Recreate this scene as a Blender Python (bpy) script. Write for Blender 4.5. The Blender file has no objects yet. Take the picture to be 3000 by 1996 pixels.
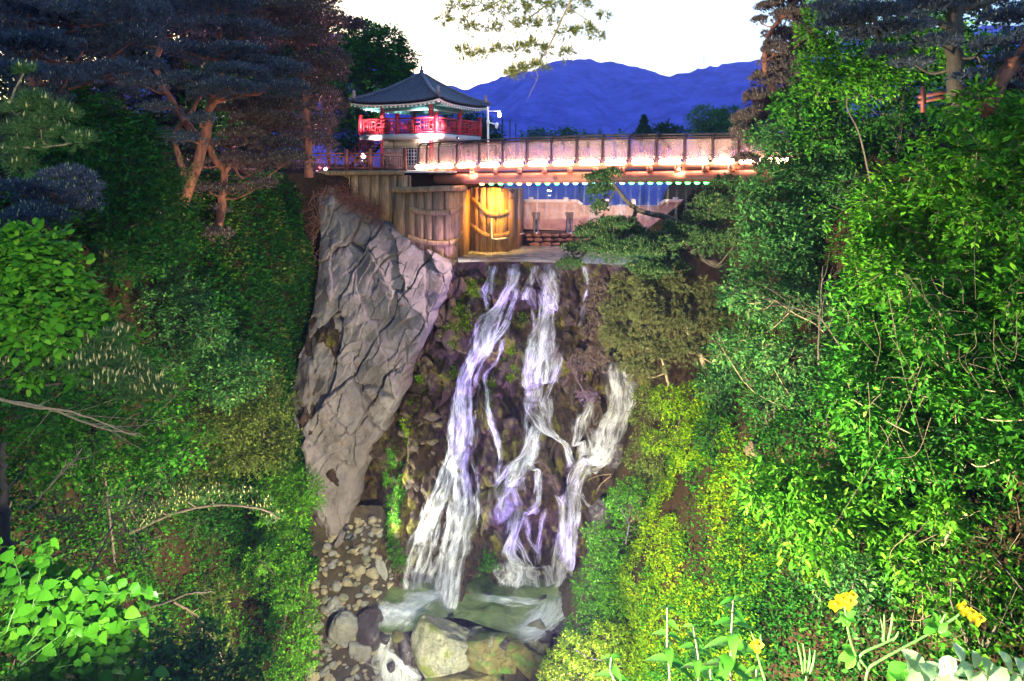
import bpy, math, random
import numpy as np
from mathutils import Matrix, Vector
R = math.radians
random.seed(7)
scene = bpy.context.scene
COL = scene.collection

# ------------------------------------------------------------------ camera
FPX, IW, IH, HOR, K, PITCH = 2000.0, 3000.0, 1996.0, 480.0, 1.2, R(3.0)
SHIFT = (HOR - IH / 2 + FPX * math.tan(PITCH)) / IW
cam_d = bpy.data.cameras.new('camera')
cam = bpy.data.objects.new('camera', cam_d)
COL.objects.link(cam)
cam.location = (0, 0, 0)
cam.rotation_euler = (R(90) - PITCH, 0, 0)
cam_d.sensor_width = 36.0
cam_d.lens = 36.0 * FPX / IW
cam_d.shift_y = SHIFT
cam_d.clip_start = 0.05
cam_d.clip_end = 12000
scene.camera = cam

# ------------------------------------------------------------------ sky, sun, exposure
SUN_EL, SUN_AZ = R(4.0), R(-22.0)          # dusk: sun just behind the ridge, beyond the pavilion
world = bpy.data.worlds.new('World')
scene.world = world
world.use_nodes = True
wn = world.node_tree
sky = wn.nodes.new('ShaderNodeTexSky')
sky.sky_type = 'NISHITA'
sky.sun_disc = False
sky.sun_elevation = SUN_EL
sky.sun_rotation = SUN_AZ
sky.air_density = 1.0
sky.dust_density = 2.0
sky.ozone_density = 3.0
wn.links.new(sky.outputs[0], wn.nodes['Background'].inputs[0])
wn.nodes['Background'].inputs[1].default_value = 0.15
sun_d = bpy.data.lights.new('sun', 'SUN')
sun_d.energy = 0.5
sun_d.angle = R(12)
sun_d.color = (1.0, 0.86, 0.78)
sun = bpy.data.objects.new('sun', sun_d)
COL.objects.link(sun)
_sd = Vector((math.sin(SUN_AZ) * math.cos(SUN_EL), math.cos(SUN_AZ) * math.cos(SUN_EL), math.sin(SUN_EL)))
sun.rotation_euler = (-_sd).to_track_quat('-Z', 'Y').to_euler()
vs = scene.view_settings
vs.view_transform = 'Standard'
vs.look = 'None'
vs.exposure = 3.1
vs.gamma = 1.0
vs.use_curve_mapping = False
scene.cycles.use_denoising = True
scene.cycles.max_bounces = 6
scene.cycles.diffuse_bounces = 2
scene.cycles.glossy_bounces = 2
scene.cycles.transmission_bounces = 4
scene.cycles.transparent_max_bounces = 12
scene.cycles.volume_bounces = 0
scene.cycles.sample_clamp_indirect = 5.0
scene.cycles.use_light_tree = True
scene.cycles.use_adaptive_sampling = True
scene.cycles.adaptive_threshold = 0.02

# ------------------------------------------------------------------ helpers
def ray(px, py):
    """direction of a photograph pixel for one metre of depth along +Y"""
    v = (IH / 2 + IW * SHIFT - py) / FPX
    c, s = math.cos(PITCH), math.sin(PITCH)
    dz = (v * c - s) / (c + v * s)
    return (px - IW / 2) / FPX * (c - dz * s), dz

def P(px, py, Y):
    dx, dz = ray(px, py)
    return np.array((dx * Y * K, Y * K, dz * Y * K))

def D(x, y, z):
    return np.array((x * K, y * K, z * K))

def unit(v):
    v = np.asarray(v, float)
    return v / np.maximum(np.linalg.norm(v, axis=-1, keepdims=True), 1e-9)

def smooth_path(pts, n=24):
    """Catmull-Rom through control points (any number of columns)"""
    p = np.asarray(pts, float)
    if len(p) == 2:
        t = np.linspace(0, 1, n)[:, None]
        return p[0] * (1 - t) + p[1] * t
    q = np.vstack((2 * p[0] - p[1], p, 2 * p[-1] - p[-2]))
    t = np.linspace(0, len(p) - 1 - 1e-6, n)
    i = t.astype(int)
    f = (t - i)[:, None]
    a, b, c, d = q[i], q[i + 1], q[i + 2], q[i + 3]
    return 0.5 * (2 * b + (c - a) * f + (2 * a - 5 * b + 4 * c - d) * f ** 2 + (3 * b - a - 3 * c + d) * f ** 3)

def _hash(ix, iy, iz):
    n = (ix * 374761393 + iy * 668265263 + iz * 2147483647) & 0xffffffff
    n = ((n ^ (n >> 13)) * 1274126177) & 0xffffffff
    return ((n ^ (n >> 16)) & 0xffff) / 65535.0

def vnoise(x, y, z=0.0):
    x, y, z = np.broadcast_arrays(np.asarray(x, float), np.asarray(y, float), np.asarray(z, float))
    ix, iy, iz = np.floor(x).astype(np.int64), np.floor(y).astype(np.int64), np.floor(z).astype(np.int64)
    fx, fy, fz = x - ix, y - iy, z - iz
    fx, fy, fz = fx * fx * (3 - 2 * fx), fy * fy * (3 - 2 * fy), fz * fz * (3 - 2 * fz)
    r = 0
    for a in (0, 1):
        for b in (0, 1):
            for c in (0, 1):
                w = (fx if a else 1 - fx) * (fy if b else 1 - fy) * (fz if c else 1 - fz)
                r = r + w * _hash(ix + a, iy + b, iz + c)
    return r * 2 - 1

def fbm(x, y, z=0.0, o=4):
    r, a = 0, 0.5
    x, y, z = np.asarray(x, float), np.asarray(y, float), np.asarray(z, float)
    for k in range(o):
        r = r + a * vnoise(x + 17.3 * k, y + 5.1 * k, z + 9.7 * k)
        x, y, z, a = x * 2.03, y * 2.03, z * 2.03, a * 0.5
    return r

class Facets:
    """Voronoi facets on a jittered grid, each with its own tilt and step: broken rock relief"""
    def __init__(self, seed, size, stretch=(1, 1), rot=0.0, tilt=0.4, step=0.2):
        self.s, self.seed, self.tilt, self.step = size, seed, tilt, step
        c, s = math.cos(rot), math.sin(rot)
        self.m = np.array(((c, s), (-s, c))) * np.array(stretch)[:, None] / size
    def __call__(self, x, y):
        x, y = np.asarray(x, float), np.asarray(y, float)
        q = np.stack((x, y), -1) @ self.m.T
        ip = np.floor(q).astype(np.int64)
        f1 = np.full(x.shape, 9.0); f2 = f1.copy(); h = np.zeros(x.shape)
        sd = self.seed
        for a in (-1, 0, 1):
            for b in (-1, 0, 1):
                cx, cy = ip[..., 0] + a, ip[..., 1] + b
                r = [_hash(cx, cy, np.full_like(cx, sd * 31 + k)) for k in range(5)]
                dx, dy = q[..., 0] - cx - r[0], q[..., 1] - cy - r[1]
                d = np.hypot(dx, dy)
                v = (r[2] * 2 - 1) * self.step + np.clip(((r[3] * 2 - 1) * dx + (r[4] * 2 - 1) * dy) * self.tilt * 1.7 * self.s, -0.5, 0.5)
                near = d < f1
                f2 = np.where(near, f1, np.minimum(f2, d)); h = np.where(near, v, h); f1 = np.where(near, d, f1)
        return h, (f2 - f1) * self.s

class Geo:
    """collects triangles; one Geo becomes one mesh"""
    def __init__(self):
        self.v, self.f, self.n = [], [], 0
    def add(self, v, f):
        v = np.asarray(v, float).reshape(-1, 3)
        f = np.asarray(f, np.int64)
        if f.ndim == 2 and f.shape[1] == 4:
            f = np.vstack((f[:, [0, 1, 2]], f[:, [0, 2, 3]]))
        self.v.append(v); self.f.append(f.reshape(-1, 3) + self.n); self.n += len(v)
        return self
    def box(self, c, s, rz=0.0, m=None):
        x, y, z = np.asarray(s, float) / 2
        v = np.array([(a * x, b * y, d * z) for a in (-1, 1) for b in (-1, 1) for d in (-1, 1)])
        if rz:
            cc, ss = math.cos(rz), math.sin(rz)
            v = v @ np.array(((cc, ss, 0), (-ss, cc, 0), (0, 0, 1)))
        if m is not None:
            v = v @ np.asarray(m).T
        return self.add(v + np.asarray(c), [(0, 1, 3, 2), (4, 6, 7, 5), (0, 4, 5, 1), (2, 3, 7, 6), (0, 2, 6, 4), (1, 5, 7, 3)])
    def bar(self, a, b, w, h=None, up=(0, 0, 1)):
        a, b = np.asarray(a, float), np.asarray(b, float)
        h = w if h is None else h
        d = b - a
        l = np.linalg.norm(d)
        d = d / max(l, 1e-9)
        up = np.asarray(up, float)
        if abs(d @ up) > 0.95:
            up = np.array((0, 1, 0))
        s = unit(np.cross(d, up)); u = np.cross(s, d)
        return self.box((a + b) / 2, (l, w, h), m=np.stack((d, s, u), 1))
    def tube(self, path, rad, k=7, cap=True):
        p = np.asarray(path, float)
        n = len(p)
        r = np.broadcast_to(np.asarray(rad, float), (n,))
        t = unit(np.gradient(p, axis=0))
        ref = np.array((0, 0, 1.0)) if abs(t[:, 2]).mean() < 0.8 else np.array((1.0, 0, 0))
        s = unit(np.cross(t, ref)); u = np.cross(s, t)
        a = np.linspace(0, 2 * math.pi, k, endpoint=False)
        v = p[:, None] + r[:, None, None] * (np.cos(a)[None, :, None] * s[:, None] + np.sin(a)[None, :, None] * u[:, None])
        i = np.arange(n - 1)[:, None] * k
        j = np.arange(k)[None]; j2 = (j + 1) % k
        f = np.stack((i + j, i + j2, i + k + j2, i + k + j), -1).reshape(-1, 4)
        self.add(v.reshape(-1, 3), f)
        if cap:
            for e, o in ((0, 1), (n - 1, -1)):
                self.add(np.vstack((v[e], p[e])), [(q, (q + 1) % k, k)[::o] for q in range(k)])
        return self
    def prism(self, poly, up):
        """closed polygon (n,3) extruded by vector up"""
        p = np.asarray(poly, float); n = len(p)
        v = np.vstack((p, p + np.asarray(up, float)))
        f = [(i, (i + 1) % n, n + (i + 1) % n, n + i) for i in range(n)]
        self.add(v, f)
        c0 = p.mean(0)
        self.add(np.vstack((p, c0)), [(i, (i + 1) % n, n) for i in range(n)])
        self.add(np.vstack((p + np.asarray(up), c0 + np.asarray(up))), [(i, (i + 1) % n, n) for i in range(n)])
        return self
    def lathe(self, prof, c=(0, 0, 0), k=14):
        a = np.linspace(0, 2 * math.pi, k, endpoint=False)
        pr = np.asarray(prof, float)
        v = np.stack((pr[:, 0, None] * np.cos(a), pr[:, 0, None] * np.sin(a), np.repeat(pr[:, 1, None], k, 1)), -1)
        n = len(pr)
        i = np.arange(n - 1)[:, None] * k; j = np.arange(k)[None]; j2 = (j + 1) % k
        return self.add(v.reshape(-1, 3) + np.asarray(c), np.stack((i + j, i + j2, i + k + j2, i + k + j), -1).reshape(-1, 4))
    def grid(self, V):
        V = np.asarray(V, float); a, b = V.shape[:2]
        i = np.arange(a - 1)[:, None] * b + np.arange(b - 1)[None]
        return self.add(V.reshape(-1, 3), np.stack((i, i + 1, i + b + 1, i + b), -1).reshape(-1, 4))
    def leaves(self, Pp, Dd, N, L, W, st=((0.45, 1.0),), fold=0.15, curl=0.12):
        """one leaf per row: base, pairs of edge points, tip"""
        n = len(Pp)
        if n == 0:
            return self
        Dd = unit(Dd); S = unit(np.cross(Dd, N)); N = np.cross(S, Dd)
        L = np.broadcast_to(L, (n,))[:, None]; W = np.broadcast_to(W, (n,))[:, None]
        cols = [Pp]
        for u, w in st:
            m = Pp + Dd * L * u - N * L * curl * u * u
            cols += [m + S * W * 0.5 * w + N * W * fold, m - S * W * 0.5 * w + N * W * fold]
        cols.append(Pp + Dd * L - N * L * curl)
        v = np.stack(cols, 1); k = v.shape[1]; m = len(st)
        f = [(0, 1, k - 1), (0, k - 1, 2)] if m == 1 else [(0, 2, 1)]
        if m > 1:
            for q in range(m - 1):
                a = 1 + 2 * q
                f += [(a, a + 1, a + 3), (a, a + 3, a + 2)]
            f.append((k - 3, k - 2, k - 1))
        f = (np.arange(n)[:, None, None] * k + np.array(f)[None]).reshape(-1, 3)
        return self.add(v.reshape(-1, 3), f)
    def mesh(self, name, smooth=False):
        me = bpy.data.meshes.new(name)
        V = np.vstack(self.v).astype(np.float32); F = np.vstack(self.f).astype(np.int32)
        me.vertices.add(len(V)); me.vertices.foreach_set('co', V.ravel())
        me.loops.add(F.size); me.loops.foreach_set('vertex_index', F.ravel())
        me.polygons.add(len(F)); me.polygons.foreach_set('loop_start', np.arange(0, F.size, 3, dtype=np.int32))
        me.update(calc_edges=True)
        if smooth:
            me.shade_smooth()
        return me

def tag(o, label=None, cat=None, group=None, kind=None):
    if label: o['label'] = label
    if cat: o['category'] = cat
    if group: o['group'] = group
    if kind: o['kind'] = kind
    return o

def thing(name, label, cat, loc=(0, 0, 0), group=None, rz=0.0):
    o = bpy.data.objects.new(name, None)
    o.empty_display_size = 0.3
    COL.objects.link(o)
    o.location = loc
    o.rotation_euler = (0, 0, rz)
    return tag(o, label, cat, group)

def obj(name, geo, mat, parent=None, smooth=False, local=False, kind=None):
    """geo in world coordinates (or in the parent's own when local)"""
    me = geo.mesh(name, smooth) if isinstance(geo, Geo) else geo
    o = bpy.data.objects.new(name, me)
    COL.objects.link(o)
    if mat is not None and not me.materials:
        me.materials.append(mat)
    if parent is not None:
        o.parent = parent
        if not local and parent.parent is None:
            o.matrix_parent_inverse = Matrix.LocRotScale(parent.location, parent.rotation_euler, parent.scale).inverted()
    if kind:
        o['kind'] = kind
    return o

def dup(root, loc=None, rz=0.0, sc=1.0, label=None):
    r = root.copy(); COL.objects.link(r)
    if loc is not None: r.location = loc
    r.rotation_euler = (0, 0, rz); r.scale = (sc, sc, sc) if np.isscalar(sc) else sc
    if label: r['label'] = label
    for ch in root.children:
        c = ch.copy(); COL.objects.link(c); c.parent = r; c.matrix_parent_inverse = ch.matrix_parent_inverse
        for g in ch.children:
            e = g.copy(); COL.objects.link(e); e.parent = c; e.matrix_parent_inverse = g.matrix_parent_inverse
    return r

# ------------------------------------------------------------------ materials
class NT:
    def __init__(self, name):
        self.m = bpy.data.materials.new(name)
        self.m.use_nodes = True
        self.t = self.m.node_tree
        self.b = self.t.nodes['Principled BSDF']
        self.out = self.t.nodes['Material Output']
    def n(self, typ, **kw):
        x = self.t.nodes.new(typ)
        for k, v in kw.items():
            if hasattr(x, k): setattr(x, k, v)
            else: x.inputs[k].default_value = v
        return x
    def l(self, a, b):
        self.t.links.new(a, b)
    def coord(self, kind='Object', scale=(1, 1, 1), rot=(0, 0, 0)):
        t = self.n('ShaderNodeTexCoord'); m = self.n('ShaderNodeMapping')
        m.inputs['Scale'].default_value = scale; m.inputs['Rotation'].default_value = rot
        self.l(t.outputs[kind], m.inputs[0]); return m.outputs[0]
    def noise(self, co, scale=5, detail=4, rough=0.55, dist=0.0):
        x = self.n('ShaderNodeTexNoise', Scale=scale, Detail=detail, Roughness=rough, Distortion=dist)
        if co is not None: self.l(co, x.inputs['Vector'])
        return x.outputs[0]
    def ramp(self, fac, stops):
        x = self.n('ShaderNodeValToRGB'); e = x.color_ramp.elements
        while len(e) < len(stops): e.new(0.5)
        for q, (p, c) in zip(e, stops):
            q.position = p; q.color = (*c, 1) if len(c) == 3 else c
        self.l(fac, x.inputs[0]); return x.outputs[0]
    def mix(self, fac, a, b, mode='MIX'):
        x = self.n('ShaderNodeMix', data_type='RGBA', blend_type=mode)
        for s, v in ((x.inputs[0], fac), (x.inputs[6], a), (x.inputs[7], b)):
            if isinstance(v, (int, float)): s.default_value = v
            elif isinstance(v, tuple): s.default_value = (*v, 1) if len(v) == 3 else v
            else: self.l(v, s)
        return x.outputs[2]
    def math(self, op, a, b=0.0, clamp=False):
        x = self.n('ShaderNodeMath', operation=op, use_clamp=clamp)
        for s, v in ((x.inputs[0], a), (x.inputs[1], b)):
            if isinstance(v, (int, float)): s.default_value = v
            else: self.l(v, s)
        return x.outputs[0]
    def bump(self, h, strength=0.4, dist=0.05):
        x = self.n('ShaderNodeBump', Strength=strength, Distance=dist)
        self.l(h, x.inputs['Height']); self.l(x.outputs[0], self.b.inputs['Normal'])
    def col(self, c):
        if isinstance(c, tuple): self.b.inputs['Base Color'].default_value = (*c, 1)
        else: self.l(c, self.b.inputs['Base Color'])
    def set(self, rough=None, metal=None, spec=None):
        if rough is not None: self.b.inputs['Roughness'].default_value = rough
        if metal is not None: self.b.inputs['Metallic'].default_value = metal
        if spec is not None: self.b.inputs['Specular IOR Level'].default_value = spec
        return self

def m_plain(name, c, rough=0.7, var=0.25, scale=6.0, metal=0.0, bump=0.15, stretch=(1, 1, 1)):
    t = NT(name)
    co = t.coord('Object', stretch)
    nz = t.noise(co, scale, 5)
    lo = tuple(max(0, x * (1 - var)) for x in c); hi = tuple(min(1, x * (1 + var)) for x in c)
    t.col(t.ramp(nz, ((0.3, lo), (0.7, hi))))
    t.set(rough, metal)
    if bump: t.bump(t.noise(co, scale * 5, 4), bump, 0.02)
    return t.m

def m_leaf(name, c1, c2, c3=None, rough=0.6, trans=0.2):
    """leaf colour varies from leaf to leaf; some light passes through"""
    t = NT(name)
    g = t.n('ShaderNodeNewGeometry')
    stops = ((0.0, c1), (0.75, c2), (1.0, c3 or c2))
    c = t.ramp(g.outputs['Random Per Island'], stops)
    t.col(c); t.set(rough, 0, 0.06)
    tr = t.n('ShaderNodeBsdfTranslucent'); t.l(c, tr.inputs[0])
    mx = t.n('ShaderNodeMixShader'); mx.inputs[0].default_value = trans
    t.l(t.b.outputs[0], mx.inputs[1]); t.l(tr.outputs[0], mx.inputs[2]); t.l(mx.outputs[0], t.out.inputs[0])
    return t.m

def m_emit(name, c, s):
    t = NT(name)
    t.b.inputs['Base Color'].default_value = (*c, 1)
    t.b.inputs['Emission Color'].default_value = (*c, 1)
    t.b.inputs['Emission Strength'].default_value = s
    return t.m

def m_rock(name, cols, scale=1.0, rough=0.75, crack=0.5, bump=0.6, stretch=(1, 1, 1), moss=None, moss_amt=0.5, rvar=0.0):
    t = NT(name)
    co = t.coord('Object', stretch)
    n1 = t.noise(co, 0.55 * scale, 6, 0.62, 0.4)
    n2 = t.noise(co, 3.0 * scale, 8, 0.65)
    c = t.ramp(n1, tuple((0.28 + 0.44 * i / (len(cols) - 1), k) for i, k in enumerate(cols)))
    d = t.ramp(n2, ((0.25, (0.45, 0.45, 0.45)), (0.65, (1, 1, 1))))
    c = t.mix(0.85, c, d, 'MULTIPLY')
    vo = t.n('ShaderNodeTexVoronoi', feature='DISTANCE_TO_EDGE', Scale=1.6 * scale)
    wv = t.n('ShaderNodeVectorMath', operation='ADD')
    nzv = t.n('ShaderNodeTexNoise', Scale=2.0 * scale, Detail=3)
    t.l(co, nzv.inputs['Vector']); t.l(co, wv.inputs[0]); t.l(nzv.outputs['Color'], wv.inputs[1])
    t.l(wv.outputs[0], vo.inputs['Vector'])
    e = t.ramp(vo.outputs[0], ((0.0, (0, 0, 0)), (0.035, (1, 1, 1))))
    if crack:
        c = t.mix(crack, c, e, 'MULTIPLY')
    if moss:
        n3 = t.noise(co, 0.8 * scale, 6, 0.7)
        k = t.ramp(n3, ((moss_amt, (0, 0, 0)), (moss_amt + 0.08, (1, 1, 1))))
        c = t.mix(k, c, moss)
    t.col(c)
    if rvar:
        rr = t.ramp(n2, ((0.3, (rough - rvar,) * 3), (0.7, (rough + rvar,) * 3)))
        t.l(rr, t.b.inputs['Roughness'])
    else:
        t.set(rough)
    h = t.math('ADD', t.noise(co, 9 * scale, 8, 0.7), t.math('MULTIPLY', e, 0.5))
    t.bump(h, bump, 0.06)
    return t.m
# ================================================================== the setting
LIP_Y, LIP_Z, SL = 30.2, -4.3, 0.57          # headwall plane: Y = LIP_Y + (z - LIP_Z) * SL  (design units, K metres each)
POOL_Z = -15.25
LAKE_Z = -2.3

def on_wall(px, py):
    """pixel -> (X, Y, z) on the headwall plane, design units"""
    dx, dz = ray(px, py)
    Y = (LIP_Y - LIP_Z * SL) / (1 - SL * dz)
    return dx * Y, Y, dz * Y

# ---- materials of the ground
def m_soil():
    t = NT('soil')
    co = t.coord('Object')
    n1 = t.noise(co, 0.5, 6, 0.65); n2 = t.noise(co, 6, 8, 0.7)
    c = t.ramp(n1, ((0.3, (0.012, 0.008, 0.004)), (0.5, (0.045, 0.026, 0.013)), (0.7, (0.018, 0.02, 0.006))))
    c = t.mix(0.8, c, t.ramp(n2, ((0.3, (0.35, 0.35, 0.35)), (0.7, (1.3, 1.2, 1.1)))), 'MULTIPLY')
    t.col(c); t.set(0.95, 0, 0.1)
    t.bump(n2, 0.9, 0.15)
    return t.m
M_SOIL = m_soil()
M_LITTER = m_plain('leaf litter', (0.16, 0.055, 0.035), 0.9, 0.6, 14, 0, 0.8)

# ---- terrain: one sheet, swept along the gorge
def lerp(x, a):
    a = np.asarray(a); return np.interp(x, a[:, 0], a[:, 1])

def floor_z(Y):
    return lerp(Y, [(-10, -20), (10, -19), (18, -17.5), (22, -16.4), (24.5, -16.0), (28, -14.5), (30, -9.5), (32, -6.4), (36, -6.2), (3000, -6.2)])

def near_z(Y):
    return lerp(Y, [(-10, -1.2), (0, -1.25), (1.6, -1.5), (2.2, -1.95), (3, -3.0), (18, -22), (30, -60), (3000, -60)])

def bank(Y, side):
    """X of the bank at heights ZB"""
    if side < 0:
        if Y < 31.6:
            g = [-400, -70, -30, -16, -12.2, -10.4, -9.7, -9.3, -9.0, -8.0, -6.4]
        else:
            sh = lerp(Y, [(31.6, -9.0), (32.6, -2.9), (36.5, -0.2), (44, -0.6), (50, -4), (60, -16), (90, -60), (300, -240), (500, -300), (3000, -300)])
            g = [-400 + min(sh, 0), min(-70, sh - 60), min(-30, sh - 25), min(-16, sh - 12), sh - 4, sh - 1.2, sh - .3, sh - .05, sh + .05, sh + .1, sh + .2]
        return np.array(g, float)
    if Y < 33:
        g = [1.9, 3.3, 5.2, 6.6, 7.9, 8.8, 9.9, 13, 26, 70, 400]
    else:
        sh = lerp(Y, [(33, 9.0), (45, 10), (60, 22), (90, 60), (300, 200), (500, 260), (3000, 300)])
        g = [sh - .6, sh - .5, sh - .3, sh - .2, sh, sh + .5, sh + 1.5, sh + 8, sh + 25, sh + 80, sh + 400]
    return np.array(g, float)
ZL = np.array([10, 9, 4.5, 1.2, 0.1, -0.45, -1.6, -4.5, -8.6, -12.7, -16.3])
ZR = np.array([-16.3, -13.9, -9.2, -6.0, -3.2, -1.2, 0.0, 1.3, 4.0, 9, 10])

def terrain_row(Y, n=9):
    xl, xr = bank(Y, -1), bank(Y, 1)
    fz = floor_z(Y)
    flat = Y > 31.6
    zl = np.where(flat, np.minimum(ZL, 0.35), ZL) if flat else ZL.copy()
    zr = ZR.copy()
    if flat:
        zl = np.array([lerp(Y, [(31, 10), (60, 4), (3000, 4)]), 3, 2.0, 0.2, -0.45, -0.45, -0.5, -2.4, -4.5, -6, -6.2])
        zr = np.array([-6.2, -6, -4.5, -3, -2.0, -1.0, 0.0, 1.0, 2.0, 3, 4])
    else:
        zl = np.maximum(zl, fz); zr = np.maximum(zr, fz)
    xs = np.concatenate((xl, np.linspace(xl[-1], xr[0], 6)[1:-1], xr))
    zs = np.concatenate((zl, np.full(4, fz), zr))
    t = np.arange(len(xs)); tt = np.linspace(0, len(xs) - 1, (len(xs) - 1) * n + 1)
    X = np.interp(tt, t, xs); Z = np.interp(tt, t, zs)
    Z = np.maximum(Z, near_z(Y)) if Y < 14 else Z
    return X, Z

def build_terrain():
    Ys = np.concatenate((np.arange(-6, 33.5, 0.55), np.arange(34, 60, 1.5), np.geomspace(62, 2600, 26)))
    rows = []
    for Y in Ys:
        X, Z = terrain_row(Y)
        a = 0.28 if Y < 31 else 0.05
        a = a * np.clip(Y / 6.0, 0.1, 1)
        dx = a * fbm(X * 0.7, Y * 0.6 + Z * 0.5, 3.0, 4) * 2.0
        dz = a * fbm(X * 0.6, Y * 0.6, Z * 0.6, 4) * 2.0
        dz = np.where(Z < -6.05, dz - 0.1, dz)
        rows.append(np.stack((X + dx, np.full_like(X, Y), Z + dz), 1))
    return np.stack(rows) * K
g = Geo().grid(build_terrain())
tag(obj('ground', g, M_SOIL, smooth=True), kind='structure')

# ---- lake behind the weir
def m_water(name, c, rough=0.06, scale=(1, 1, 1), bump=0.3, nscale=3.0):
    t = NT(name)
    co = t.coord('Object', scale)
    t.col(c); t.set(rough, 0, 0.5)
    t.bump(t.noise(co, nscale, 4, 0.6), bump, 0.05)
    return t.m
g = Geo()
lake = np.array([[-1.6, 37.9], [12, 37.9], [60, 90], [260, 500], [260, 1500], [-300, 1500], [-300, 500], [-60, 95], [-12, 62], [-1.6, 48]])
v = np.hstack((lake, np.full((len(lake), 1), LAKE_Z))) * K
c0 = np.array([[10, 200, LAKE_Z]]) * K
g.add(np.vstack((v, c0)), [(i, (i + 1) % len(v), len(v)) for i in range(len(v))])
tag(obj('lake_water', g, m_water('lake water', (0.02, 0.03, 0.05), 0.12, (1, 0.25, 1), 0.25, 1.6)), kind='structure')

# ---- mountains (a couple of kilometres away), real relief
def mountain(name, ridge, Yd, depth, seed, nx=220, ny=34, base=-3.0, amp=0.05):
    pr = np.array([(P(px, py, Yd)[0], P(px, py, Yd)[2]) for px, py in ridge])
    xs = np.linspace(pr[0, 0], pr[-1, 0], nx)
    rz = np.interp(xs, pr[:, 0], pr[:, 1])
    rz = np.convolve(np.pad(rz, 2, mode='edge'), np.ones(5) / 5, 'valid') + fbm(xs / (Yd * K) * 60, seed, 0.0, 3) * Yd * K * 0.002
    V = np.zeros((ny, nx, 3))
    sc = Yd * K
    for j in range(ny):
        t = j / (ny - 1)                       # 0 front foot .. 0.6 ridge .. 1 back foot
        h = (t / 0.6) ** 0.9 if t < 0.6 else 1 - (t - 0.6) / 0.4 * 0.9
        y = sc + (t - 0.6) * depth
        spur = fbm(xs / sc * 7.0, t * 1.6 + seed, seed, 5)
        h2 = np.clip(h + spur * 0.34 * math.sin(min(t / 0.6, 1) * math.pi), 0, 1.02)
        z = base + (rz - base) * h2
        z += fbm(xs / sc * 70, t * 22 + seed, seed + 3, 3) * sc * 0.008 * (1 if t > 0 else 0)
        V[j] = np.stack((xs * (y / sc) ** 0.0, np.full(nx, y), z), 1)
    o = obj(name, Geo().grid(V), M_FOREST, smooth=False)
    return tag(o, kind='structure')
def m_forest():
    t = NT('hazy blue forested slope')
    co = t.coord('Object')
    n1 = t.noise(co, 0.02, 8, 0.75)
    t.col(t.ramp(n1, ((0.35, (0.03, 0.033, 0.22)), (0.65, (0.13, 0.13, 0.58)))))  # blue of dusk air and haze put into the slope colour
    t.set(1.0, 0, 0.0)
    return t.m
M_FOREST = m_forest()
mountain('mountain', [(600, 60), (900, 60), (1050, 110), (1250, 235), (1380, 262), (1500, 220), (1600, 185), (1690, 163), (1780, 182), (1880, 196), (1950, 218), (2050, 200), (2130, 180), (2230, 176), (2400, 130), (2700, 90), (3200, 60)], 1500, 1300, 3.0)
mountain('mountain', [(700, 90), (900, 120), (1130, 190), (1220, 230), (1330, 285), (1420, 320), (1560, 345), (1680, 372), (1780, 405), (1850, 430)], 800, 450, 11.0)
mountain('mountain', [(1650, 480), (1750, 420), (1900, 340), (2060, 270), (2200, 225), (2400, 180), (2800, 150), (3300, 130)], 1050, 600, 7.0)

# ---- headwall relief (cliff under the falls)
_f1 = Facets(21, 1.15, (1.0, 0.5), R(14), 0.75, 0.34)
_f2 = Facets(22, 0.55, (1.0, 0.62), R(-8), 0.95, 0.17)
_f3 = Facets(23, 0.26, (1.0, 0.7), R(5), 0.9, 0.06)
def cliff_relief(x, z):
    wx = x + 0.25 * fbm(x * 1.3, z * 1.3, 1.0, 3)
    h1, e1 = _f1(wx, z); h2, e2 = _f2(wx, z); h3, e3 = _f3(x, z)
    h = 0.8 * h1 + 0.75 * h2 + 0.6 * h3 + 0.05 * fbm(x * 5, z * 5, 2.0, 4)
    h -= 0.30 * np.exp(-(e1 / 0.06) ** 2) + 0.14 * np.exp(-(e2 / 0.045) ** 2)
    ledges = 0.26 * np.sin(z * 2.2 + 1.2 * np.sin(x * 0.9)) * np.clip((-4.8 - z), 0, 1)
    return h + ledges
def cliff_point(x, z, off=0.0):
    """design-unit point on the cliff"""
    x, z = np.asarray(x, float), np.asarray(z, float)
    y = LIP_Y + (z - LIP_Z) * SL - np.clip((LIP_Z - z) * 0.8, 0, 1) * cliff_relief(x, z) - off
    return np.stack((x, y, z), -1)
M_CLIFF = m_rock('wet dark rock', ((0.012, 0.007, 0.005), (0.065, 0.034, 0.016), (0.028, 0.018, 0.015), (0.13, 0.062, 0.014)), 1.3, 0.66, 0.75, 1.0, moss=(0.10, 0.085, 0.006), moss_amt=0.53, rvar=0.22)
xs = np.linspace(-8.6, 7.4, 290); zs = np.linspace(LIP_Z, -16.6, 240)
XX, ZZ = np.meshgrid(xs, zs)
V = cliff_point(XX, ZZ)
back = V[0:1].copy(); back[..., 1] = 36.9; back[..., 2] = LIP_Z - 0.35 + 0.12 * vnoise(xs * 3, 4.0)
mid = V[0:1].copy(); mid[..., 1] += 0.5; mid[..., 2] = LIP_Z - 0.12 + 0.06 * vnoise(xs * 2, 9.0)
M_CLIFF.node_tree.nodes['Principled BSDF'].inputs['Specular IOR Level'].default_value = 0.3
cliff = obj('cliff', Geo().grid(np.concatenate((back, mid, V)) * K), M_CLIFF)
tag(cliff, 'wet dark brown rock cliff that the waterfall runs down', 'cliff')

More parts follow.
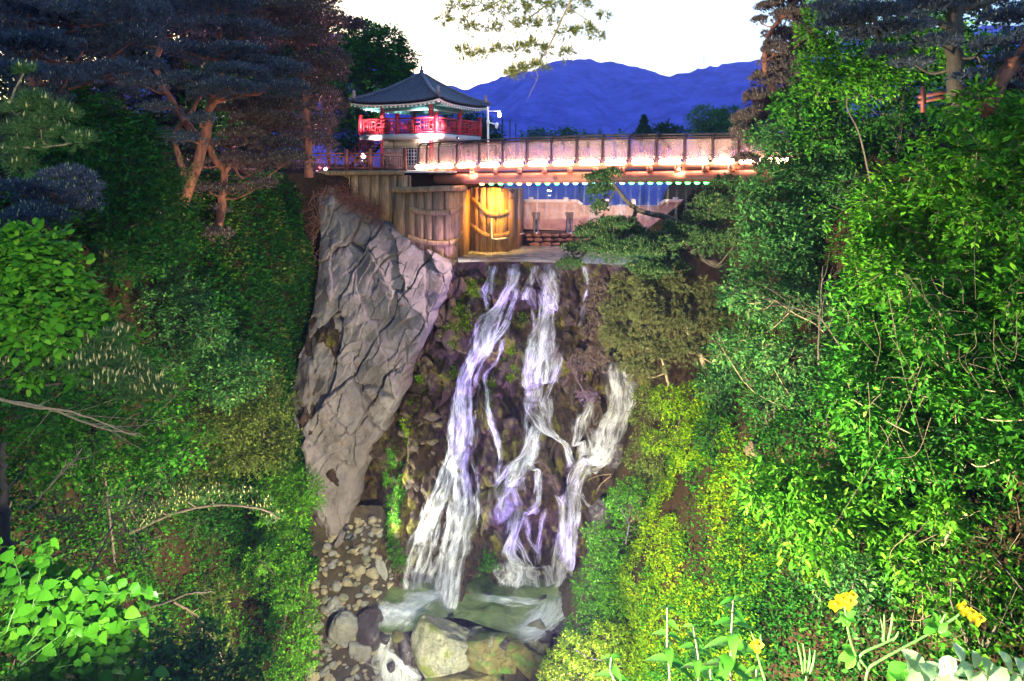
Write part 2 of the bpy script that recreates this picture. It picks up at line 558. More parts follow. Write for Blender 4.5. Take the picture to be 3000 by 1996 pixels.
# ---- grey sculpted rock wall, proud of the cliff, left of the falls
GW_L = [(935, 545), (930, 600), (938, 690), (935, 780), (922, 900), (893, 1000), (868, 1090), (853, 1150), (860, 1230), (880, 1330), (905, 1450), (945, 1560), (1000, 1625)]
GW_R = [(985, 545), (1085, 620), (1165, 668), (1250, 720), (1322, 768), (1328, 800), (1300, 880), (1255, 985), (1215, 1080), (1178, 1180), (1120, 1290), (1065, 1400), (1040, 1500), (1020, 1600), (1012, 1625)]
def curve_x(c):
    q = np.array([on_wall(*p) for p in c])
    return lambda z: np.interp(-z, -q[:, 2], q[:, 0])
gxl, gxr = curve_x(GW_L), curve_x(GW_R)
_g1 = Facets(5, 1.7, (1.0, 0.30), R(-30), 0.30, 0.30)
_g2 = Facets(6, 1.0, (1.0, 0.36), R(26), 0.42, 0.17)
_g3 = Facets(7, 0.45, (1.0, 0.55), R(-38), 0.5, 0.07)
def grey_relief(x, z):
    wx = x + 0.5 * fbm(x * 0.7, z * 0.7, 1.0, 5); wz = z + 0.5 * fbm(x * 0.7 + 9, z * 0.7, 4.0, 5)
    h1, e1 = _g1(wx, wz); h2, e2 = _g2(wx, wz); h3, e3 = _g3(wx, wz)
    k1 = np.clip(0.35 + 1.9 * vnoise(x * 0.8, z * 0.8, 5.0), 0, 1.2); k2 = np.clip(0.0 + 2.2 * vnoise(x * 1.1, z * 1.1, 8.0), 0, 1.2)
    k3 = np.clip(2.4 * vnoise(x * 1.3, z * 1.3, 3.0), 0, 1)
    return 0.62 * h1 + 0.6 * h2 + 0.5 * h3 + 0.10 * fbm(x * 3, z * 3, 6.0, 6) - 0.36 * k1 * np.exp(-(e1 / 0.034) ** 2) - 0.22 * k2 * np.exp(-(e2 / 0.030) ** 2) - 0.10 * k3 * np.exp(-(e3 / 0.03) ** 2)
def m_grey():
    t = NT('grey sculpted concrete rock')
    co = t.coord('Object')
    n1 = t.noise(co, 0.5, 6, 0.6, 0.5); n2 = t.noise(co, 4.0, 8, 0.7)
    c = t.ramp(n1, ((0.3, (0.10, 0.084, 0.082)), (0.5, (0.175, 0.150, 0.148)), (0.7, (0.235, 0.205, 0.20))))
    c = t.mix(0.7, c, t.ramp(n2, ((0.25, (0.6, 0.58, 0.56)), (0.6, (1, 1, 1)))), 'MULTIPLY')
    n3 = t.noise(t.coord('Object', (2.2, 1, 0.55)), 0.9, 7, 0.7, 1.2)
    c = t.mix(t.ramp(n3, ((0.60, (0, 0, 0)), (0.68, (0.75, 0.75, 0.75)))), c, (0.13, 0.06, 0.042))
    t.col(c); t.set(0.82, 0, 0.25)
    t.bump(t.math('ADD', n2, t.noise(co, 18, 8, 0.75)), 0.7, 0.06)
    return t.m
M_GREY = m_grey()
zs = np.linspace(-1.02, -14.3, 400); NU = 230
rows = []
for z in zs:
    a, b = float(gxl(z)), float(gxr(z))
    b = max(b, a + 0.15)
    wob = 0.10 * float(vnoise(z * 2.1, 3.3)) + 0.05 * float(vnoise(z * 6, 1.3))
    b += wob
    u = np.linspace(0, 1, NU)
    x = a + (b - a) * u
    edge = np.clip((1 - u) * (b - a) / 0.30, 0, 1) ** 0.6 * np.clip(u * (b - a) / 0.9 + 0.25, 0, 1) ** 0.7
    proud = (0.25 + 0.55 * np.clip((-3.4 - z) / 2.0, 0, 1)) * edge
    y = LIP_Y + (z - LIP_Z) * SL - proud - grey_relief(x, np.full_like(x, z)) * (0.35 + 0.65 * edge) + 0.3 * (1 - edge)
    rows.append(np.stack((x, y, np.full_like(x, z)), 1))
gw = obj('rock_wall', Geo().grid(np.stack(rows) * K), M_GREY)
tag(gw, 'grey sculpted rock wall with dark cracks left of the waterfall', 'rock wall')

# ---- falling water: silky sheets that follow the relief of the cliff
def m_silk(name='falling water', dens=0.5, c=(0.86, 0.87, 0.9)):
    t = NT(name)
    uv = t.n('ShaderNodeUVMap')
    sp = t.n('ShaderNodeSeparateXYZ'); t.l(uv.outputs[0], sp.inputs[0])
    at = t.n('ShaderNodeAttribute', attribute_name='wid')
    cmb = t.n('ShaderNodeCombineXYZ')
    t.l(t.math('MULTIPLY', sp.outputs[0], at.outputs['Fac']), cmb.inputs[0]); t.l(t.math('MULTIPLY', sp.outputs[1], 0.16), cmb.inputs[1])
    n1 = t.noise(cmb.outputs[0], 13.0, 3, 0.55, 0.3)
    n2 = t.noise(cmb.outputs[0], 3.4, 3, 0.5, 0.8)
    s = t.math('ADD', t.math('MULTIPLY', n1, 0.62), t.math('MULTIPLY', n2, 0.68))
    e = t.math('ABSOLUTE', t.math('SUBTRACT', t.math('MULTIPLY', sp.outputs[0], 2.0), 1.0))
    e = t.math('SUBTRACT', 1.0, t.math('POWER', e, 1.7))
    s = t.math('ADD', s, t.math('MULTIPLY', t.math('SUBTRACT', e, 1.0), 0.40))
    a = t.n('ShaderNodeMapRange', interpolation_type='SMOOTHSTEP')
    a.inputs['From Min'].default_value = 0.93 - dens; a.inputs['From Max'].default_value = 1.56 - dens
    t.l(s, a.inputs[0])
    fa = t.n('ShaderNodeAttribute', attribute_name='fade')
    al = t.math('MULTIPLY', t.math('MULTIPLY', a.outputs[0], 0.80, True), fa.outputs['Fac'], True)
    df = t.n('ShaderNodeBsdfDiffuse'); df.inputs[0].default_value = (*c, 1)
    tl = t.n('ShaderNodeBsdfTranslucent'); tl.inputs[0].default_value = (*c, 1)
    m1 = t.n('ShaderNodeMixShader'); m1.inputs[0].default_value = 0.35
    t.l(df.outputs[0], m1.inputs[1]); t.l(tl.outputs[0], m1.inputs[2])
    tp = t.n('ShaderNodeBsdfTransparent'); m2 = t.n('ShaderNodeMixShader')
    t.l(al, m2.inputs[0]); t.l(tp.outputs[0], m2.inputs[1]); t.l(m1.outputs[0], m2.inputs[2]); t.l(m2.outputs[0], t.out.inputs[0])
    return t.m
M_SILK = m_silk('falling water', 0.56, (0.88, 0.87, 0.95))
M_SILK_THIN = m_silk('thin falling water', 0.52, (0.88, 0.87, 0.95))
M_VEIL = m_silk('water veil', 0.49, (0.85, 0.84, 0.93))

def set_uv(me, V, uvs, wid, fade):
    """uv per vertex + width attribute (metres)"""
    li = np.empty(len(me.loops), np.int32); me.loops.foreach_get('vertex_index', li)
    lay = me.uv_layers.new(name='UVMap')
    lay.data.foreach_set('uv', uvs[li].astype(np.float32).ravel())
    at = me.attributes.new('wid', 'FLOAT', 'POINT'); at.data.foreach_set('value', wid.astype(np.float32))
    at = me.attributes.new('fade', 'FLOAT', 'POINT'); at.data.foreach_set('value', fade.astype(np.float32))

def stream(ctrl, mat=None, parent=None, off=0.10, name='waterfall', seed=0, surf=None):
    """ctrl: (px, py, full width px) down the face"""
    n = max(24, int(abs(ctrl[-1][1] - ctrl[0][1]) / 5))
    c = smooth_path(ctrl, n); nu = 21
    c[:, 2] = c[:, 2] * 1.45 + 5
    u = np.linspace(-1, 1, nu)[None]
    q = np.array([on_wall(px, py) for px, py, w in c])
    hw = (c[:, 2] / 2 / FPX * q[:, 1])[:, None]
    zz = np.repeat(q[:, 2:3], nu, 1)
    wob = 0.14 * vnoise(zz * 2.5, u * 2, seed + 1.0) + 0.08 * vnoise(zz * 7, u * 3, seed + 3.0)
    g = cliff_point(q[:, 0:1] + (u + wob) * hw, zz)
    U = np.repeat((u + 1) / 2, n, 0); Wd = np.repeat(hw * 2 * K, nu, 1)
    # water rounds off the rock: smooth the relief, then lift it clear
    yy = g[..., 1]
    for _ in range(3):                       # stay in front of every knob of rock
        yy[1:-1] = np.minimum(yy[1:-1], np.minimum(yy[:-2], yy[2:])); yy[:, 1:-1] = np.minimum(yy[:, 1:-1], np.minimum(yy[:, :-2], yy[:, 2:]))
    for _ in range(4):
        yy[1:-1] = (yy[:-2] + 2 * yy[1:-1] + yy[2:]) / 4
        yy[:, 1:-1] = (yy[:, :-2] + 2 * yy[:, 1:-1] + yy[:, 2:]) / 4
    u = np.linspace(-1, 1, nu)[None]
    yy -= off * (1 - 0.75 * u ** 4) + 0.05 * vnoise(np.arange(n)[:, None] * 0.10, u * 5 + seed, seed + 0.5)
    W = g * K
    seg = np.linalg.norm(np.diff(W[:, nu // 2], axis=0), axis=1)
    vv = np.concatenate(((0,), np.cumsum(seg)))
    G = Geo().grid(W)
    me = G.mesh(name, True)
    uv = np.stack((U.ravel(), np.repeat(vv, nu) + seed * 3.7), 1)
    fr = np.arange(n) / (n - 1)
    fade = np.clip(fr / 0.05, 0.35, 1) * np.clip((1 - fr) / 0.10, 0, 1) ** 0.7
    set_uv(me, W, uv, Wd.ravel(), np.repeat(fade, nu))
    o = obj(name, me, mat or M_SILK)
    return tag(o, kind='structure')

STREAMS = [
 # left fall
 ([(1446, 778, 26), (1440, 812, 24), (1430, 842, 34), (1424, 870, 18), (1430, 915, 16)], M_SILK),
 ([(1508, 774, 30), (1505, 812, 32), (1482, 850, 30), (1465, 895, 34), (1440, 925, 54), (1420, 970, 56), (1408, 1015, 52), (1384, 1063, 46), (1366, 1110, 48), (1360, 1160, 54), (1358, 1235, 70), (1352, 1300, 72), (1346, 1330, 66)], M_SILK),
 ([(1512, 828, 18), (1504, 880, 16), (1486, 928, 24), (1464, 962, 26), (1436, 992, 30), (1410, 1030, 30)], M_SILK),
 ([(1472, 978, 12), (1468, 1017, 10), (1449, 1063, 10), (1420, 1105, 12), (1430, 1159, 14), (1443, 1216, 20), (1456, 1266, 18), (1466, 1316, 18), (1462, 1366, 20), (1458, 1400, 16)], M_SILK),
 ([(1345, 1316, 60), (1319, 1359, 44), (1301, 1418, 54), (1280, 1471, 62), (1252, 1545, 66), (1235, 1610, 70), (1222, 1690, 74), (1214, 1765, 74)], M_SILK_THIN),
 ([(1350, 1330, 56), (1347, 1383, 44), (1356, 1450, 56), (1346, 1523, 66), (1328, 1590, 72), (1312, 1650, 74), (1296, 1735, 90), (1290, 1765, 96)], M_SILK),
 ([(1375, 1335, 16), (1398, 1380, 20), (1402, 1440, 22), (1396, 1500, 24), (1380, 1560, 26), (1362, 1640, 24)], M_SILK_THIN),
 # centre fall
 ([(1614, 772, 84), (1610, 845, 62), (1602, 899, 46), (1594, 968, 66), (1584, 1033, 72), (1572, 1102, 66), (1571, 1151, 60), (1574, 1182, 70)], M_SILK),
 ([(1570, 776, 22), (1556, 815, 22), (1540, 850, 28), (1534, 880, 20)], M_SILK),
 ([(1714, 776, 14), (1716, 830, 12), (1708, 900, 16), (1698, 960, 20)], M_SILK),
 ([(1556, 890, 10), (1565, 960, 10), (1552, 1040, 10), (1552, 1090, 12)], M_SILK_THIN),
 ([(1640, 1030, 14), (1622, 1100, 14), (1606, 1160, 18), (1590, 1200, 30)], M_SILK_THIN),
 ([(1578, 1172, 76), (1582, 1205, 66), (1590, 1235, 40), (1602, 1255, 34), (1630, 1272, 24), (1655, 1290, 22), (1662, 1320, 18), (1672, 1352, 26)], M_SILK),
 ([(1552, 1185, 26), (1543, 1225, 18), (1541, 1270, 20), (1543, 1306, 24)], M_SILK),
 ([(1575, 1240, 28), (1562, 1270, 34), (1552, 1310, 44), (1528, 1335, 52), (1512, 1360, 60), (1494, 1400, 72), (1484, 1440, 90), (1490, 1500, 84)], M_SILK),
 ([(1560, 1330, 16), (1546, 1360, 14), (1570, 1345, 20), (1575, 1400, 20), (1572, 1450, 24), (1556, 1490, 34), (1536, 1508, 44)], M_SILK_THIN),
 ([(1476, 1466, 18), (1490, 1500, 22), (1500, 1540, 26)], M_SILK),
 ([(1524, 1500, 44), (1502, 1545, 34), (1490, 1580, 36), (1500, 1615, 42), (1525, 1650, 56), (1550, 1665, 60), (1578, 1680, 40)], M_SILK),
 ([(1505, 1560, 16), (1530, 1600, 22), (1545, 1640, 28), (1556, 1670, 40)], M_SILK),
 ([(1545, 1510, 16), (1548, 1560, 14), (1572, 1590, 18), (1580, 1630, 18), (1578, 1665, 20)], M_SILK_THIN),
 ([(1490, 1630, 66), (1500, 1680, 90), (1510, 1722, 100)], M_SILK_THIN),
 ([(1530, 1655, 60), (1540, 1690, 66), (1545, 1728, 70)], M_SILK),
 # right fall, from under the weeping pine
 ([(1800, 1060, 60), (1812, 1110, 76), (1818, 1160, 80), (1795, 1230, 90), (1775, 1280, 90), (1735, 1320, 70), (1705, 1355, 64), (1690, 1400, 66), (1676, 1440, 58), (1674, 1480, 46), (1663, 1540, 40), (1656, 1600, 40), (1644, 1660, 42), (1632, 1715, 48), (1615, 1765, 54)], M_SILK),
 ([(1728, 1160, 40), (1705, 1225, 46), (1690, 1262, 32), (1680, 1290, 22), (1698, 1280, 26), (1700, 1330, 22)], M_SILK),
 ([(1745, 1250, 50), (1760, 1300, 70), (1725, 1345, 50)], M_SILK_THIN),
 ([(1640, 1425, 40), (1648, 1470, 30), (1640, 1560, 24), (1628, 1650, 22)], M_SILK_THIN),
 ([(1690, 1460, 30), (1720, 1475, 22), (1765, 1492, 18)], M_SILK),
 ([(1595, 1480, 22), (1580, 1560, 16), (1578, 1610, 18), (1575, 1660, 14)], M_SILK_THIN),
 ([(1600, 1675, 26), (1612, 1705, 30), (1620, 1740, 34)], M_SILK_THIN),
 ([(1730, 1540, 10), (1722, 1600, 12), (1712, 1660, 12)], M_SILK_THIN),
]
rs = np.random.default_rng(77)
for i, (c, m) in enumerate(STREAMS):
    wmax = max(q[2] for q in c)
    if wmax < 30:
        stream(c, m, seed=i * 1.37)
        continue
    # a wide fall is a thin veil with many strands braided over it
    stream([(a, b_, w * 1.25) for a, b_, w in c], M_VEIL, seed=i * 2.11 + 50, off=0.05)
    cc = smooth_path(c, max(10, int((c[-1][1] - c[0][1]) / 28)))
    k = int(np.clip(wmax / 11, 3, 7))
    for s in range(k):
        u0 = -0.9 + 1.8 * (s + 0.5) / k
        ph = rs.uniform(0, 50)
        t0 = 0 if rs.random() < 0.6 else rs.integers(0, len(cc) // 3 + 1)
        t1 = len(cc) if rs.random() < 0.6 else len(cc) - rs.integers(0, len(cc) // 3 + 1)
        if t1 - t0 < 5: t0, t1 = 0, len(cc)
        pts = []
        for q in range(t0, t1):
            a, b_, w = cc[q]
            pts.append((a + w * 0.55 * (u0 + 0.30 * float(vnoise(q * 0.45, ph))), b_, max(3.0, w * (0.25 + 0.12 * float(vnoise(q * 0.6, ph + 9))))))
        stream(pts, m, seed=i * 1.37 + s * 4.3, off=0.09 + 0.03 * rs.random())

# ---- flat water: upper pool over the lip, plunge pool, lower outflow
def m_pool(name, c1, c2, foam=None, scale=1.0):
    t = NT(name)
    co = t.coord('Object', (1, 1, 1))
    n1 = t.noise(co, 0.9 * scale, 5, 0.6, 1.0)
    c = t.ramp(n1, ((0.35, c1), (0.65, c2)))
    t.col(c); t.set(0.12, 0, 0.5)
    t.bump(t.noise(co, 4 * scale, 5, 0.6, 1.0), 0.5, 0.08)
    return t.m
def flat_water(name, outline, z, mat, Yofs=None):
    """outline of pixels dropped on the plane z (design units)"""
    pts = []
    for px, py in outline:
        dx, dz = ray(px, py); Y = z / dz
        pts.append((dx * Y, Y, z))
    p = smooth_path(np.array(pts + [pts[0]]), 60)[:-1] * K
    g = Geo().add(np.vstack((p, p.mean(0))), [(i, (i + 1) % len(p), len(p)) for i in range(len(p))])
    return tag(obj(name, g, mat), kind='structure')
flat_water('upper_pool_water', [(1342, 768), (1350, 735), (1500, 722), (1900, 722), (2120, 730), (2080, 780), (1700, 772), (1500, 767)], LIP_Z + 0.03, m_pool('upper pool', (0.10, 0.13, 0.12), (0.35, 0.40, 0.36), scale=0.7))
flat_water('pool_water', [(1108, 1800), (1130, 1690), (1290, 1680), (1420, 1680), (1560, 1685), (1720, 1700), (1665, 1800), (1600, 1838), (1540, 1858), (1480, 1852), (1420, 1835), (1350, 1812), (1290, 1815), (1250, 1838), (1180, 1852), (1115, 1850)], POOL_Z, m_pool('pool', (0.05, 0.085, 0.02), (0.19, 0.24, 0.085)))
# ================================================================== foam and outflow
def ribbon(name, ctrl, mat, seed=0.0, lift=0.0, bulge=0.03, horiz=True, end=0.18):
    """ctrl rows: (px, py, Y, width px); across = world X (or across the flow when horiz)"""
    n = 30
    c = smooth_path(ctrl, n); nu = 13
    mid = np.array([P(a, b, y) for a, b, y, w in c])
    t = unit(np.gradient(mid, axis=0)); s = unit(np.cross(t, (0, 0, 1.0))) if horiz else np.tile((1.0, 0, 0), (n, 1))
    hw = np.array([w / 2 / FPX * y * K for a, b, y, w in c])
    u = np.linspace(-1, 1, nu)
    W = mid[:, None] + s[:, None] * (u[None, :, None] * hw[:, None, None])
    W[..., 2] += lift + bulge * (1 - u[None] ** 2) + bulge * vnoise(np.arange(n)[:, None] * 0.35, u[None] * 3, seed)
    W[..., 1] -= (0.0 if horiz else 0.10) * (1 - u[None] ** 2)
    me = Geo().grid(W).mesh(name, True)
    vv = np.concatenate(((0,), np.cumsum(np.linalg.norm(np.diff(mid, axis=0), axis=1))))
    set_uv(me, W, np.stack((np.tile((u + 1) / 2, n), np.repeat(vv, nu) + seed * 5), 1), np.repeat(hw * 2, nu), np.repeat(np.clip(np.arange(n) / (n * end), 0, 1) * np.clip((n - 1 - np.arange(n)) / (n * end), 0, 1), nu))
    return tag(obj(name, me, mat), kind='structure')
def pool_Y(py, z=POOL_Z):
    return z / ray(1500, py)[1]
M_FOAM = m_silk('foam', 0.74)
def foam(ctrl, seed, mat=None):
    ribbon('foam', [(a, b, pool_Y(b), w * 1.35) for a, b, w in ctrl], mat or M_FOAM, seed, 0.035, 0.05, True, 0.28)
foam([(1320, 1742, 36), (1270, 1752, 50), (1225, 1775, 64), (1180, 1800, 70), (1140, 1830, 76)], 1.1)
foam([(1215, 1765, 60), (1190, 1790, 70), (1160, 1812, 110), (1130, 1848, 90)], 2.3)
foam([(1118, 1775, 24), (1122, 1800, 30), (1128, 1850, 34)], 2.9)
foam([(1655, 1740, 60), (1625, 1785, 80), (1590, 1820, 92), (1545, 1850, 90), (1495, 1866, 60)], 3.7)
foam([(1600, 1765, 34), (1540, 1768, 30), (1460, 1758, 34), (1380, 1748, 30)], 4.2)
foam([(1180, 1748, 40), (1215, 1752, 44), (1260, 1750, 44), (1320, 1745, 40)], 12.5)
foam([(1105, 1770, 40), (1150, 1790, 60), (1190, 1800, 60), (1240, 1790, 40)], 13.5)
foam([(1560, 1790, 30), (1580, 1815, 50), (1560, 1840, 60), (1520, 1850, 40)], 14.5)
ribbon('lower_cascade_water', [(1130, 1845, 22.0, 64), (1128, 1880, 21.9, 50), (1125, 1910, 21.7, 62), (1135, 1950, 21.4, 110), (1160, 2000, 21.1, 170), (1190, 2060, 20.6, 220)], M_FOAM, 5.5, 0.06, 0.06, False)
ribbon('lower_cascade_water', [(1132, 1900, 21.6, 30), (1165, 1935, 21.3, 40), (1195, 1965, 21.1, 50), (1230, 2000, 20.9, 60)], M_FOAM, 6.5, 0.06, 0.06, False)
ribbon('lower_cascade_water', [(1030, 1935, 21.4, 26), (1075, 1945, 21.3, 26), (1110, 1965, 21.2, 40)], M_SILK_THIN, 7.5, 0.06, 0.04, False)
ribbon('ledge_water', [(1480, 1722, 24.25, 30), (1540, 1735, 24.2, 34), (1600, 1745, 24.1, 30)], M_SILK, 8.5, 0.10, 0.03)
ribbon('lip_water', [(1345, 756, 30.75, 26), (1450, 757, 30.7, 20), (1600, 762, 30.6, 22), (1760, 768, 30.5, 20), (1900, 770, 30.5, 18)], M_SILK_THIN, 9.5, 0.06, 0.02)
ribbon('lip_water', [(1400, 748, 31.2, 30), (1550, 752, 31.0, 30), (1700, 754, 31.0, 24), (1850, 756, 31.0, 20)], M_SILK_THIN, 11.5, 0.05, 0.02)

# ================================================================== retaining wall of wood-grained planks
def m_wood(name, c1, c2, c3, rough=0.7, grain=(9, 9, 0.5)):
    t = NT(name)
    oi = t.n('ShaderNodeObjectInfo')
    co = t.coord('Object', grain)
    ad = t.n('ShaderNodeVectorMath', operation='ADD'); t.l(co, ad.inputs[0])
    cb = t.n('ShaderNodeCombineXYZ'); t.l(t.math('MULTIPLY', oi.outputs['Random'], 40.0), cb.inputs[0]); t.l(t.math('MULTIPLY', oi.outputs['Random'], 90.0), cb.inputs[2])
    t.l(cb.outputs[0], ad.inputs[1])
    n1 = t.noise(ad.outputs[0], 1.2, 6, 0.6, 1.6)
    c = t.ramp(n1, ((0.3, c1), (0.5, c2), (0.72, c3)))
    tint = t.ramp(oi.outputs['Random'], ((0, (0.8, 0.78, 0.78)), (0.5, (0.95, 0.93, 0.9)), (1, (1.08, 1.04, 1.0))))
    c = t.mix(1.0, c, tint, 'MULTIPLY')
    n2 = t.noise(t.coord('Object', (1, 1, 0.4)), 1.6, 5, 0.7)
    c = t.mix(0.6, c, t.ramp(n2, ((0.35, (0.35, 0.33, 0.33)), (0.6, (1, 1, 1)))), 'MULTIPLY')
    t.col(c); t.set(rough, 0, 0.3)
    t.bump(n1, 0.5, 0.03)
    return t.m
M_PLANK = m_wood('wood-grained concrete', (0.08, 0.042, 0.022), (0.27, 0.165, 0.085), (0.42, 0.28, 0.155))
M_CORE = m_plain('dark backing concrete', (0.05, 0.04, 0.035), 0.9)  # dark concrete of the backing behind planks and stones
rng = np.random.default_rng(11)
wall = thing('retaining_wall', 'brown wall of wood-grained planks with wavy bands under the bridge', 'wall', D(-3, 31.5, -4.3))
def wall_sec(line, top, bot, wpx=(20, 36), thick=0.14):
    """line: (px, Y); top/bot: (px, py)"""
    L = np.array(line, float)
    p = L[0, 0]
    core = []
    while p < L[-1, 0] - 4:
        w = rng.uniform(*wpx)
        if p > 1350 and p < 1390: w *= 0.45
        q = min(p + w, L[-1, 0])
        if L[-1, 0] - q < 8: q = L[-1, 0]
        ya, yb = np.interp((p, q), L[:, 0], L[:, 1])
        o = rng.uniform(-0.012, 0.012)
        tp = lerp((p + q) / 2, top) ; bt = lerp((p + q) / 2, bot)
        tz = [P(x, tp, y)[2] for x, y in ((p, ya), (q, yb))]; bz = [P(x, bt, y)[2] for x, y in ((p, ya), (q, yb))]
        a = P(p + 0.3, tp, ya + o); b = P(q - 0.3, tp, yb + o)
        d = unit(b - a); nrm = np.array((d[1], -d[0], 0)); nrm = nrm if nrm[1] < 0 else -nrm
        a0, b0 = a.copy(), b.copy(); a0[2], b0[2] = min(bz), min(bz)
        a[2] = b[2] = np.mean(tz)
        bev = 0.03
        g = Geo()
        f = [a0, b0, b, a]
        inn = [a0 + d * bev, b0 - d * bev, b - d * bev - (0, 0, bev), a + d * bev - (0, 0, bev)]
        v = np.array([x for x in f] + [x + nrm * thick for x in inn])
        g.add(v, [(0, 1, 5, 4), (1, 2, 6, 5), (2, 3, 7, 6), (3, 0, 4, 7), (4, 5, 6, 7)])
        obj('plank', g, M_PLANK, wall)
        core.append((a - nrm * 0.05, a0 - nrm * 0.05)); core.append((b - nrm * 0.05, b0 - nrm * 0.05))
        p = q
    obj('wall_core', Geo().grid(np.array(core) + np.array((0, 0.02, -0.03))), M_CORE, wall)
SEC1 = [(955, 32.1), (1060, 31.9), (1168, 31.5), (1205, 31.7)]
SEC2 = [(1153, 31.0), (1200, 30.65), (1262, 30.4), (1318, 30.45), (1345, 31.2), (1362, 32.6), (1376, 33.9)]
SEC3 = [(1376, 33.9), (1392, 33.3), (1420, 32.9), (1455, 32.8), (1488, 33.2), (1510, 34.2), (1528, 36.2)]
wall_sec(SEC1, [(955, 512), (1205, 514)], [(955, 560), (1060, 640), (1168, 700), (1205, 720)])
wall_sec(SEC2, [(1153, 560), (1376, 556)], [(1153, 700), (1250, 760), (1330, 800), (1376, 780)])
wall_sec(SEC3, [(1376, 548), (1528, 552)], [(1376, 760), (1528, 735)])
def wall_band(ctrl, line, name, h=15, thick=0.12, r=None):
    L = np.array(line, float)
    c = smooth_path(ctrl, 40)
    step = 5
    for i in range(0, len(c) - step, step):
        seg = c[i:i + step + 1]
        up, dn, upo, dno = [], [], [], []
        for px, py in seg:
            y = np.interp(px, L[:, 0], L[:, 1]) - 0.13
            up.append(P(px, py - h / 2, y)); dn.append(P(px, py + h / 2, y))
        up, dn = np.array(up), np.array(dn)
        d = unit(np.gradient(up, axis=0)); nr = np.stack((d[:, 1], -d[:, 0], 0 * d[:, 0]), 1)
        nr = np.where(nr[:, 1:2] > 0, -nr, nr)
        mi = (up + dn) / 2 + nr * thick
        ring = np.stack((up - nr * 0.1, up + nr * thick * 0.7, mi, dn + nr * thick * 0.7, dn - nr * 0.1), 1)
        ring[0] += d[0] * 0.012; ring[-1] -= d[-1] * 0.012
        g = Geo().grid(ring)
        for e in (0, -1):
            g.add(ring[e], [(0, 1, 2), (0, 2, 3), (0, 3, 4)])
        obj(name, g, M_PLANK, wall)
SEC23 = SEC2 + SEC3[1:]
wall_band([(1203, 612), (1240, 622), (1290, 624), (1330, 618), (1352, 595), (1372, 574), (1395, 592), (1425, 622), (1455, 628), (1490, 618), (1520, 588)], SEC23, 'wavy_band')
wall_band([(1197, 694), (1240, 708), (1290, 714), (1330, 708), (1352, 680), (1372, 652), (1392, 668), (1420, 688), (1450, 692), (1490, 684), (1522, 650)], SEC23, 'wavy_band')
wall_band([(1155, 556), (1205, 556), (1260, 554), (1310, 552), (1345, 552), (1372, 548)], [(a, b - 0.03) for a, b in SEC2], 'cap_log', 16, 0.24)
wall_band([(935, 507), (1010, 507), (1080, 506), (1150, 506), (1205, 506)], [(900, 32.3)] + [(a, b - 0.03) for a, b in SEC1], 'cap_log', 14, 0.24)
# paved terrace slab behind the wall, where the pavilion stands
M_PAVE = m_plain('pale paving', (0.35, 0.32, 0.30), 0.8, 0.2, 3)
g = Geo().prism([D(-9.2, 32.3, -0.42), D(-5.5, 31.9, -0.42), D(-2.6, 31.4, -0.42) * (1, 1, 1), D(-2.3, 34.2, -0.42), D(-0.6, 37.2, -0.42), D(-0.9, 44, -0.42), D(-12, 46, -0.42), D(-14, 36, -0.42)], (0, 0, 0.10))
tag(obj('terrace_paving', g, M_PAVE), kind='structure')
g = Geo().prism([D(-2.4, 33.3, -1.35), D(-5.4, 31.2, -1.35), D(-2.7, 30.6, -1.35)], (0, 0, 0.1))
obj('tier_top', g, M_PAVE, wall)

# ================================================================== weir with two leaning gates
M_GATE = m_plain('stained gate concrete', (0.30, 0.20, 0.17), 0.7, 0.35, 2.2, 0, 0.3)
M_GATE_TOP = m_plain('pale gate coping', (0.50, 0.42, 0.40), 0.7, 0.2, 2.5)
M_STEEL = m_plain('galvanised steel', (0.35, 0.33, 0.32), 0.35, 0.2, 8, 0.9)
M_POCKET = m_plain('dark brown gate pocket', (0.07, 0.045, 0.04), 0.8, 0.4, 6)  # dark brown for the flat pocket plates on the gates
def weir_gate(label, outline, jacks, knobs, Y=37.0):
    """outline px polygon of the front face (top first)"""
    bot = max(p[1] for p in outline)
    t = thing('weir_gate', label, 'weir gate', P(np.mean([p[0] for p in outline]), bot, Y), 'weir gates below the bridge')
    def pt(px, py, o=0.0):
        return P(px, py, Y + 0.35 * (bot - py) / 90.0 - 0.2 - o)
    obj('panel', Geo().prism([pt(*p) for p in outline], (0, 0.5, 0)), M_GATE, t)
    top = sorted([p for p in outline if p[1] < 600])
    g = Geo()
    for a, b in zip(top[:-1], top[1:]):
        g.bar(pt(a[0], a[1] + 3, 0.06), pt(b[0], b[1] + 3, 0.06), 0.22, 0.20)
    obj('coping', g, M_GATE_TOP, t)
    for px in knobs:
        obj('crest_knob', Geo().bar(pt(px - 7, 583), pt(px + 7, 583), 0.4, 0.2), M_GATE_TOP, t)
    for px in jacks:
        obj('pocket', Geo().prism([pt(px - 13, 622, .02), pt(px + 13, 622, .02), pt(px + 10, 655, .02), pt(px - 6, 655, .02)], (0, 0.03, 0)), M_POCKET, t)
        for s in (-4, 5):
            obj('jack_rod', Geo().tube([pt(px + s, 645, .05), pt(px + s * 1.4, 690, .45)], 0.06, 8), M_STEEL, t)
        obj('jack_foot', Geo().bar(pt(px - 10, 684, .4), pt(px + 12, 684, .4), 0.25, 0.18), M_STEEL, t)
    return t
weir_gate('left weir gate, pinkish leaning slab beside the orange curved wall', [(1514, 586), (1690, 586), (1706, 598), (1708, 678), (1536, 672)], (1570, 1668), (1556, 1658))
weir_gate('right weir gate, pinkish leaning slab half hidden by pine', [(1932, 598), (1948, 586), (2190, 586), (2190, 680), (1936, 680)], (1980, 2110), (1980, 2100))
t = thing('weir_crest', 'low middle weir wall with water spilling over it', 'weir', P(1820, 682, 37.2))
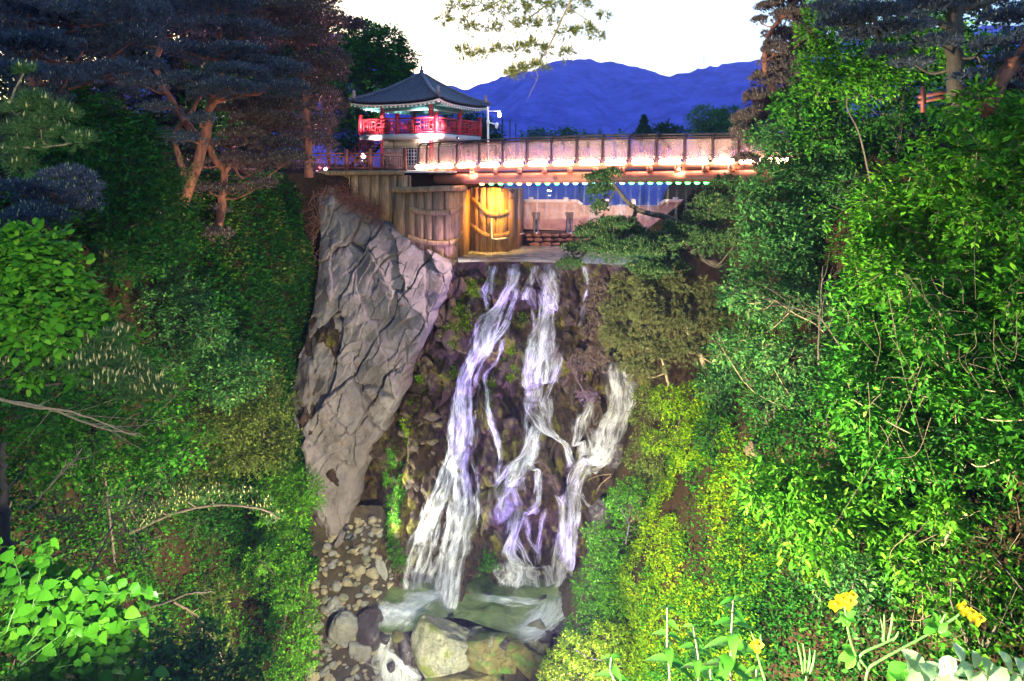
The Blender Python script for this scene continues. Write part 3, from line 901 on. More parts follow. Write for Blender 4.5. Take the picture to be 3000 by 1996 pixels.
obj('wall', Geo().prism([P(1704, 603, 37.3), P(1936, 603, 37.3), P(1938, 684, 37.0), P(1702, 684, 37.0)], (0, 0.7, 0)), M_GATE, t)
for px in (1780, 1858):
    obj('pier', Geo().prism([P(px - 5, 584, 36.95), P(px + 4, 584, 36.95), P(px + 6, 612, 36.9), P(px - 6, 612, 36.9)], (0, 0.5, 0)), M_GATE_TOP, t)
for i, (a, b) in enumerate(((1710, 1774), (1788, 1850), (1866, 1932))):
    ribbon('spill_water', [((a + b) / 2, 598, 37.2, b - a), ((a + b) / 2, 625, 37.0, b - a), ((a + b) / 2, 684, 36.75, b - a)], M_SILK_THIN, 20.5 + i, 0.0, 0.02, False, 0.04)
# rubble masonry foot below the gates
M_REDROCK = m_rock('reddish rubble', ((0.13, 0.07, 0.05), (0.24, 0.14, 0.10), (0.18, 0.11, 0.09)), 1.2, 0.7, 0.3, 0.6)
t = thing('masonry_foot', 'reddish rubble masonry below the weir gates at the pool edge', 'masonry', P(1650, 722, 36.2))
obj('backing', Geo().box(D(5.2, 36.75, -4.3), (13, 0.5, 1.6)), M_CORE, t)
def rock_mesh(seed, k=9, flat=0.7):
    g = np.random.default_rng(seed)
    n, m = 9, 12
    th = np.linspace(0.08, math.pi - 0.08, n)[:, None]; ph = np.linspace(0, 2 * math.pi, m + 1)[None]
    v = np.stack((np.sin(th) * np.cos(ph), np.sin(th) * np.sin(ph), np.cos(th) * np.ones_like(ph)), -1)
    cut = unit(g.normal(0, 1, (k, 3)))
    d = g.uniform(0.55, 0.85, k)
    for c, q in zip(cut, d):
        s = v @ c
        v = np.where((s > q)[..., None], v - (s - q)[..., None] * c, v)
    v = v * (1 + 0.10 * fbm(v[..., 0] * 3 + seed, v[..., 1] * 3, v[..., 2] * 3, 3)[..., None])
    v[:, -1] = v[:, 0]
    v[..., 2] *= flat
    G = Geo().grid(v)
    for e in (0, -1):
        G.add(np.vstack((v[e], v[e].mean(0))), [(i, i + 1, m + 1) for i in range(m)])
    return G
ROCKS = [rock_mesh(100 + i, 7 + i % 4, 0.85).mesh('stone') for i in range(10)]
def rock_copy(name, mesh, mat, loc, size, rz, parent=None, tilt=0.0):
    me = mesh
    if not (me.materials and me.materials[0] == mat):
        key = (me.name, mat.name)
        if key not in ROCK_CACHE:
            m2 = me.copy(); m2.materials.clear(); m2.materials.append(mat); ROCK_CACHE[key] = m2
        me = ROCK_CACHE[key]
    o = bpy.data.objects.new(name, me); COL.objects.link(o)
    o.location = loc; o.scale = size; o.rotation_euler = (tilt, tilt * 0.7, rz)
    if parent is not None:
        o.parent = parent
        if parent.parent is None:
            o.matrix_parent_inverse = Matrix.LocRotScale(parent.location, parent.rotation_euler, parent.scale).inverted()
    return o
ROCK_CACHE = {}
for r in range(3):
    px = 1532 + r * 9
    while px < 1930:
        w = rng.uniform(22, 40)
        rock_copy('stone', ROCKS[rng.integers(10)], M_REDROCK, P(px + w / 2, 690 + r * 13, 36.35 - 0.08 * r), (w / 2000 * 36 * K * 0.56, 0.25, 0.17), rng.uniform(-.2, .2), t)
        px += w
obj('conduit_pipe', Geo().tube(smooth_path([P(1440, 640, 32.55), P(1441, 690, 32.5), P(1447, 700, 32.5), P(1480, 698, 32.9), P(1535, 684, 35.6)], 24), 0.05, 8), M_GATE_TOP, t)

# ================================================================== footbridge
M_DARK = m_plain('dark bronze steel', (0.05, 0.028, 0.024), 0.4, 0.2, 8, 0.6, 0)
M_GIRDER = m_plain('painted girder', (0.34, 0.115, 0.065), 0.5, 0.12, 2, 0.0, 0.05)
M_DECK = m_wood('deck boards', (0.12, 0.07, 0.04), (0.22, 0.14, 0.09), (0.3, 0.2, 0.13), grain=(1, 9, 1))
M_LED = m_emit('LED diffuser', (1.0, 0.56, 0.38), 9.0)
def m_glass():
    t = NT('lightly frosted glass')
    nz = t.noise(t.coord('Object'), 3.0, 4)
    tp = t.n('ShaderNodeBsdfTransparent'); tp.inputs[0].default_value = (0.95, 0.93, 0.94, 1)
    tl = t.n('ShaderNodeBsdfTranslucent'); tl.inputs[0].default_value = (0.92, 0.66, 0.56, 1)
    df = t.n('ShaderNodeBsdfDiffuse'); df.inputs[0].default_value = (0.9, 0.62, 0.52, 1)
    gl = t.n('ShaderNodeBsdfGlossy'); gl.inputs['Roughness'].default_value = 0.06
    a = t.n('ShaderNodeMixShader'); a.inputs[0].default_value = 0.5; t.l(tl.outputs[0], a.inputs[1]); t.l(df.outputs[0], a.inputs[2])
    b = t.n('ShaderNodeMixShader'); b.inputs[0].default_value = 0.15; t.l(a.outputs[0], b.inputs[1]); t.l(gl.outputs[0], b.inputs[2])
    c = t.n('ShaderNodeMixShader'); t.l(t.math('MULTIPLY', nz, 0.36), c.inputs[0])
    t.l(tp.outputs[0], c.inputs[1]); t.l(b.outputs[0], c.inputs[2]); t.l(c.outputs[0], t.out.inputs[0])
    return t.m
M_GLASS = m_glass()
FRONT_PX = [2330, 2247, 2165, 2089, 2007, 1925, 1845, 1767, 1691, 1616, 1543, 1473, 1404, 1339, 1286, 1251, 1228]
Yp = 24.2
front = []
prev = None
SP = 1.16
for px in FRONT_PX:
    k = (px - 1500) / FPX
    if prev is None:
        Y = Yp
    else:
        ys = np.linspace(prev[1] + 0.01, prev[1] + SP + 0.3, 400)
        d = np.hypot(k * ys - prev[0], ys - prev[1])
        Y = float(ys[np.argmin(abs(d - SP))])
    prev = (k * Y, Y)
    front.append(prev)
front = np.array(front)                          # from right (near) to left (far)
print('bridge front line', np.round(front[[0, 2, 8, 12, -1]], 1).tolist())
deck_py = lambda px: lerp(px, [(1200, 492), (1290, 490), (1404, 486), (1700, 480), (2000, 477), (2330, 474)])
rail_py = lambda px: lerp(px, [(1200, 424), (1251, 420), (1286, 417), (1404, 411), (1543, 404), (1767, 396), (2007, 393), (2330, 391)])
fp = []; ft = []
for px, (x, y) in zip(FRONT_PX, front):
    fp.append(P(px, deck_py(px), y)); ft.append(P(px, rail_py(px), y))
fp, ft = np.array(fp), np.array(ft)
tng = unit(np.gradient(fp, axis=0)); nrm = np.stack((tng[:, 1], -tng[:, 0], 0 * tng[:, 0]), 1)
nrm = unit(np.where(nrm[:, 1:2] < 0, -nrm, nrm))  # away from the camera, across the deck
WID = 2.2
rp, rt = fp + nrm * WID, ft + nrm * WID
bridge = thing('footbridge', 'curved footbridge with glass railings and glowing light strips over the falls', 'bridge', fp[8] - (0, 0, 0.9))
M_DECKS = np.stack((fp - nrm * 0.12, rp + nrm * 0.12), 1)
g = Geo(); dd = smooth_path(np.hstack((M_DECKS[:, 0], M_DECKS[:, 1])), 60)
top = np.stack((dd[:, :3], dd[:, 3:]), 1); low = top - (0, 0, 0.12)
ring = np.stack((top[:, 0], top[:, 1], low[:, 1], low[:, 0], top[:, 0]), 1)
g.grid(ring); obj('deck', g, M_DECK, bridge)
fas = smooth_path(fp - nrm * 0.14, 60)
obj('fascia', Geo().grid(np.stack((fas + (0, 0, 0.02), fas - (0, 0, 0.30), fas - (0, 0, 0.30) + (0, 0.12, 0)), 1)), M_GIRDER, bridge, True)
pipe_py = lambda px: lerp(px, [(1195, 523), (1290, 522), (1404, 520), (1700, 517), (2000, 514), (2330, 512)])
pipe = []
for px, (x, y) in zip(FRONT_PX, front):
    pipe.append(P(px, pipe_py(px), y))
pipe = np.array(pipe)
pl = pipe[-1] + (pipe[-1] - pipe[-3]) * 0.3
pc = smooth_path(np.vstack((pipe, pl)) - 0.02, 70) + (0, 0.18, 0)
obj('girder_pipe', Geo().tube(pc, 0.33, 20), M_GIRDER, bridge, True)
obj('girder_pipe', Geo().tube(pc + np.interp(np.linspace(0, 1, 70)[:, None], (0, 1), (0, 1)) * 0 + np.array((0.7, 1.5, 0)), 0.33, 14), M_GIRDER, bridge, True)
for px, (x, y) in zip(FRONT_PX[1:-2], front[1:-2]):
    c = P(px - 22, (deck_py(px) + pipe_py(px)) / 2 - 1, y + 0.05)
    obj('bracket', Geo().box(c, (0.26, 0.3, 0.26)), M_GIRDER, bridge)
def post_path(a, b, n, lean=0.16):
    return np.array([a, a + (b - a) * 0.80, a + (b - a) * 0.93 + n * lean * 0.25, b + n * lean])
for i in range(len(fp)):
    n = nrm[i]
    obj('post', Geo().tube(smooth_path(post_path(fp[i] - n * 0.05, ft[i], n), 12), 0.055, 6), M_DARK, bridge)
    r0 = (rp[i] + rp[min(i + 1, len(rp) - 1)]) / 2 if i + 1 < len(rp) else rp[i]
    r1 = r0 + (rt[i] - rp[i]) * 0.93
    obj('rear_post', Geo().tube(smooth_path(post_path(r0, r1, -n), 10), 0.045, 6), M_DARK, bridge)
for off, rad, q in ((0.16, 0.045, 0.0), (0.10, 0.022, -0.13)):
    obj('handrail', Geo().tube(smooth_path(ft + nrm * off + (0, 0, q), 60), rad, 8), M_DARK, bridge)
    obj('handrail', Geo().tube(smooth_path(rt - nrm * off + (0, 0, q - 0.08), 60), rad, 8), M_DARK, bridge)
lamps = []
for i in range(len(fp) - 1):
    for A, B, s, zz in ((fp, ft, 0.0, 0.0), (rp, rt, 0.0, -0.05)):
        a, b = A[i], A[i + 1]; d = b - a
        a1, b1 = a + d * 0.07, b - d * 0.07
        h0, h1 = (B[i] - a) * 0.12, (B[i] - a) * 0.84
        q = nrm[i] * 0.012
        v = np.array([a1 + h0, b1 + h0, b1 + h1, a1 + h1])
        obj('glass_panel', Geo().prism(v, q), M_GLASS, bridge)
    for t_ in (0.09, 0.91):
        c = fp[i] + (fp[i + 1] - fp[i]) * t_ + (ft[i] - fp[i]) * 0.22
        obj('glass_clamp', Geo().box(c, (0.10, 0.06, 0.06)), M_STEEL, bridge)
    a, b = fp[i] - nrm[i] * 0.20, fp[i + 1] - nrm[i + 1] * 0.20
    d = b - a
    obj('light_strip', Geo().tube([a + d * .12 + (0, 0, 0.045), a + d * .16 + (0, 0, .045), b - d * .16 + (0, 0, .045), b - d * .12 + (0, 0, 0.045)], [0.05, 0.12, 0.12, 0.05], 10), M_LED, bridge, True)

# ---- lamps: every light has its fixture
M_HOUS = m_plain('black lamp housing', (0.02, 0.02, 0.022), 0.5, 0.1, 8)
LENS = {}
def floodlight(loc, aim, power, color, cone, label, blend=0.5, size=0.16, radius=0.10, group='floodlights', lens=8.0, name='floodlight'):
    t = thing(name, label, 'floodlight', loc, group)
    loc = np.asarray(loc, float); aim = np.asarray(aim, float)
    d = unit(aim - loc)
    q = Vector(d).to_track_quat('-Z', 'Y')
    s = size
    g = Geo()
    prof = [(0.01, -0.9 * s), (0.55 * s, -0.85 * s), (0.7 * s, -0.5 * s), (s, 0.45 * s), (s, 0.6 * s), (0.88 * s, 0.6 * s), (0.86 * s, 0.42 * s)]
    def lathe_dir(prof):
        G = Geo().lathe([(r, z) for r, z in prof], k=14)
        m = np.array(Vector(d).to_track_quat('Z', 'Y').to_matrix())
        G.v[0] = G.v[0] @ m.T + loc
        return G
    obj('housing', lathe_dir(prof), M_HOUS, t, True)
    key = tuple(color) + (lens,)
    if key not in LENS: LENS[key] = m_emit('lit lens', color, lens)
    obj('lens', lathe_dir([(0.86 * s, 0.43 * s), (0.5 * s, 0.47 * s), (0.0, 0.48 * s)]), LENS[key], t, True)
    obj('bracket', Geo().bar(loc - d * s * 0.3 - (0, 0, 0.02), loc - (0, 0, 2.6 * s), 0.035, 0.06).box(loc - (0, 0, 2.6 * s), (2 * s, 1.2 * s, 0.03)), M_HOUS, t)
    L = bpy.data.lights.new('lamp', 'SPOT')
    L.energy = power; L.color = color; L.spot_size = R(cone); L.spot_blend = blend; L.shadow_soft_size = radius
    lo = bpy.data.objects.new('lamp', L); COL.objects.link(lo)
    lo.parent = t; lo.location = Vector(d * s * 0.75)
    lo.rotation_euler = q.to_euler()
    return t

# ================================================================== pavilion
M_RED = m_plain('red painted wood', (0.42, 0.018, 0.025), 0.5, 0.2, 5, 0, 0.1)
M_REDDARK = m_plain('dark red wood', (0.12, 0.022, 0.014), 0.6, 0.3, 5, 0, 0.1)
M_TILE = m_plain('dark roof tile', (0.075, 0.062, 0.085), 0.5, 0.3, 4, 0, 0.2)
M_TEAL = m_plain('teal painted timber', (0.12, 0.40, 0.38), 0.6, 0.15, 5)
M_WHITE = m_plain('white paint', (0.78, 0.76, 0.76), 0.6, 0.06, 5)
M_CREAM = m_plain('cream panel', (0.62, 0.56, 0.40), 0.7, 0.08, 4)
M_SLAB = m_plain('pale slab', (0.50, 0.46, 0.45), 0.7, 0.1, 3)
def m_brick():
    t = NT('small red brick')
    br = t.n('ShaderNodeTexBrick', Scale=1.0)
    br.inputs['Color1'].default_value = (0.20, 0.08, 0.06, 1); br.inputs['Color2'].default_value = (0.15, 0.06, 0.05, 1)
    br.inputs['Mortar'].default_value = (0.55, 0.5, 0.48, 1); br.inputs['Mortar Size'].default_value = 0.012
    br.inputs['Brick Width'].default_value = 0.22; br.inputs['Row Height'].default_value = 0.075
    tc = t.n('ShaderNodeTexCoord'); sp = t.n('ShaderNodeSeparateXYZ'); cb = t.n('ShaderNodeCombineXYZ')
    t.l(tc.outputs['Object'], sp.inputs[0]); t.l(t.math('ADD', sp.outputs[0], sp.outputs[1]), cb.inputs[0]); t.l(sp.outputs[2], cb.inputs[1])
    t.l(cb.outputs[0], br.inputs['Vector']); t.col(br.outputs[0]); t.set(0.8)
    t.bump(br.outputs['Fac'], -0.4, 0.01)
    return t.m
M_BRICK = m_brick()
PAV = thing('pavilion', 'two-storey red pavilion with dark tiled hip roof and lattice balcony', 'pavilion', (-6.15, 46.9, -0.42), rz=R(-25))
def pv(name, g, m, par=None, smooth=False):
    o = obj(name, g, m, par or PAV, smooth, local=True)
    return o
Z0 = 0.42                                           # heights below are above the eye; add Z0 for local
H_C, H_R, H_E = 1.9, 2.93, 3.47                     # half spans: columns, railing, eaves
zs_, zt_ = 1.57 + Z0, 1.92 + Z0                     # balcony slab
for sx in (-1, 1):
    for sy in (-1, 1):
        pv('column', Geo().tube([(sx * H_C, sy * H_C, 0), (sx * H_C, sy * H_C, 3.95 + Z0)], 0.16, 14), M_RED, smooth=True)
pv('balcony_slab', Geo().box((0, 0, (zs_ + zt_) / 2), (2 * H_R + 0.1, 2 * H_R + 0.1, zt_ - zs_ - 0.02)), M_SLAB)
# lower storey: brick walls between the columns, cream lintel panels, a barred window
for k in range(4):
    a = k * math.pi / 2
    c, s = math.cos(a), math.sin(a)
    Rm = np.array(((c, -s, 0), (s, c, 0), (0, 0, 1)))
    def rot(G, Rm=Rm):
        G.v = [v @ Rm.T for v in G.v]; return G
    pv('lintel', rot(Geo().box((0, -H_C, 1.72), (2 * H_C - 0.2, 0.24, 0.52))), M_CREAM)
    for x in (-0.95, 0.95):
        pv('lintel_seam', rot(Geo().box((x, -H_C - 0.125, 1.72), (0.025, 0.02, 0.48))), M_DARK)
    pv('lintel_line', rot(Geo().box((0, -H_C - 0.125, 1.58), (2 * H_C - 0.5, 0.02, 0.02))), M_DARK)
    if k == 0:
        for x0, x1, z0, z1 in ((-1.8, -0.35, 0, 1.45), (0.85, 1.8, 0, 1.45), (-0.35, 0.85, 0, 0.35)):
            pv('brick_wall', rot(Geo().box(((x0 + x1) / 2, -H_C, (z0 + z1) / 2), (x1 - x0, 0.16, z1 - z0))), M_BRICK)
        w = pv('window', rot(Geo().box((0.25, -H_C + 0.05, 0.9), (1.2, 0.04, 1.1))), m_plain('dark window', (0.03, 0.02, 0.05), 0.15, 0.1))
        for x in np.linspace(-0.3, 0.8, 6):
            pv('window_bar', rot(Geo().box((x, -H_C - 0.02, 0.9), (0.025, 0.025, 1.1))), M_WHITE, w)
        for z in np.linspace(0.45, 1.35, 5):
            pv('window_bar', rot(Geo().box((0.25, -H_C - 0.03, z), (1.2, 0.02, 0.025))), M_WHITE, w)
    else:
        pv('brick_wall', rot(Geo().box((0, -H_C, 0.72), (2 * H_C - 0.2, 0.16, 1.44))), M_BRICK)
    # header beam and upper bracket board
    pv('beam', rot(Geo().box((0, -H_C, 3.62 + Z0), (2 * H_C + 0.3, 0.14, 0.30))), M_TEAL)
    pv('beam_edge', rot(Geo().box((0, -H_C - 0.075, 3.50 + Z0), (2 * H_C + 0.3, 0.02, 0.05))), M_WHITE)
    # balcony posts and lattice panels
    for x in (-H_R, 0.0):
        pv('railing_post', rot(Geo().box((x, -H_R, zt_ + 0.62), (0.20, 0.20, 1.26)).box((x, -H_R, zt_ + 1.27), (0.26, 0.26, 0.06))), M_RED)
    for x0 in (-H_R, 0.0):
        a0, a1 = x0 + 0.10, x0 + H_R - 0.10
        zb, ztp = zt_ + 0.10, zt_ + 0.98
        rows = [(a0, a1, ztp, ztp, 0.10), (a0, a1, zb, zb, 0.08)]
        L = a1 - a0
        pat = []
        for u in (0.06, 0.40, 0.60, 0.94): pat.append((u, u, 0, 1))
        for u in (0.17, 0.29, 0.71, 0.83): pat.append((u, u, 0.18, 0.82))
        for u in (0.47, 0.53): pat.append((u, u, 0.0, 0.40))
        for q in (0.18, 0.82): pat.append((0.06, 0.40, q, q)); pat.append((0.60, 0.94, q, q))
        for q in (0.42, 0.70): pat.append((0.40, 0.60, q, q))
        pat += [(0.06, 0.17, 0.5, 0.5), (0.29, 0.40, 0.5, 0.5), (0.60, 0.71, 0.5, 0.5), (0.83, 0.94, 0.5, 0.5), (0.23, 0.23, 0.18, 0.82), (0.77, 0.77, 0.18, 0.82)]
        for xa, xb, za, zb_, w in rows:
            pv('rail', rot(Geo().bar((xa, -H_R, za), (xb, -H_R, zb_), 0.09, w)), M_RED)
        for u0, u1, q0, q1 in pat:
            pv('lattice_bar', rot(Geo().bar((a0 + u0 * L, -H_R, zb + q0 * (ztp - zb)), (a0 + u1 * L, -H_R, zb + q1 * (ztp - zb)), 0.05, 0.055)), M_RED)
# roof
ZA, ZE = 6.12 + Z0, 3.92 + Z0
def roof_z(x, y):
    r = np.maximum(abs(x), abs(y)) / H_E
    m = np.minimum(abs(x), abs(y)) / np.maximum(np.maximum(abs(x), abs(y)), 1e-6)
    return ZE + (ZA - ZE) * (1 - r) ** 1.28 + 0.26 * m ** 3 * r ** 2
n = 25
roof = None
for k in range(4):
    a = k * math.pi / 2; c, s = math.cos(a), math.sin(a); Rm = np.array(((c, -s, 0), (s, c, 0), (0, 0, 1)))
    tt = np.linspace(0.0, 1, n)[:, None]; uu = np.linspace(-1, 1, n)[None]
    X = tt * uu * H_E; Y = -tt * H_E + 0 * uu
    V = np.stack((X, Y, roof_z(X, Y)), -1) @ Rm.T
    o = pv('roof_slope', Geo().grid(V).grid(V - (0, 0, 0.16)), M_TILE, smooth=True)
    for x in np.arange(-H_E + 0.16, H_E - 0.1, 0.272):
        ys = np.linspace(min(abs(x) + 0.02, H_E - 0.2), H_E + 0.03, 12)
        p = np.stack((np.full(12, x), -ys, roof_z(np.full(12, x), np.minimum(ys, H_E)) + 0.03), 1) @ Rm.T
        pv('tile_row', Geo().tube(p, 0.068, 6), M_TILE, o, smooth=True)
    # eaves: board, rafters with white ends
    ex = np.linspace(-H_E, H_E, 25)
    eb = np.stack((ex, np.full(25, -H_E + 0.03), roof_z(ex, np.full(25, H_E)) - 0.14), 1)
    pv('eave_board', Geo().grid(np.stack((eb, eb - (0, 0, 0.09), eb - (0, -0.06, 0.09)), 1) @ Rm.T), M_WHITE, o)
    for x in np.linspace(-H_E + 0.15, H_E - 0.15, 22):
        z = float(roof_z(np.array(x), np.array(H_E))) - 0.29
        a_, b_ = np.array((x * 0.62, -H_C + 0.1, z + 0.22)), np.array((x, -H_E + 0.10, z))
        rf = pv('rafter', Geo().tube(np.array((a_, b_)) @ Rm.T, 0.055, 8), M_TEAL, o)
        dv = unit(b_ - a_)
        pv('rafter_end', Geo().tube(np.array((b_ - dv * 0.03, b_ + dv * 0.014)) @ Rm.T, 0.064, 10), M_WHITE, o)
    hp = np.linspace(0.04, 1.0, 14) * H_E
    hz = roof_z(hp, hp) + 0.07
    hip = pv('hip_ridge', Geo().tube(np.stack((hp, -hp, hz), 1) @ Rm.T, np.linspace(0.11, 0.13, 14), 8), M_TILE, smooth=True)
    e = np.array((H_E * 0.93, -H_E * 0.93, roof_z(np.array(H_E * .93), np.array(H_E * .93)) + 0.2))
    pv('ridge_end_tile', Geo().lathe([(0.02, -0.12), (0.13, -0.1), (0.15, 0.1), (0.1, 0.22), (0.13, 0.3), (0.08, 0.42), (0.0, 0.44)], e @ Rm.T, 10), m_plain('grey ridge tile', (0.3, 0.2, 0.2), 0.7), hip, smooth=True)
pv('ceiling', Geo().box((0, 0, 3.86 + Z0), (2 * H_C + 1.6, 2 * H_C + 1.6, 0.04)), M_TEAL)
pv('finial', Geo().lathe([(0.26, ZA - 0.12), (0.22, ZA + 0.02), (0.12, ZA + 0.10), (0.17, ZA + 0.2), (0.06, ZA + 0.30), (0.10, ZA + 0.42), (0.04, ZA + 0.55), (0.03, ZA + 0.7), (0.0, ZA + 0.85)], k=12), M_TILE, smooth=True)
# outside stair on the far left
st = pv('stair', Geo().bar((-H_R - 2.6, -1.0, 0.05), (-H_R, -1.0, zt_), 0.08, 0.24).bar((-H_R - 2.6, 0.2, 0.05), (-H_R, 0.2, zt_), 0.08, 0.24), M_REDDARK)
for i in range(11):
    f = (i + 0.5) / 11
    pv('tread', Geo().box((-H_R - 2.6 + 2.6 * f, -0.4, zt_ * f + 0.05), (0.27, 1.16, 0.05)), M_SLAB, st)
for yy in (-1.04, 0.24):
    pv('stair_rail', Geo().bar((-H_R - 2.6, yy, 0.98), (-H_R, yy, zt_ + 0.95), 0.07, 0.08).bar((-H_R - 2.6, yy, 0.45), (-H_R, yy, zt_ + 0.42), 0.05, 0.05), M_RED, st)
    for i in range(9):
        f = i / 8
        x = -H_R - 2.6 + 2.6 * f
        pv('stair_baluster', Geo().bar((x, yy, zt_ * f + 0.05), (x, yy, zt_ * f + 0.98), 0.06 if i % 4 else 0.12), M_RED, st)

# ---- terrace fence
M_FENCE = m_plain('dark stained timber', (0.22, 0.055, 0.03), 0.6, 0.3, 6)
FN = [(800, 33.0), (831, 32.9), (912, 32.7), (1016, 32.55), (1086, 32.45), (1188, 32.3)]
fence = thing('terrace_fence', 'dark timber lattice fence along the terrace edge before the pavilion', 'fence', P(1000, 499, 32.5))
fb = [P(px, 499, y) for px, y in FN]
FH = 0.98
for q in fb:
    obj('post', Geo().box(q + (0, 0, FH * 0.56), (0.15, 0.15, FH * 1.22)).box(q + (0, 0, FH * 1.19), (0.19, 0.19, 0.05)), M_FENCE, fence)
for a, b in zip(fb[:-1], fb[1:]):
    d = b - a
    for h, w in ((0.97, 0.08), (0.80, 0.06), (0.13, 0.07)):
        obj('rail', Geo().bar(a + (0, 0, FH * h), b + (0, 0, FH * h), 0.07, w), M_FENCE, fence)
    nb = max(6, int(np.linalg.norm(d) / 0.13))
    for i in range(1, nb):
        f = i / nb
        if 0.36 < f < 0.66:
            continue
        q = a + d * f
        obj('baluster', Geo().bar(q + (0, 0, FH * 0.13), q + (0, 0, FH * 0.80), 0.045), M_FENCE, fence)
    for f0, f1, h0, h1 in ((.36, .36, .13, .8), (.66, .66, .13, .8), (.36, .56, .6, .6), (.46, .66, .36, .36), (.46, .46, .13, .6), (.56, .56, .36, .8)):
        obj('lattice_bar', Geo().bar(a + d * f0 + (0, 0, FH * h0), a + d * f1 + (0, 0, FH * h1), 0.05), M_FENCE, fence)

# ---- lamp and camera pole beside the pavilion
t = thing('camera_pole', 'slim pale pole with a lamp arm and a security camera beside the pavilion', 'pole', P(1431, 492, 38))
pb, pt_ = P(1431, 492, 38), P(1429, 313, 38)
obj('mast', Geo().tube([pb, pt_], 0.07, 10), M_WHITE, t, True)
obj('lamp_arm', Geo().tube([P(1430, 326, 38), P(1467, 325, 38)], 0.035, 8), M_WHITE, t)
obj('lamp_globe', Geo().lathe([(0.0, -.19), (0.09, -.14), (0.12, 0), (0.08, .13), (0.0, .17)], P(1463, 336, 38), 12), m_emit('lamp globe', (1, .95, .92), 4.0), t, True)
obj('camera_arm', Geo().tube([P(1430, 359, 38), P(1452, 364, 38)], 0.035, 8), M_WHITE, t)
obj('camera_box', Geo().box(P(1430, 359, 38), (0.2, 0.2, 0.25)), M_WHITE, t)
obj('camera_head', Geo().lathe([(0.0, -.22), (0.09, -.16), (0.11, -.02), (0.13, .02), (0.12, .16), (0.0, .2)], P(1455, 368, 38), 12), M_WHITE, t, True)

# ---- utility poles across the lake, pylons on the ridge
M_POLE = m_plain('weathered pole', (0.05, 0.045, 0.06), 0.8)
for i, (px, y0, y1) in enumerate(((1472, 348, 430), (1494, 352, 430), (1511, 362, 430), (1527, 380, 430))):
    t = thing('utility_pole', ('nearest tall', 'second', 'third', 'shortest and farthest')[i] + ' dark utility pole right of the camera pole', 'utility pole', P(px, y1 + 40, 95 + 14 * i), 'utility poles beyond the lake')
    Yq = 95 + 14 * i
    obj('mast', Geo().tube([P(px, 500, Yq), P(px, y0, Yq)], 0.14, 7), M_POLE, t)
    obj('cross_arm', Geo().bar(P(px - 3, y0 + 5, Yq), P(px + 3, y0 + 5, Yq), 0.12), M_POLE, t)
M_PYL = m_plain('grey pylon steel', (0.45, 0.5, 0.6), 0.5)
for px, pyb, lab in ((2024, 214, 'left steel pylon on the mountain ridge'), (2062, 207, 'right steel pylon on the mountain ridge')):
    Yq = 1500
    t = thing('pylon', lab, 'pylon', P(px, pyb, Yq), 'pylons on the ridge')
    for s in (-3, 3):
        obj('leg', Geo().tube([P(px + s, pyb + 4, Yq), P(px + s * 0.2, pyb - 44, Yq)], 0.5, 5), M_PYL, t)
    for dy in (14, 24, 34):
        obj('cross_arm', Geo().bar(P(px - 4, pyb - dy, Yq), P(px + 4, pyb - dy, Yq), 0.8), M_PYL, t)

# ---- water jets from the bridge girder, each with its coloured nozzle light
def m_jet():
    t = NT('spray')
    tc = t.n('ShaderNodeTexCoord'); co = t.coord('Object', (14, 14, 0.8))
    nz = t.ramp(t.noise(co, 1.0, 3), ((0.40, (0.0,) * 3), (0.80, (0.16,) * 3)))
    df = t.n('ShaderNodeBsdfTranslucent'); df.inputs[0].default_value = (0.9, 0.88, 0.86, 1)
    d2 = t.n('ShaderNodeBsdfDiffuse'); d2.inputs[0].default_value = (0.9, 0.88, 0.86, 1)
    m0 = t.n('ShaderNodeMixShader'); t.l(df.outputs[0], m0.inputs[1]); t.l(d2.outputs[0], m0.inputs[2])
    tp = t.n('ShaderNodeBsdfTransparent'); mx = t.n('ShaderNodeMixShader')
    t.l(nz, mx.inputs[0]); t.l(tp.outputs[0], mx.inputs[1]); t.l(m0.outputs[0], mx.inputs[2]); t.l(mx.outputs[0], t.out.inputs[0])
    return t.m
M_JET = m_jet()
M_GREEN = m_emit('green nozzle light', (0.06, 1.0, 0.12), 2.2)
M_YEL = m_emit('yellow nozzle light', (1.0, 0.75, 0.12), 2.2)
M_CYAN = m_emit('cyan nozzle light', (0.25, 1.0, 0.85), 1.2)
pcx = np.array([(p[0] / p[1], *p) for p in pc]); o_ = np.argsort(pcx[:, 0])
for i, px in enumerate(np.arange(1412, 2150, 27.4)):
    k = (px - 1500) / FPX
    q = np.array([np.interp(k, pcx[o_, 0], pcx[o_, j]) for j in (1, 2, 3)])
    a = q - (0, 0, 0.36)
    colr, mat = ('yellow', M_YEL) if i in (0, 4, 5) else (('cyan', M_CYAN) if 9 <= i <= 15 else ('green', M_GREEN))
    t = thing('water_jet', f'thin falling water jet with {colr} light under the bridge girder', 'water jet', a, f'{colr} lit jets under the bridge')
    obj('nozzle_light', Geo().tube([a + (-0.13, 0, 0.02), a + (-.06, 0, -.01), a + (.06, 0, -.01), a + (0.13, 0, 0.02)], (0.02, 0.055, 0.055, 0.02), 8), mat, t, True)
    zz = np.linspace(0, -1.9, 8)
    pth = a + np.stack((0.02 * zz, -0.10 * zz * 0 + 0.25 * np.sqrt(-zz), zz), 1)
    obj('spray', Geo().tube(pth, np.linspace(0.012, 0.12, 8), 8, False), M_JET, t, True)
# ================================================================== vegetation
def proj(p):
    p = np.asarray(p, float)
    c, s = math.cos(PITCH), math.sin(PITCH)
    zc = p[..., 1] * c - p[..., 2] * s; yc = p[..., 1] * s + p[..., 2] * c
    return IW / 2 + FPX * p[..., 0] / zc, IH / 2 - FPX * yc / zc + IW * SHIFT

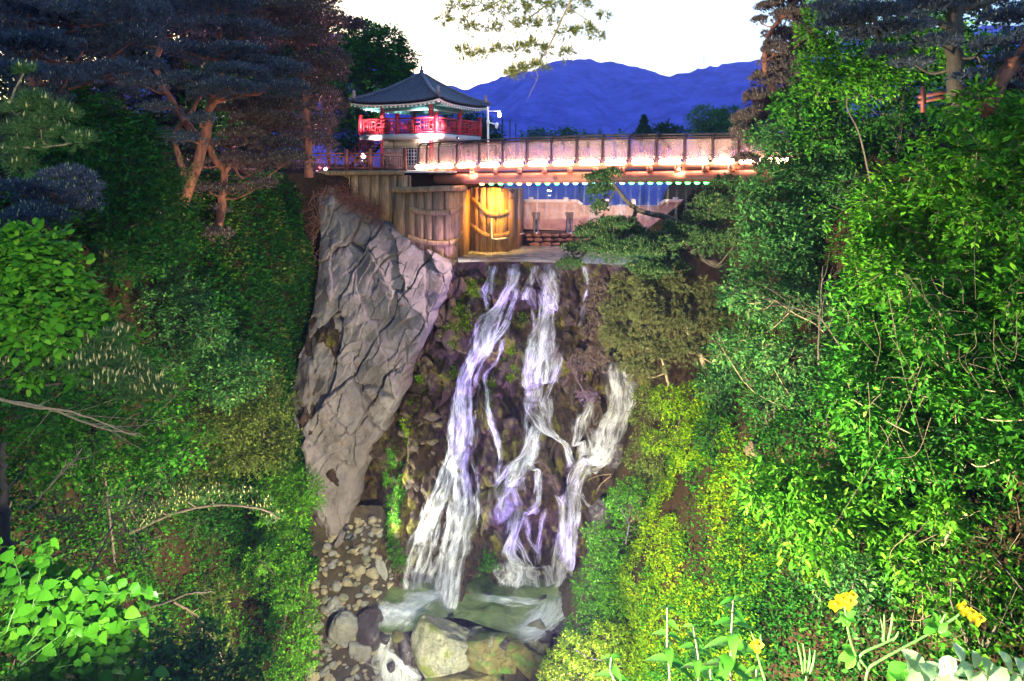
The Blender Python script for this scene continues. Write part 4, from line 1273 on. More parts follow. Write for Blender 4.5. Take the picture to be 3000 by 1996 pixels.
G_DARK = m_leaf('dark leaves', (0.006, 0.036, 0.006), (0.016, 0.085, 0.009), (0.04, 0.12, 0.012))
G_MID = m_leaf('mid green leaves', (0.012, 0.065, 0.006), (0.034, 0.155, 0.010), (0.08, 0.22, 0.018))
G_GREY = m_leaf('grey green leaves', (0.022, 0.080, 0.022), (0.052, 0.165, 0.036), (0.11, 0.23, 0.05))
G_BRIGHT = m_leaf('fresh green leaves', (0.024, 0.11, 0.006), (0.06, 0.20, 0.010), (0.13, 0.29, 0.02))
G_YELLOW = m_leaf('yellow green leaves', (0.055, 0.14, 0.004), (0.14, 0.26, 0.006), (0.30, 0.34, 0.01))
G_OLIVE = m_leaf('olive leaves', (0.040, 0.065, 0.012), (0.10, 0.14, 0.022), (0.15, 0.18, 0.04))
N_BLUE = m_leaf('purple-lit blue green needles', (0.030, 0.042, 0.058), (0.070, 0.085, 0.12), (0.12, 0.115, 0.16), 0.5, 0.15)  # purple evening light put into the needle colour
N_BROWN = m_leaf('brownish needles', (0.045, 0.032, 0.034), (0.10, 0.070, 0.068), (0.16, 0.10, 0.085), 0.5, 0.15)
N_GREEN = m_leaf('green needles', (0.020, 0.050, 0.016), (0.045, 0.095, 0.030), (0.07, 0.13, 0.04), 0.5, 0.15)
N_OLIVE = m_leaf('olive needles', (0.045, 0.055, 0.022), (0.085, 0.095, 0.035), (0.15, 0.11, 0.045), 0.5, 0.15)
CANDLE = m_leaf('pine candles', (0.28, 0.22, 0.10), (0.42, 0.36, 0.14), (0.5, 0.45, 0.2), 0.6, 0.1)
BARK_RED = m_plain('red pine bark', (0.17, 0.055, 0.032), 0.9, 0.7, 5, 0, 1.0, (1, 1, 0.35))
BARK = m_plain('grey brown bark', (0.055, 0.04, 0.03), 0.9, 0.45, 9, 0, 0.9, (1, 1, 0.3))
BARK_PALE = m_plain('pale twig bark', (0.20, 0.145, 0.085), 0.85, 0.35, 12, 0, 0.5)

def sprays(rng, base, dirs, length, nleaf, L, W, droop=0.25, spread=0.95, st=((0.45, 1.0),), geo=None, twig=None, tw=0.006, jit=0.35, fold=0.15, minT=0.15):
    geo = geo or Geo()
    n = len(base); dirs = unit(dirs); length = np.broadcast_to(length, (n,))
    side = unit(np.cross(dirs, (0, 0, 1.0)) + rng.normal(0, 0.15, (n, 3)))
    for j in range(nleaf):
        t = minT + (1 - minT) * (j + 0.5) / nleaf
        p = base + dirs * (length * t)[:, None] - np.array((0, 0, 1.0)) * (droop * length * t * t)[:, None]
        sg = 1 if j % 2 else -1
        last = j == nleaf - 1
        d = dirs * (1.3 if last else 0.55) + side * (0.0 if last else sg * spread) + rng.normal(0, jit, (n, 3)) - np.array((0, 0, droop * 0.8))
        N = np.array((0, 0, 1.0)) + dirs * 0.35 + rng.normal(0, 0.45, (n, 3))
        sc = rng.uniform(0.45, 1.4, n)
        geo.leaves(p, d, N, L * sc, W * sc, st, fold)
    if twig is not None:
        e = base + dirs * length[:, None] - np.array((0, 0, 1.0)) * (droop * length)[:, None]
        m = base + dirs * (length * 0.5)[:, None] - np.array((0, 0, 1.0)) * (droop * length * 0.25)[:, None]
        s = side * tw
        v = np.stack((base - s, base + s, m - s * .7, m + s * .7, e), 1)
        f = np.array(((0, 1, 3), (0, 3, 2), (2, 3, 4)))
        twig.add(v.reshape(-1, 3), (np.arange(n)[:, None, None] * 5 + f[None]).reshape(-1, 3))
    return geo

def in_ball(rng, n, lo=0.35):
    d = unit(rng.normal(0, 1, (n, 3)))
    return d, rng.uniform(lo ** 3, 1, n) ** (1 / 3)

def limbs(rng, geo, start_path, targets, r0=0.05, r1=0.012, wig=0.25, k=5):
    """limbs leave the trunk path and reach each target"""
    sp = np.asarray(start_path)
    for c in targets:
        d = np.linalg.norm(sp - c, axis=1)
        i = int(np.argmin(d + 0.6 * np.maximum(sp[:, 2] - c[2] + 0.25 * d, 0)))
        a = sp[i]
        L = np.linalg.norm(c - a)
        if L < 0.1: continue
        m = a + (c - a) * 0.5 + rng.normal(0, wig * 0.3, 3) * L - np.array((0, 0, 0.10 * L))
        geo.tube(smooth_path([a, m, c], 7), np.linspace(r0 * min(1, 0.4 + L / 3), r1, 7), k, False)

def broadleaf(label, base, trunk, clumps, leafmat, L=0.10, W=0.055, per=60, nleaf=6, tw=0.35, seed=0, name='broadleaf_tree', cat='tree', bark=None, group=None, droop=0.25, r0=0.12, st=((0.45, 1.0),), twigs=True, squash=0.75, dY=1.0):
    """trunk: list of world points; clumps: (px, py, Y, radius px)"""
    rng = np.random.default_rng(seed)
    t = thing(name, label, cat, base, group)
    C = np.array([P(a, b, y + rng.uniform(-0.5, 0.5) * dY) for a, b, y, r in clumps]); Rr = np.array([r / FPX * y * K for a, b, y, r in clumps])
    G, T = Geo(), Geo()
    tp = smooth_path([base] + list(trunk), 20)
    r0 = min(r0, 0.03) if cat == 'shrub' else r0
    T.tube(tp, np.linspace(r0, r0 * 0.35, 20), 8)
    limbs(rng, T, tp, C, r0 * 0.4, 0.012)
    for c, r in zip(C, Rr):
        n = max(14, int(3.2 * per * (r / 0.6) ** 2))
        d, q = in_ball(rng, n, 0.45)
        b = c + d * (q * r)[:, None] * (1, 1, squash)
        dr = d * 0.8 + (0, 0, 0.15) + rng.normal(0, 0.4, (n, 3))
        sprays(rng, b, dr, tw * rng.uniform(0.6, 1.2, n), nleaf, L, W, droop, geo=G, twig=T if twigs else None, st=st)
    obj('trunk', T, bark or BARK, t, True)
    obj('crown', G, leafmat, t, kind='stuff')
    return t

def tufts(rng, geo, base, dirs, n, L, w, spread=0.75):
    m = len(base)
    for _ in range(n):
        d = unit(dirs + rng.normal(0, spread * 0.6, (m, 3)))
        s = unit(np.cross(d, rng.normal(0, 1, (m, 3)))) * (w / 2)
        l = L * rng.uniform(0.7, 1.15, m)
        v = np.stack((base - s, base + s, base + d * l[:, None]), 1)
        geo.add(v.reshape(-1, 3), np.arange(m * 3).reshape(-1, 3))

def candles(rng, geo, base, dirs, L, w):
    m = len(base)
    s = unit(np.cross(dirs, rng.normal(0, 1, (m, 3)))) * w; u = unit(np.cross(dirs, s)) * w
    b = base + dirs * (L * 0.35)[:, None]
    tip = base + dirs * L[:, None]
    v = np.stack((base, b + s, b + u, b - s, b - u, tip), 1)
    f = np.array(((0, 1, 2), (0, 2, 3), (0, 3, 4), (0, 4, 1), (5, 2, 1), (5, 3, 2), (5, 4, 3), (5, 1, 4)))
    geo.add(v.reshape(-1, 3), (np.arange(m)[:, None, None] * 6 + f[None]).reshape(-1, 3))

def pine(label, base, trunks, pads, needle, seed=0, dens=420, nn=10, L=0.15, w=0.026, candle=0.35, bark=None, up=0.9, name='pine_tree', cat='tree', group=None, clen=0.10, cw=0.014, hang=0.0, dY=1.6, twigtw=0.02):
    """trunks: (points, r0, r1); pads: (px, py, Y, rx px, rz px)"""
    rng = np.random.default_rng(seed)
    t = thing(name, label, cat, base, group)
    T = Geo(); paths = []
    for pts, r0, r1 in trunks:
        sp = smooth_path(pts, 26)
        sp[1:-1] += rng.normal(0, r0 * 0.12, (24, 3))
        T2 = Geo().tube(sp, np.linspace(r0, r1, 26), 9)
        T.v += T2.v; T.f += [f + T.n for f in T2.f]; T.n += T2.n
        paths.append(sp)
    allp = np.vstack(paths)
    G, Cn = Geo(), Geo()
    ctr = []
    for a, b, y, rx, rz in pads:
        c = P(a, b, y + rng.uniform(-0.5, 0.5) * dY); sx, sz = 1.12 * rx / FPX * y * K, 1.45 * rz / FPX * y * K
        ctr.append(c)
        n = int(dens * sx * max(sx * 0.8, sz) * 1.6) + 25
        d, q = in_ball(rng, n, 0.3)
        d[:, 2] = np.where(rng.random(n) < 0.75, abs(d[:, 2]), d[:, 2])
        lump = 1 + 0.35 * vnoise(d[:, 0] * 2.2 + a, d[:, 1] * 2.2 + b, d[:, 2] * 2)
        p = c + d * (q * lump)[:, None] * (sx, sx * 0.9, sz)
        dr = unit(d * 0.6 + np.array((0, 0, up - hang * 2)) + rng.normal(0, 0.3, (n, 3)))
        tufts(rng, G, p, dr, nn, L, w)
        if candle:
            k = rng.random(n) < candle
            k &= d[:, 2] > -0.1
            dk = unit(np.array((0, 0, 1.0)) + rng.normal(0, 0.15, (k.sum(), 3)))
            candles(rng, Cn, p[k] + (0, 0, 0.03), dk, clen * rng.uniform(0.6, 1.4, k.sum()), cw)
    limbs(rng, T, allp, ctr, trunks[0][1] * 0.35, twigtw, 0.4)
    obj('trunk', T, bark or BARK_RED, t, True)
    obj('crown', G, needle, t, kind='stuff')
    if candle and Cn.v: obj('pine_candles', Cn, CANDLE, t, kind='stuff')
    return t

def PP(*pts):
    return [P(*p) for p in pts]

# ------------------------------------------------------------------ left bank pines
Ya = 20.5
pine('leaning red pine with two twisted orange trunks on the left slope', P(470, 810, Ya),
     [(PP((470, 810, Ya), (520, 650, Ya), (572, 500, Ya), (600, 400, Ya), (618, 320, Ya), (640, 240, Ya), (652, 170, Ya), (640, 110, Ya)), 0.24, 0.09),
      (PP((590, 425, Ya), (540, 350, Ya + .3), (480, 260, Ya + .3), (458, 190, Ya + .3), (476, 110, Ya + .3), (450, 30, Ya + .3)), 0.15, 0.07),
      (PP((560, 540, Ya), (525, 470, Ya), (515, 390, Ya), (560, 330, Ya), (588, 280, Ya)), 0.11, 0.06),
      (PP((652, 170, Ya), (680, 150, Ya), (690, 130, Ya)), 0.06, 0.03)],
     [(a, b, y, rx, rz) for a, b, y, rx, rz in [
      (560, 88, 20.5, 85, 20), (650, 84, 20.5, 80, 20), (730, 100, 20.8, 85, 22), (540, 150, 20.3, 60, 16), (620, 178, 20.2, 70, 16), (760, 195, 20.5, 95, 22),
      (660, 262, 20.0, 90, 20), (780, 262, 20.2, 90, 20), (620, 282, 20, 60, 14), (855, 262, 20.6, 55, 18), (480, 402, 20, 60, 16), (545, 412, 20, 45, 14), (420, 250, 20, 60, 18), (470, 320, 20.2, 50, 14), (560, 235, 19.8, 60, 16), (700, 215, 20, 70, 18), (590, 350, 19.8, 40, 12), (840, 210, 20.6, 60, 20), (500, 30, 20.5, 100, 24), (640, 18, 20.8, 100, 26), (700, 150, 20.4, 70, 16)]],
     N_BLUE, 31, candle=0.30)
Yb = 22.0
pine('second red pine with crooked orange trunk beside the leaning pine', P(640, 640, Yb),
     [(PP((640, 660, Yb), (652, 560, Yb), (655, 505, Yb), (622, 455, Yb), (612, 400, Yb), (618, 340, Yb)), 0.17, 0.08),
      (PP((655, 505, Yb), (684, 470, Yb), (676, 420, Yb), (678, 355, Yb)), 0.11, 0.05)],
     [(760, 350, 22, 75, 20), (830, 372, 22, 70, 24), (715, 400, 22, 60, 18), (800, 432, 22, 75, 20), (850, 470, 22, 60, 20), (700, 325, 22, 60, 16), (770, 542, 22, 40, 13), (612, 560, 21.6, 48, 14), (622, 618, 21.6, 46, 14), (640, 690, 21.4, 42, 16), (700, 470, 22.3, 50, 16), (780, 480, 22.3, 60, 16), (660, 430, 21.6, 40, 12), (740, 300, 22, 60, 18), (840, 320, 22, 60, 20), (700, 560, 21.8, 36, 12), (580, 480, 21.6, 34, 10)],
     N_BROWN, 32, candle=0.4)
Yc = 26.0
pine('tall purple brown pine left of the pavilion', P(900, 510, Yc),
     [(PP((905, 520, Yc), (900, 380, Yc), (890, 250, Yc), (870, 100, Yc), (860, 0, Yc)), 0.2, 0.10)],
     [(780, 40, 25, 85, 28), (880, 50, 26, 80, 34), (850, 120, 25.5, 80, 28), (930, 130, 26.5, 60, 34), (900, 195, 26, 75, 26), (960, 215, 26.5, 45, 32), (920, 280, 26, 60, 30), (870, 320, 26, 60, 26), (960, 300, 26.5, 40, 26), (930, 370, 26, 50, 26), (890, 410, 26, 50, 22), (950, 430, 26.5, 36, 22), (960, 70, 27, 50, 40), (800, 100, 26, 60, 20), (960, 10, 27, 40, 22)],
     N_BROWN, 33, candle=0.35)
pine('thin pine with a straight trunk just behind the terrace fence', P(962, 500, 33.5),
     [(PP((962, 500, 33.5), (963, 400, 33.5), (961, 250, 33.5), (965, 120, 33.5)), 0.13, 0.06)],
     [(960, 240, 33, 50, 40), (985, 320, 33, 35, 30), (950, 380, 33, 40, 24), (990, 190, 33.5, 36, 34)], N_BROWN, 34, candle=0.2, dens=380)
pine('dark old pine filling the upper left corner', P(180, 700, 15.5),
     [(PP((120, 760, 15.5), (150, 500, 15.5), (100, 300, 15.5), (95, 100, 15.5), (110, -80, 15.5)), 0.2, 0.12)],
     [(50, 30, 15, 100, 34), (170, 50, 15.5, 110, 34), (300, 40, 16, 110, 34), (390, 120, 16.5, 90, 30), (250, 140, 16, 110, 28), (110, 140, 15, 100, 28), (330, 215, 16, 80, 24), (50, 220, 14.5, 80, 24), (420, 45, 17, 80, 30), (200, 230, 15.5, 80, 22), (360, 280, 16.2, 50, 14), (130, 290, 15, 60, 18), (20, 130, 15, 60, 30), (420, 200, 16.8, 60, 22)],
     N_BLUE, 35, candle=0.12, dens=420)
pine('low dark pine boughs at the left edge below the corner pine', P(60, 760, 12.5),
     [(PP((10, 900, 12.5), (60, 700, 12.5), (100, 600, 12.5), (130, 560, 12.5)), 0.1, 0.05)],
     [(60, 560, 12, 70, 26), (150, 590, 12.2, 80, 28), (230, 560, 12.5, 60, 22), (110, 640, 12, 80, 28), (40, 680, 11.8, 60, 26), (200, 520, 12.6, 60, 20), (250, 610, 12.6, 40, 18)],
     N_BLUE, 36, candle=0.35, dens=520, L=0.12, clen=0.08)

tall = [o for o in COL.objects if o.get('label', '').startswith('tall purple brown pine left')][0]
for lab, px, Yq, rz_, s in (('dark pine behind the leaning red pine', 560, 29, 1.3, 1.1), ('dark pine between the leaning pine and the corner pine', 360, 26, 2.6, 1.05), ('tall dark pine at the far left behind the corner pine', 120, 23, 4.0, 1.0),
      ('shadowy pine rising left of the tall purple pine', 760, 33, 5.1, 1.25), ('dark pine deep behind the left trees', 250, 33, 0.6, 1.3), ('distant dark pine above the leaning red pine', 470, 38, 3.3, 1.5), ('leftmost dark pine at the edge of the wood', -40, 27, 2.0, 1.1), ('tall dark pine just left of the pavilion trees', 900, 40, 3.9, 1.45), ('background pine above the terrace fence', 680, 44, 0.2, 1.6)):
    q = P(px, 520, Yq); q[2] = 0.3
    dup(tall, q, rz_, s, lab)['group'] = 'dark pines of the wood on the left'

# ------------------------------------------------------------------ left bank broadleaf
broadleaf('dark green broadleaf tree in front of the leaning red pine', D(-10.2, 15.5, -2.2), PP((300, 620, 15.5), (330, 480, 15.6), (320, 360, 15.6)),
     [(120, 330, 15.3, 70), (210, 320, 15.5, 70), (300, 350, 15.5, 70), (370, 385, 15.6, 60), (420, 400, 15.6, 45), (230, 420, 15.2, 80), (320, 440, 15.2, 80), (140, 420, 15, 80), (400, 470, 15.4, 62), (455, 510, 15.4, 50), (420, 560, 15.2, 72), (330, 550, 15, 80), (480, 610, 15.3, 52), (410, 650, 15, 74), (500, 690, 15.3, 44), (450, 735, 15, 56), (320, 660, 14.8, 80), (360, 750, 14.8, 70)],
     G_DARK, 0.13, 0.07, per=58, tw=0.4, seed=41)
broadleaf('olive green bush halfway down the left slope', D(-9.2, 17.5, -6.5), PP((560, 1100, 17), (600, 1000, 17)),
     [(500, 830, 17.4, 46), (560, 860, 17.4, 50), (450, 900, 16.6, 66), (540, 930, 17, 60), (620, 960, 17.2, 56), (680, 1040, 17.2, 56), (590, 1040, 16.8, 70), (500, 1030, 16.4, 70), (740, 1090, 17.2, 50), (660, 1120, 16.8, 70)],
     G_GREY, 0.10, 0.055, per=60, seed=42, name='shrub', cat='shrub')
broadleaf('dense yellowish bush hanging beside the grey rock wall', D(-8.6, 19, -8.5), PP((760, 1300, 19), (770, 1200, 19)),
     [(780, 1120, 19.2, 46), (820, 1180, 19.4, 40), (740, 1190, 19, 60), (800, 1250, 19.2, 48), (840, 1280, 19.4, 32), (690, 1240, 18.4, 66), (760, 1320, 18.8, 56), (620, 1230, 18, 66), (820, 1340, 19.2, 36), (700, 1330, 18.2, 60)],
     G_OLIVE, 0.09, 0.045, per=70, seed=43, name='shrub', cat='shrub')
broadleaf('shadowed leafy bush below the bright left shrub', D(-7.5, 12.5, -7.5), PP((300, 1300, 12), (320, 1180, 12)),
     [(380, 1070, 12.6, 70), (300, 1150, 12, 80), (420, 1180, 12.6, 76), (500, 1160, 13, 66), (250, 1260, 11.6, 80), (370, 1290, 12, 80), (480, 1280, 12.6, 70), (140, 1200, 11, 80), (100, 1300, 11, 90), (200, 1360, 11.2, 80), (40, 1220, 10.6, 80), (340, 1380, 11.8, 60), (450, 1370, 12.2, 60), (560, 1300, 13, 60)],
     G_MID, 0.10, 0.06, per=52, seed=44, name='shrub', cat='shrub')
broadleaf('bright fresh green shrub at the left edge', D(-6.2, 7.2, -5.2), PP((-60, 1100, 7.2), (40, 900, 7.2)),
     [(30, 740, 7, 66), (100, 740, 7.1, 62), (155, 790, 7.2, 54), (60, 820, 6.9, 76), (140, 860, 7, 66), (210, 860, 7.3, 46), (235, 930, 7.3, 42), (90, 930, 6.9, 76), (170, 960, 7.1, 56), (20, 900, 6.8, 66), (315, 965, 7.6, 36), (340, 1010, 7.6, 34), (280, 1030, 7.4, 40), (200, 1040, 7.2, 50), (60, 1040, 6.9, 60)],
     G_BRIGHT, 0.12, 0.075, per=150, tw=0.28, seed=45, name='shrub', cat='shrub', st=((0.28, 0.85), (0.65, 0.8)), dY=0.5)
broadleaf('feathery green shrub overhanging the foot of the grey rock wall', D(-7.4, 19.5, -12.0), PP((880, 1520, 19.5), (870, 1450, 19.6)),
     [(850, 1390, 19.6, 40), (890, 1420, 19.8, 40), (920, 1450, 20, 26), (840, 1450, 19.4, 44), (800, 1400, 19.2, 46), (880, 1480, 19.6, 34), (850, 1530, 19.3, 40), (800, 1490, 19, 44)],
     G_BRIGHT, 0.13, 0.04, per=70, seed=46, name='shrub', cat='shrub', droop=0.4)
broadleaf('light green bush at the edge of the left stream bank', D(-6.4, 17.5, -13.0), PP((840, 1800, 17.5), (850, 1720, 17.6)),
     [(860, 1600, 18, 42), (830, 1650, 17.8, 46), (880, 1680, 17.8, 40), (850, 1740, 17.6, 46), (890, 1780, 17.6, 36), (900, 1840, 17.4, 36), (870, 1880, 17.2, 40), (790, 1700, 17.4, 36), (900, 1920, 17.2, 36), (850, 1960, 17, 40), (760, 1640, 17.2, 40)],
     G_BRIGHT, 0.075, 0.04, per=80, seed=47, name='shrub', cat='shrub', tw=0.25)
broadleaf('slender bush with pale round leaves along the bottom edge', D(-4.6, 8.5, -8.6), PP((560, 1980, 8.5), (560, 1900, 8.5)),
     [(440, 1890, 8.5, 50), (520, 1910, 8.5, 56), (590, 1880, 8.6, 46), (600, 1950, 8.4, 56), (500, 1970, 8.3, 56), (700, 1960, 8.6, 46), (740, 1940, 8.7, 36), (420, 1960, 8.3, 56), (660, 1990, 8.5, 50)],
     G_GREY, 0.085, 0.05, per=90, seed=48, name='shrub', cat='shrub', tw=0.25, dY=0.5)

for lab, px, py_, Yq, sd in (('dark leafy tree filling the gap under the corner pine', 120, 330, 26, 61), ('dark leafy tree under the leaning red pine crown', 480, 360, 29, 62), ('dark leafy tree below the tall purple pine', 760, 360, 33, 63),
      ('tall dark tree crown behind the corner pine', 150, 30, 30, 64), ('tall dark tree crown above the leaning red pine', 470, 30, 32, 65), ('tall dark tree crown behind the tall purple pine', 780, 60, 35, 66)):
    rg = np.random.default_rng(sd)
    broadleaf(lab, P(px, 540, Yq), PP((px, 420, Yq), (px + 10, py_, Yq)), [(px + rg.uniform(-200, 180), py_ + rg.uniform(-150, 170), Yq + rg.uniform(-1.5, 1.5), rg.uniform(60, 85)) for _ in range(22)], G_DARK, 0.26, 0.16, per=7, tw=0.7, seed=sd, group='dark leafy trees of the wood on the left')
# ------------------------------------------------------------------ trees behind the pavilion and beyond the lake
broadleaf('tall green tree rising behind the pavilion roof', P(1080, 500, 46), PP((1085, 300, 46), (1080, 180, 46)),
     [(1060, 110, 46, 60), (1120, 130, 46, 60), (1170, 170, 46.5, 44), (1020, 170, 45.5, 60), (1090, 200, 45, 66), (1150, 220, 46, 50), (1030, 250, 45, 60), (1000, 330, 44, 50), (1060, 320, 44.5, 50), (1010, 400, 43, 50), (1160, 200, 47, 30)],
     G_MID, 0.24, 0.14, per=34, tw=0.7, seed=51, r0=0.3, dY=3)
broadleaf('dark rounded bushes right of the pavilion balcony', P(1420, 500, 62), PP((1420, 420, 62), (1410, 370, 62)),
     [(1390, 370, 62, 40), (1430, 390, 62, 34), (1450, 420, 62, 26), (1340, 350, 64, 34), (1410, 420, 61, 40), (1370, 410, 62, 40)],
     G_DARK, 0.3, 0.18, per=14, tw=0.9, seed=52, r0=0.3, dY=3)
broadleaf('leafy willow group left of the purple pine beyond the bridge', P(2080, 500, 75), PP((2080, 420, 75), (2075, 360, 75)),
     [(2060, 340, 75, 34), (2100, 350, 75, 36), (2140, 340, 76, 34), (2080, 385, 74, 40), (2130, 390, 74, 40), (2040, 370, 75, 20), (2170, 360, 76, 34), (2160, 400, 74, 34)],
     G_GREY, 0.36, 0.14, per=14, tw=1.2, seed=53, r0=0.3, droop=0.7, dY=3)
broadleaf('low dark tree beyond the bridge railing', P(1945, 500, 85), PP((1945, 430, 85), (1945, 400, 85)),
     [(1930, 388, 85, 18), (1955, 384, 85, 20), (1980, 392, 85, 18), (1950, 400, 84, 22), (1900, 398, 84, 14)], G_DARK, 0.4, 0.25, per=12, tw=1.0, seed=54, r0=0.25, dY=2)
broadleaf('row of small trees along the far shore behind the railing', P(1700, 500, 110), PP((1700, 440, 110), (1690, 410, 110)),
     [(1640, 400, 110, 18), (1665, 398, 110, 18), (1690, 402, 110, 18), (1600, 404, 112, 16), (1720, 405, 112, 14), (1760, 404, 112, 14), (1570, 396, 112, 18), (1545, 404, 112, 16), (1820, 406, 112, 14)], G_MID, 0.5, 0.3, per=6, tw=1.3, seed=55, r0=0.25, dY=2)
pine('single dark conifer standing beyond the bridge railing', P(1886, 500, 85), [(PP((1886, 500, 85), (1888, 345, 85)), 0.2, 0.04)],
     [(1887, 352, 85, 5, 8), (1887, 362, 85, 9, 7), (1886, 374, 85, 14, 7), (1886, 386, 85, 19, 7), (1886, 398, 85, 24, 7), (1886, 410, 85, 28, 8)], G_DARK, 56, dens=40, L=0.5, w=0.12, candle=0, bark=BARK, dY=0.2)

# ------------------------------------------------------------------ right bank pines
Yd_ = 23.5
pine('ragged purple brown pine at the right end of the bridge', P(2340, 480, Yd_),
     [(PP((2345, 520, Yd_), (2330, 400, Yd_), (2280, 290, Yd_), (2240, 190, Yd_), (2262, 90, Yd_), (2330, 0, Yd_), (2360, -60, Yd_)), 0.16, 0.07),
      (PP((2270, 160, Yd_), (2236, 150, Yd_), (2232, 142, Yd_)), 0.06, 0.05)],
     [(2255, 22, 23.5, 34, 12), (2320, 50, 23.5, 55, 20), (2225, 62, 23.5, 20, 9), (2300, 110, 23.5, 50, 22), (2340, 160, 23.7, 55, 30), (2275, 190, 23.5, 40, 24), (2235, 235, 23.4, 34, 22), (2290, 250, 23.5, 52, 32), (2215, 295, 23.3, 38, 24), (2265, 320, 23.3, 52, 30), (2190, 355, 23.1, 40, 22), (2250, 385, 23.2, 52, 28), (2168, 396, 23, 30, 16), (2330, 330, 23.7, 52, 36), (2235, 425, 23.2, 34, 14), (2380, 230, 24, 52, 36), (2190, 470, 22.8, 36, 14), (2240, 490, 22.8, 30, 14), (2390, 60, 24, 60, 30), (2310, 10, 23.5, 45, 16), (2360, 110, 23.9, 55, 30), (2400, 160, 24, 55, 34), (2310, 210, 23.6, 50, 30), (2350, 280, 23.8, 55, 34), (2290, 300, 23.4, 50, 30), (2220, 350, 23.2, 44, 26), (2300, 370, 23.4, 55, 30), (2270, 150, 23.5, 36, 22), (2420, 310, 24, 55, 40), (2210, 410, 23, 40, 20)],
     N_BROWN, 61, candle=0.45, dens=800)
pine('tall dark pine with bare limbs in the upper right corner', D(7.4, 11.5, 1.2),
     [(PP((2800, 330, 11.6), (2795, 150, 11.6), (2800, 0, 11.6), (2790, -150, 11.6)), 0.17, 0.13),
      (PP((2798, 90, 11.6), (2730, 60, 11.5), (2640, 40, 11.4), (2560, 45, 11.3)), 0.07, 0.03), (PP((2800, 30, 11.6), (2880, 10, 11.5), (2960, -20, 11.5)), 0.07, 0.04)],
     [(2470, 70, 11.3, 70, 16), (2560, 40, 11.3, 80, 18), (2640, 85, 11.2, 70, 14), (2700, 25, 11.5, 90, 20), (2860, 15, 11.4, 90, 20), (2950, 60, 11.4, 70, 20), (2900, 135, 11.2, 55, 14), (2745, 128, 11.3, 60, 14), (2600, 155, 11.2, 50, 12), (2970, 180, 11.2, 50, 16), (2520, 105, 11.3, 60, 12), (2440, 30, 11.5, 60, 18), (2680, 190, 11.6, 50, 14), (2850, 230, 11.4, 50, 16), (2930, 260, 11.3, 50, 14)],
     N_BLUE, 62, candle=0.2, dens=700, L=0.11, bark=BARK)
pine('orange barked pine trunk crossing the top right edge', D(8.4, 10.8, 1.2), [(PP((2890, 330, 10.8), (2940, 220, 10.8), (3000, 150, 10.8), (3060, 60, 10.8)), 0.15, 0.12)],
     [(3010, 40, 10.8, 50, 20), (3020, 110, 10.8, 50, 20)], N_BLUE, 63, candle=0.1)
Ye = 23.0
pine('bent pine with a bare horizontal trunk over the upper falls', D(7.3, 23.2, -2.6),
     [(PP((2110, 780, 23.4), (2020, 730, 23.2), (1990, 662, 23), (1950, 636, 23), (1900, 628, 23), (1862, 612, 23), (1832, 586, 23), (1806, 550, 23), (1776, 520, 23)), 0.16, 0.06),
      (PP((1864, 614, 23), (1856, 640, 22.9), (1850, 662, 22.8)), 0.09, 0.05), (PP((1806, 550, 23), (1790, 580, 23), (1775, 610, 23)), 0.04, 0.02)],
     [(1752, 528, 23, 34, 18), (1792, 514, 23, 26, 14), (1742, 570, 23, 24, 22), (1772, 560, 23, 26, 18), (1756, 615, 23, 22, 15), (1740, 690, 22.5, 56, 24), (1800, 668, 22.5, 56, 22), (1850, 690, 22.4, 50, 22), (1700, 735, 22.3, 46, 18), (1780, 735, 22.3, 66, 28), (1860, 745, 22.2, 76, 30), (1940, 720, 22.5, 60, 26), (1985, 685, 22.6, 46, 22), (2045, 655, 22.6, 52, 28), (2085, 605, 22.8, 52, 30), (2125, 555, 23, 44, 28), (2070, 715, 22.5, 56, 30), (1905, 795, 22, 60, 22), (1965, 785, 22.2, 50, 22), (2130, 640, 22.6, 50, 34), (2150, 720, 22.4, 50, 34), (1670, 775, 22.3, 36, 12)],
     N_GREEN, 64, candle=0.6, dens=620, bark=BARK, clen=0.085, cw=0.012)
pine('drooping olive pine foliage over the right side of the falls', D(6.9, 22, -5.0),
     [(PP((2100, 1180, 22), (2060, 1060, 22), (2010, 960, 22), (1960, 880, 22), (1900, 830, 22)), 0.13, 0.05), (PP((1960, 1130, 22), (1930, 1020, 22), (1900, 940, 22)), 0.06, 0.03)],
     [(1830, 855, 22, 44, 34), (1890, 825, 22, 40, 26), (1955, 850, 22, 50, 44), (1815, 925, 21.8, 48, 40), (1900, 930, 21.7, 54, 54), (1980, 950, 21.8, 46, 50), (2060, 880, 22, 50, 40), (2080, 960, 22, 50, 40), (1850, 1010, 21.6, 54, 42), (1795, 985, 21.8, 32, 32), (1930, 1040, 21.6, 44, 44), (1870, 1085, 21.5, 42, 28), (2010, 1030, 21.6, 40, 36), (2120, 1040, 21.8, 40, 40)],
     N_OLIVE, 65, candle=0.0, dens=560, nn=11, L=0.19, bark=BARK_PALE, up=0.2, hang=0.35)
pine('dark scrubby bough in front of the upper falls', D(6.6, 23.8, -5.0),
     [(PP((1900, 960, 23), (1820, 930, 23.4), (1760, 900, 23.6), (1720, 880, 23.8)), 0.06, 0.02)],
     [(1745, 850, 23.6, 26, 26), (1735, 900, 23.6, 28, 24), (1760, 950, 23.4, 28, 24), (1725, 985, 23.4, 24, 22), (1700, 1080, 23.2, 36, 26), (1750, 1060, 23.2, 30, 30), (1720, 1165, 23, 28, 20)],
     N_BROWN, 66, candle=0.0, dens=520, bark=BARK)

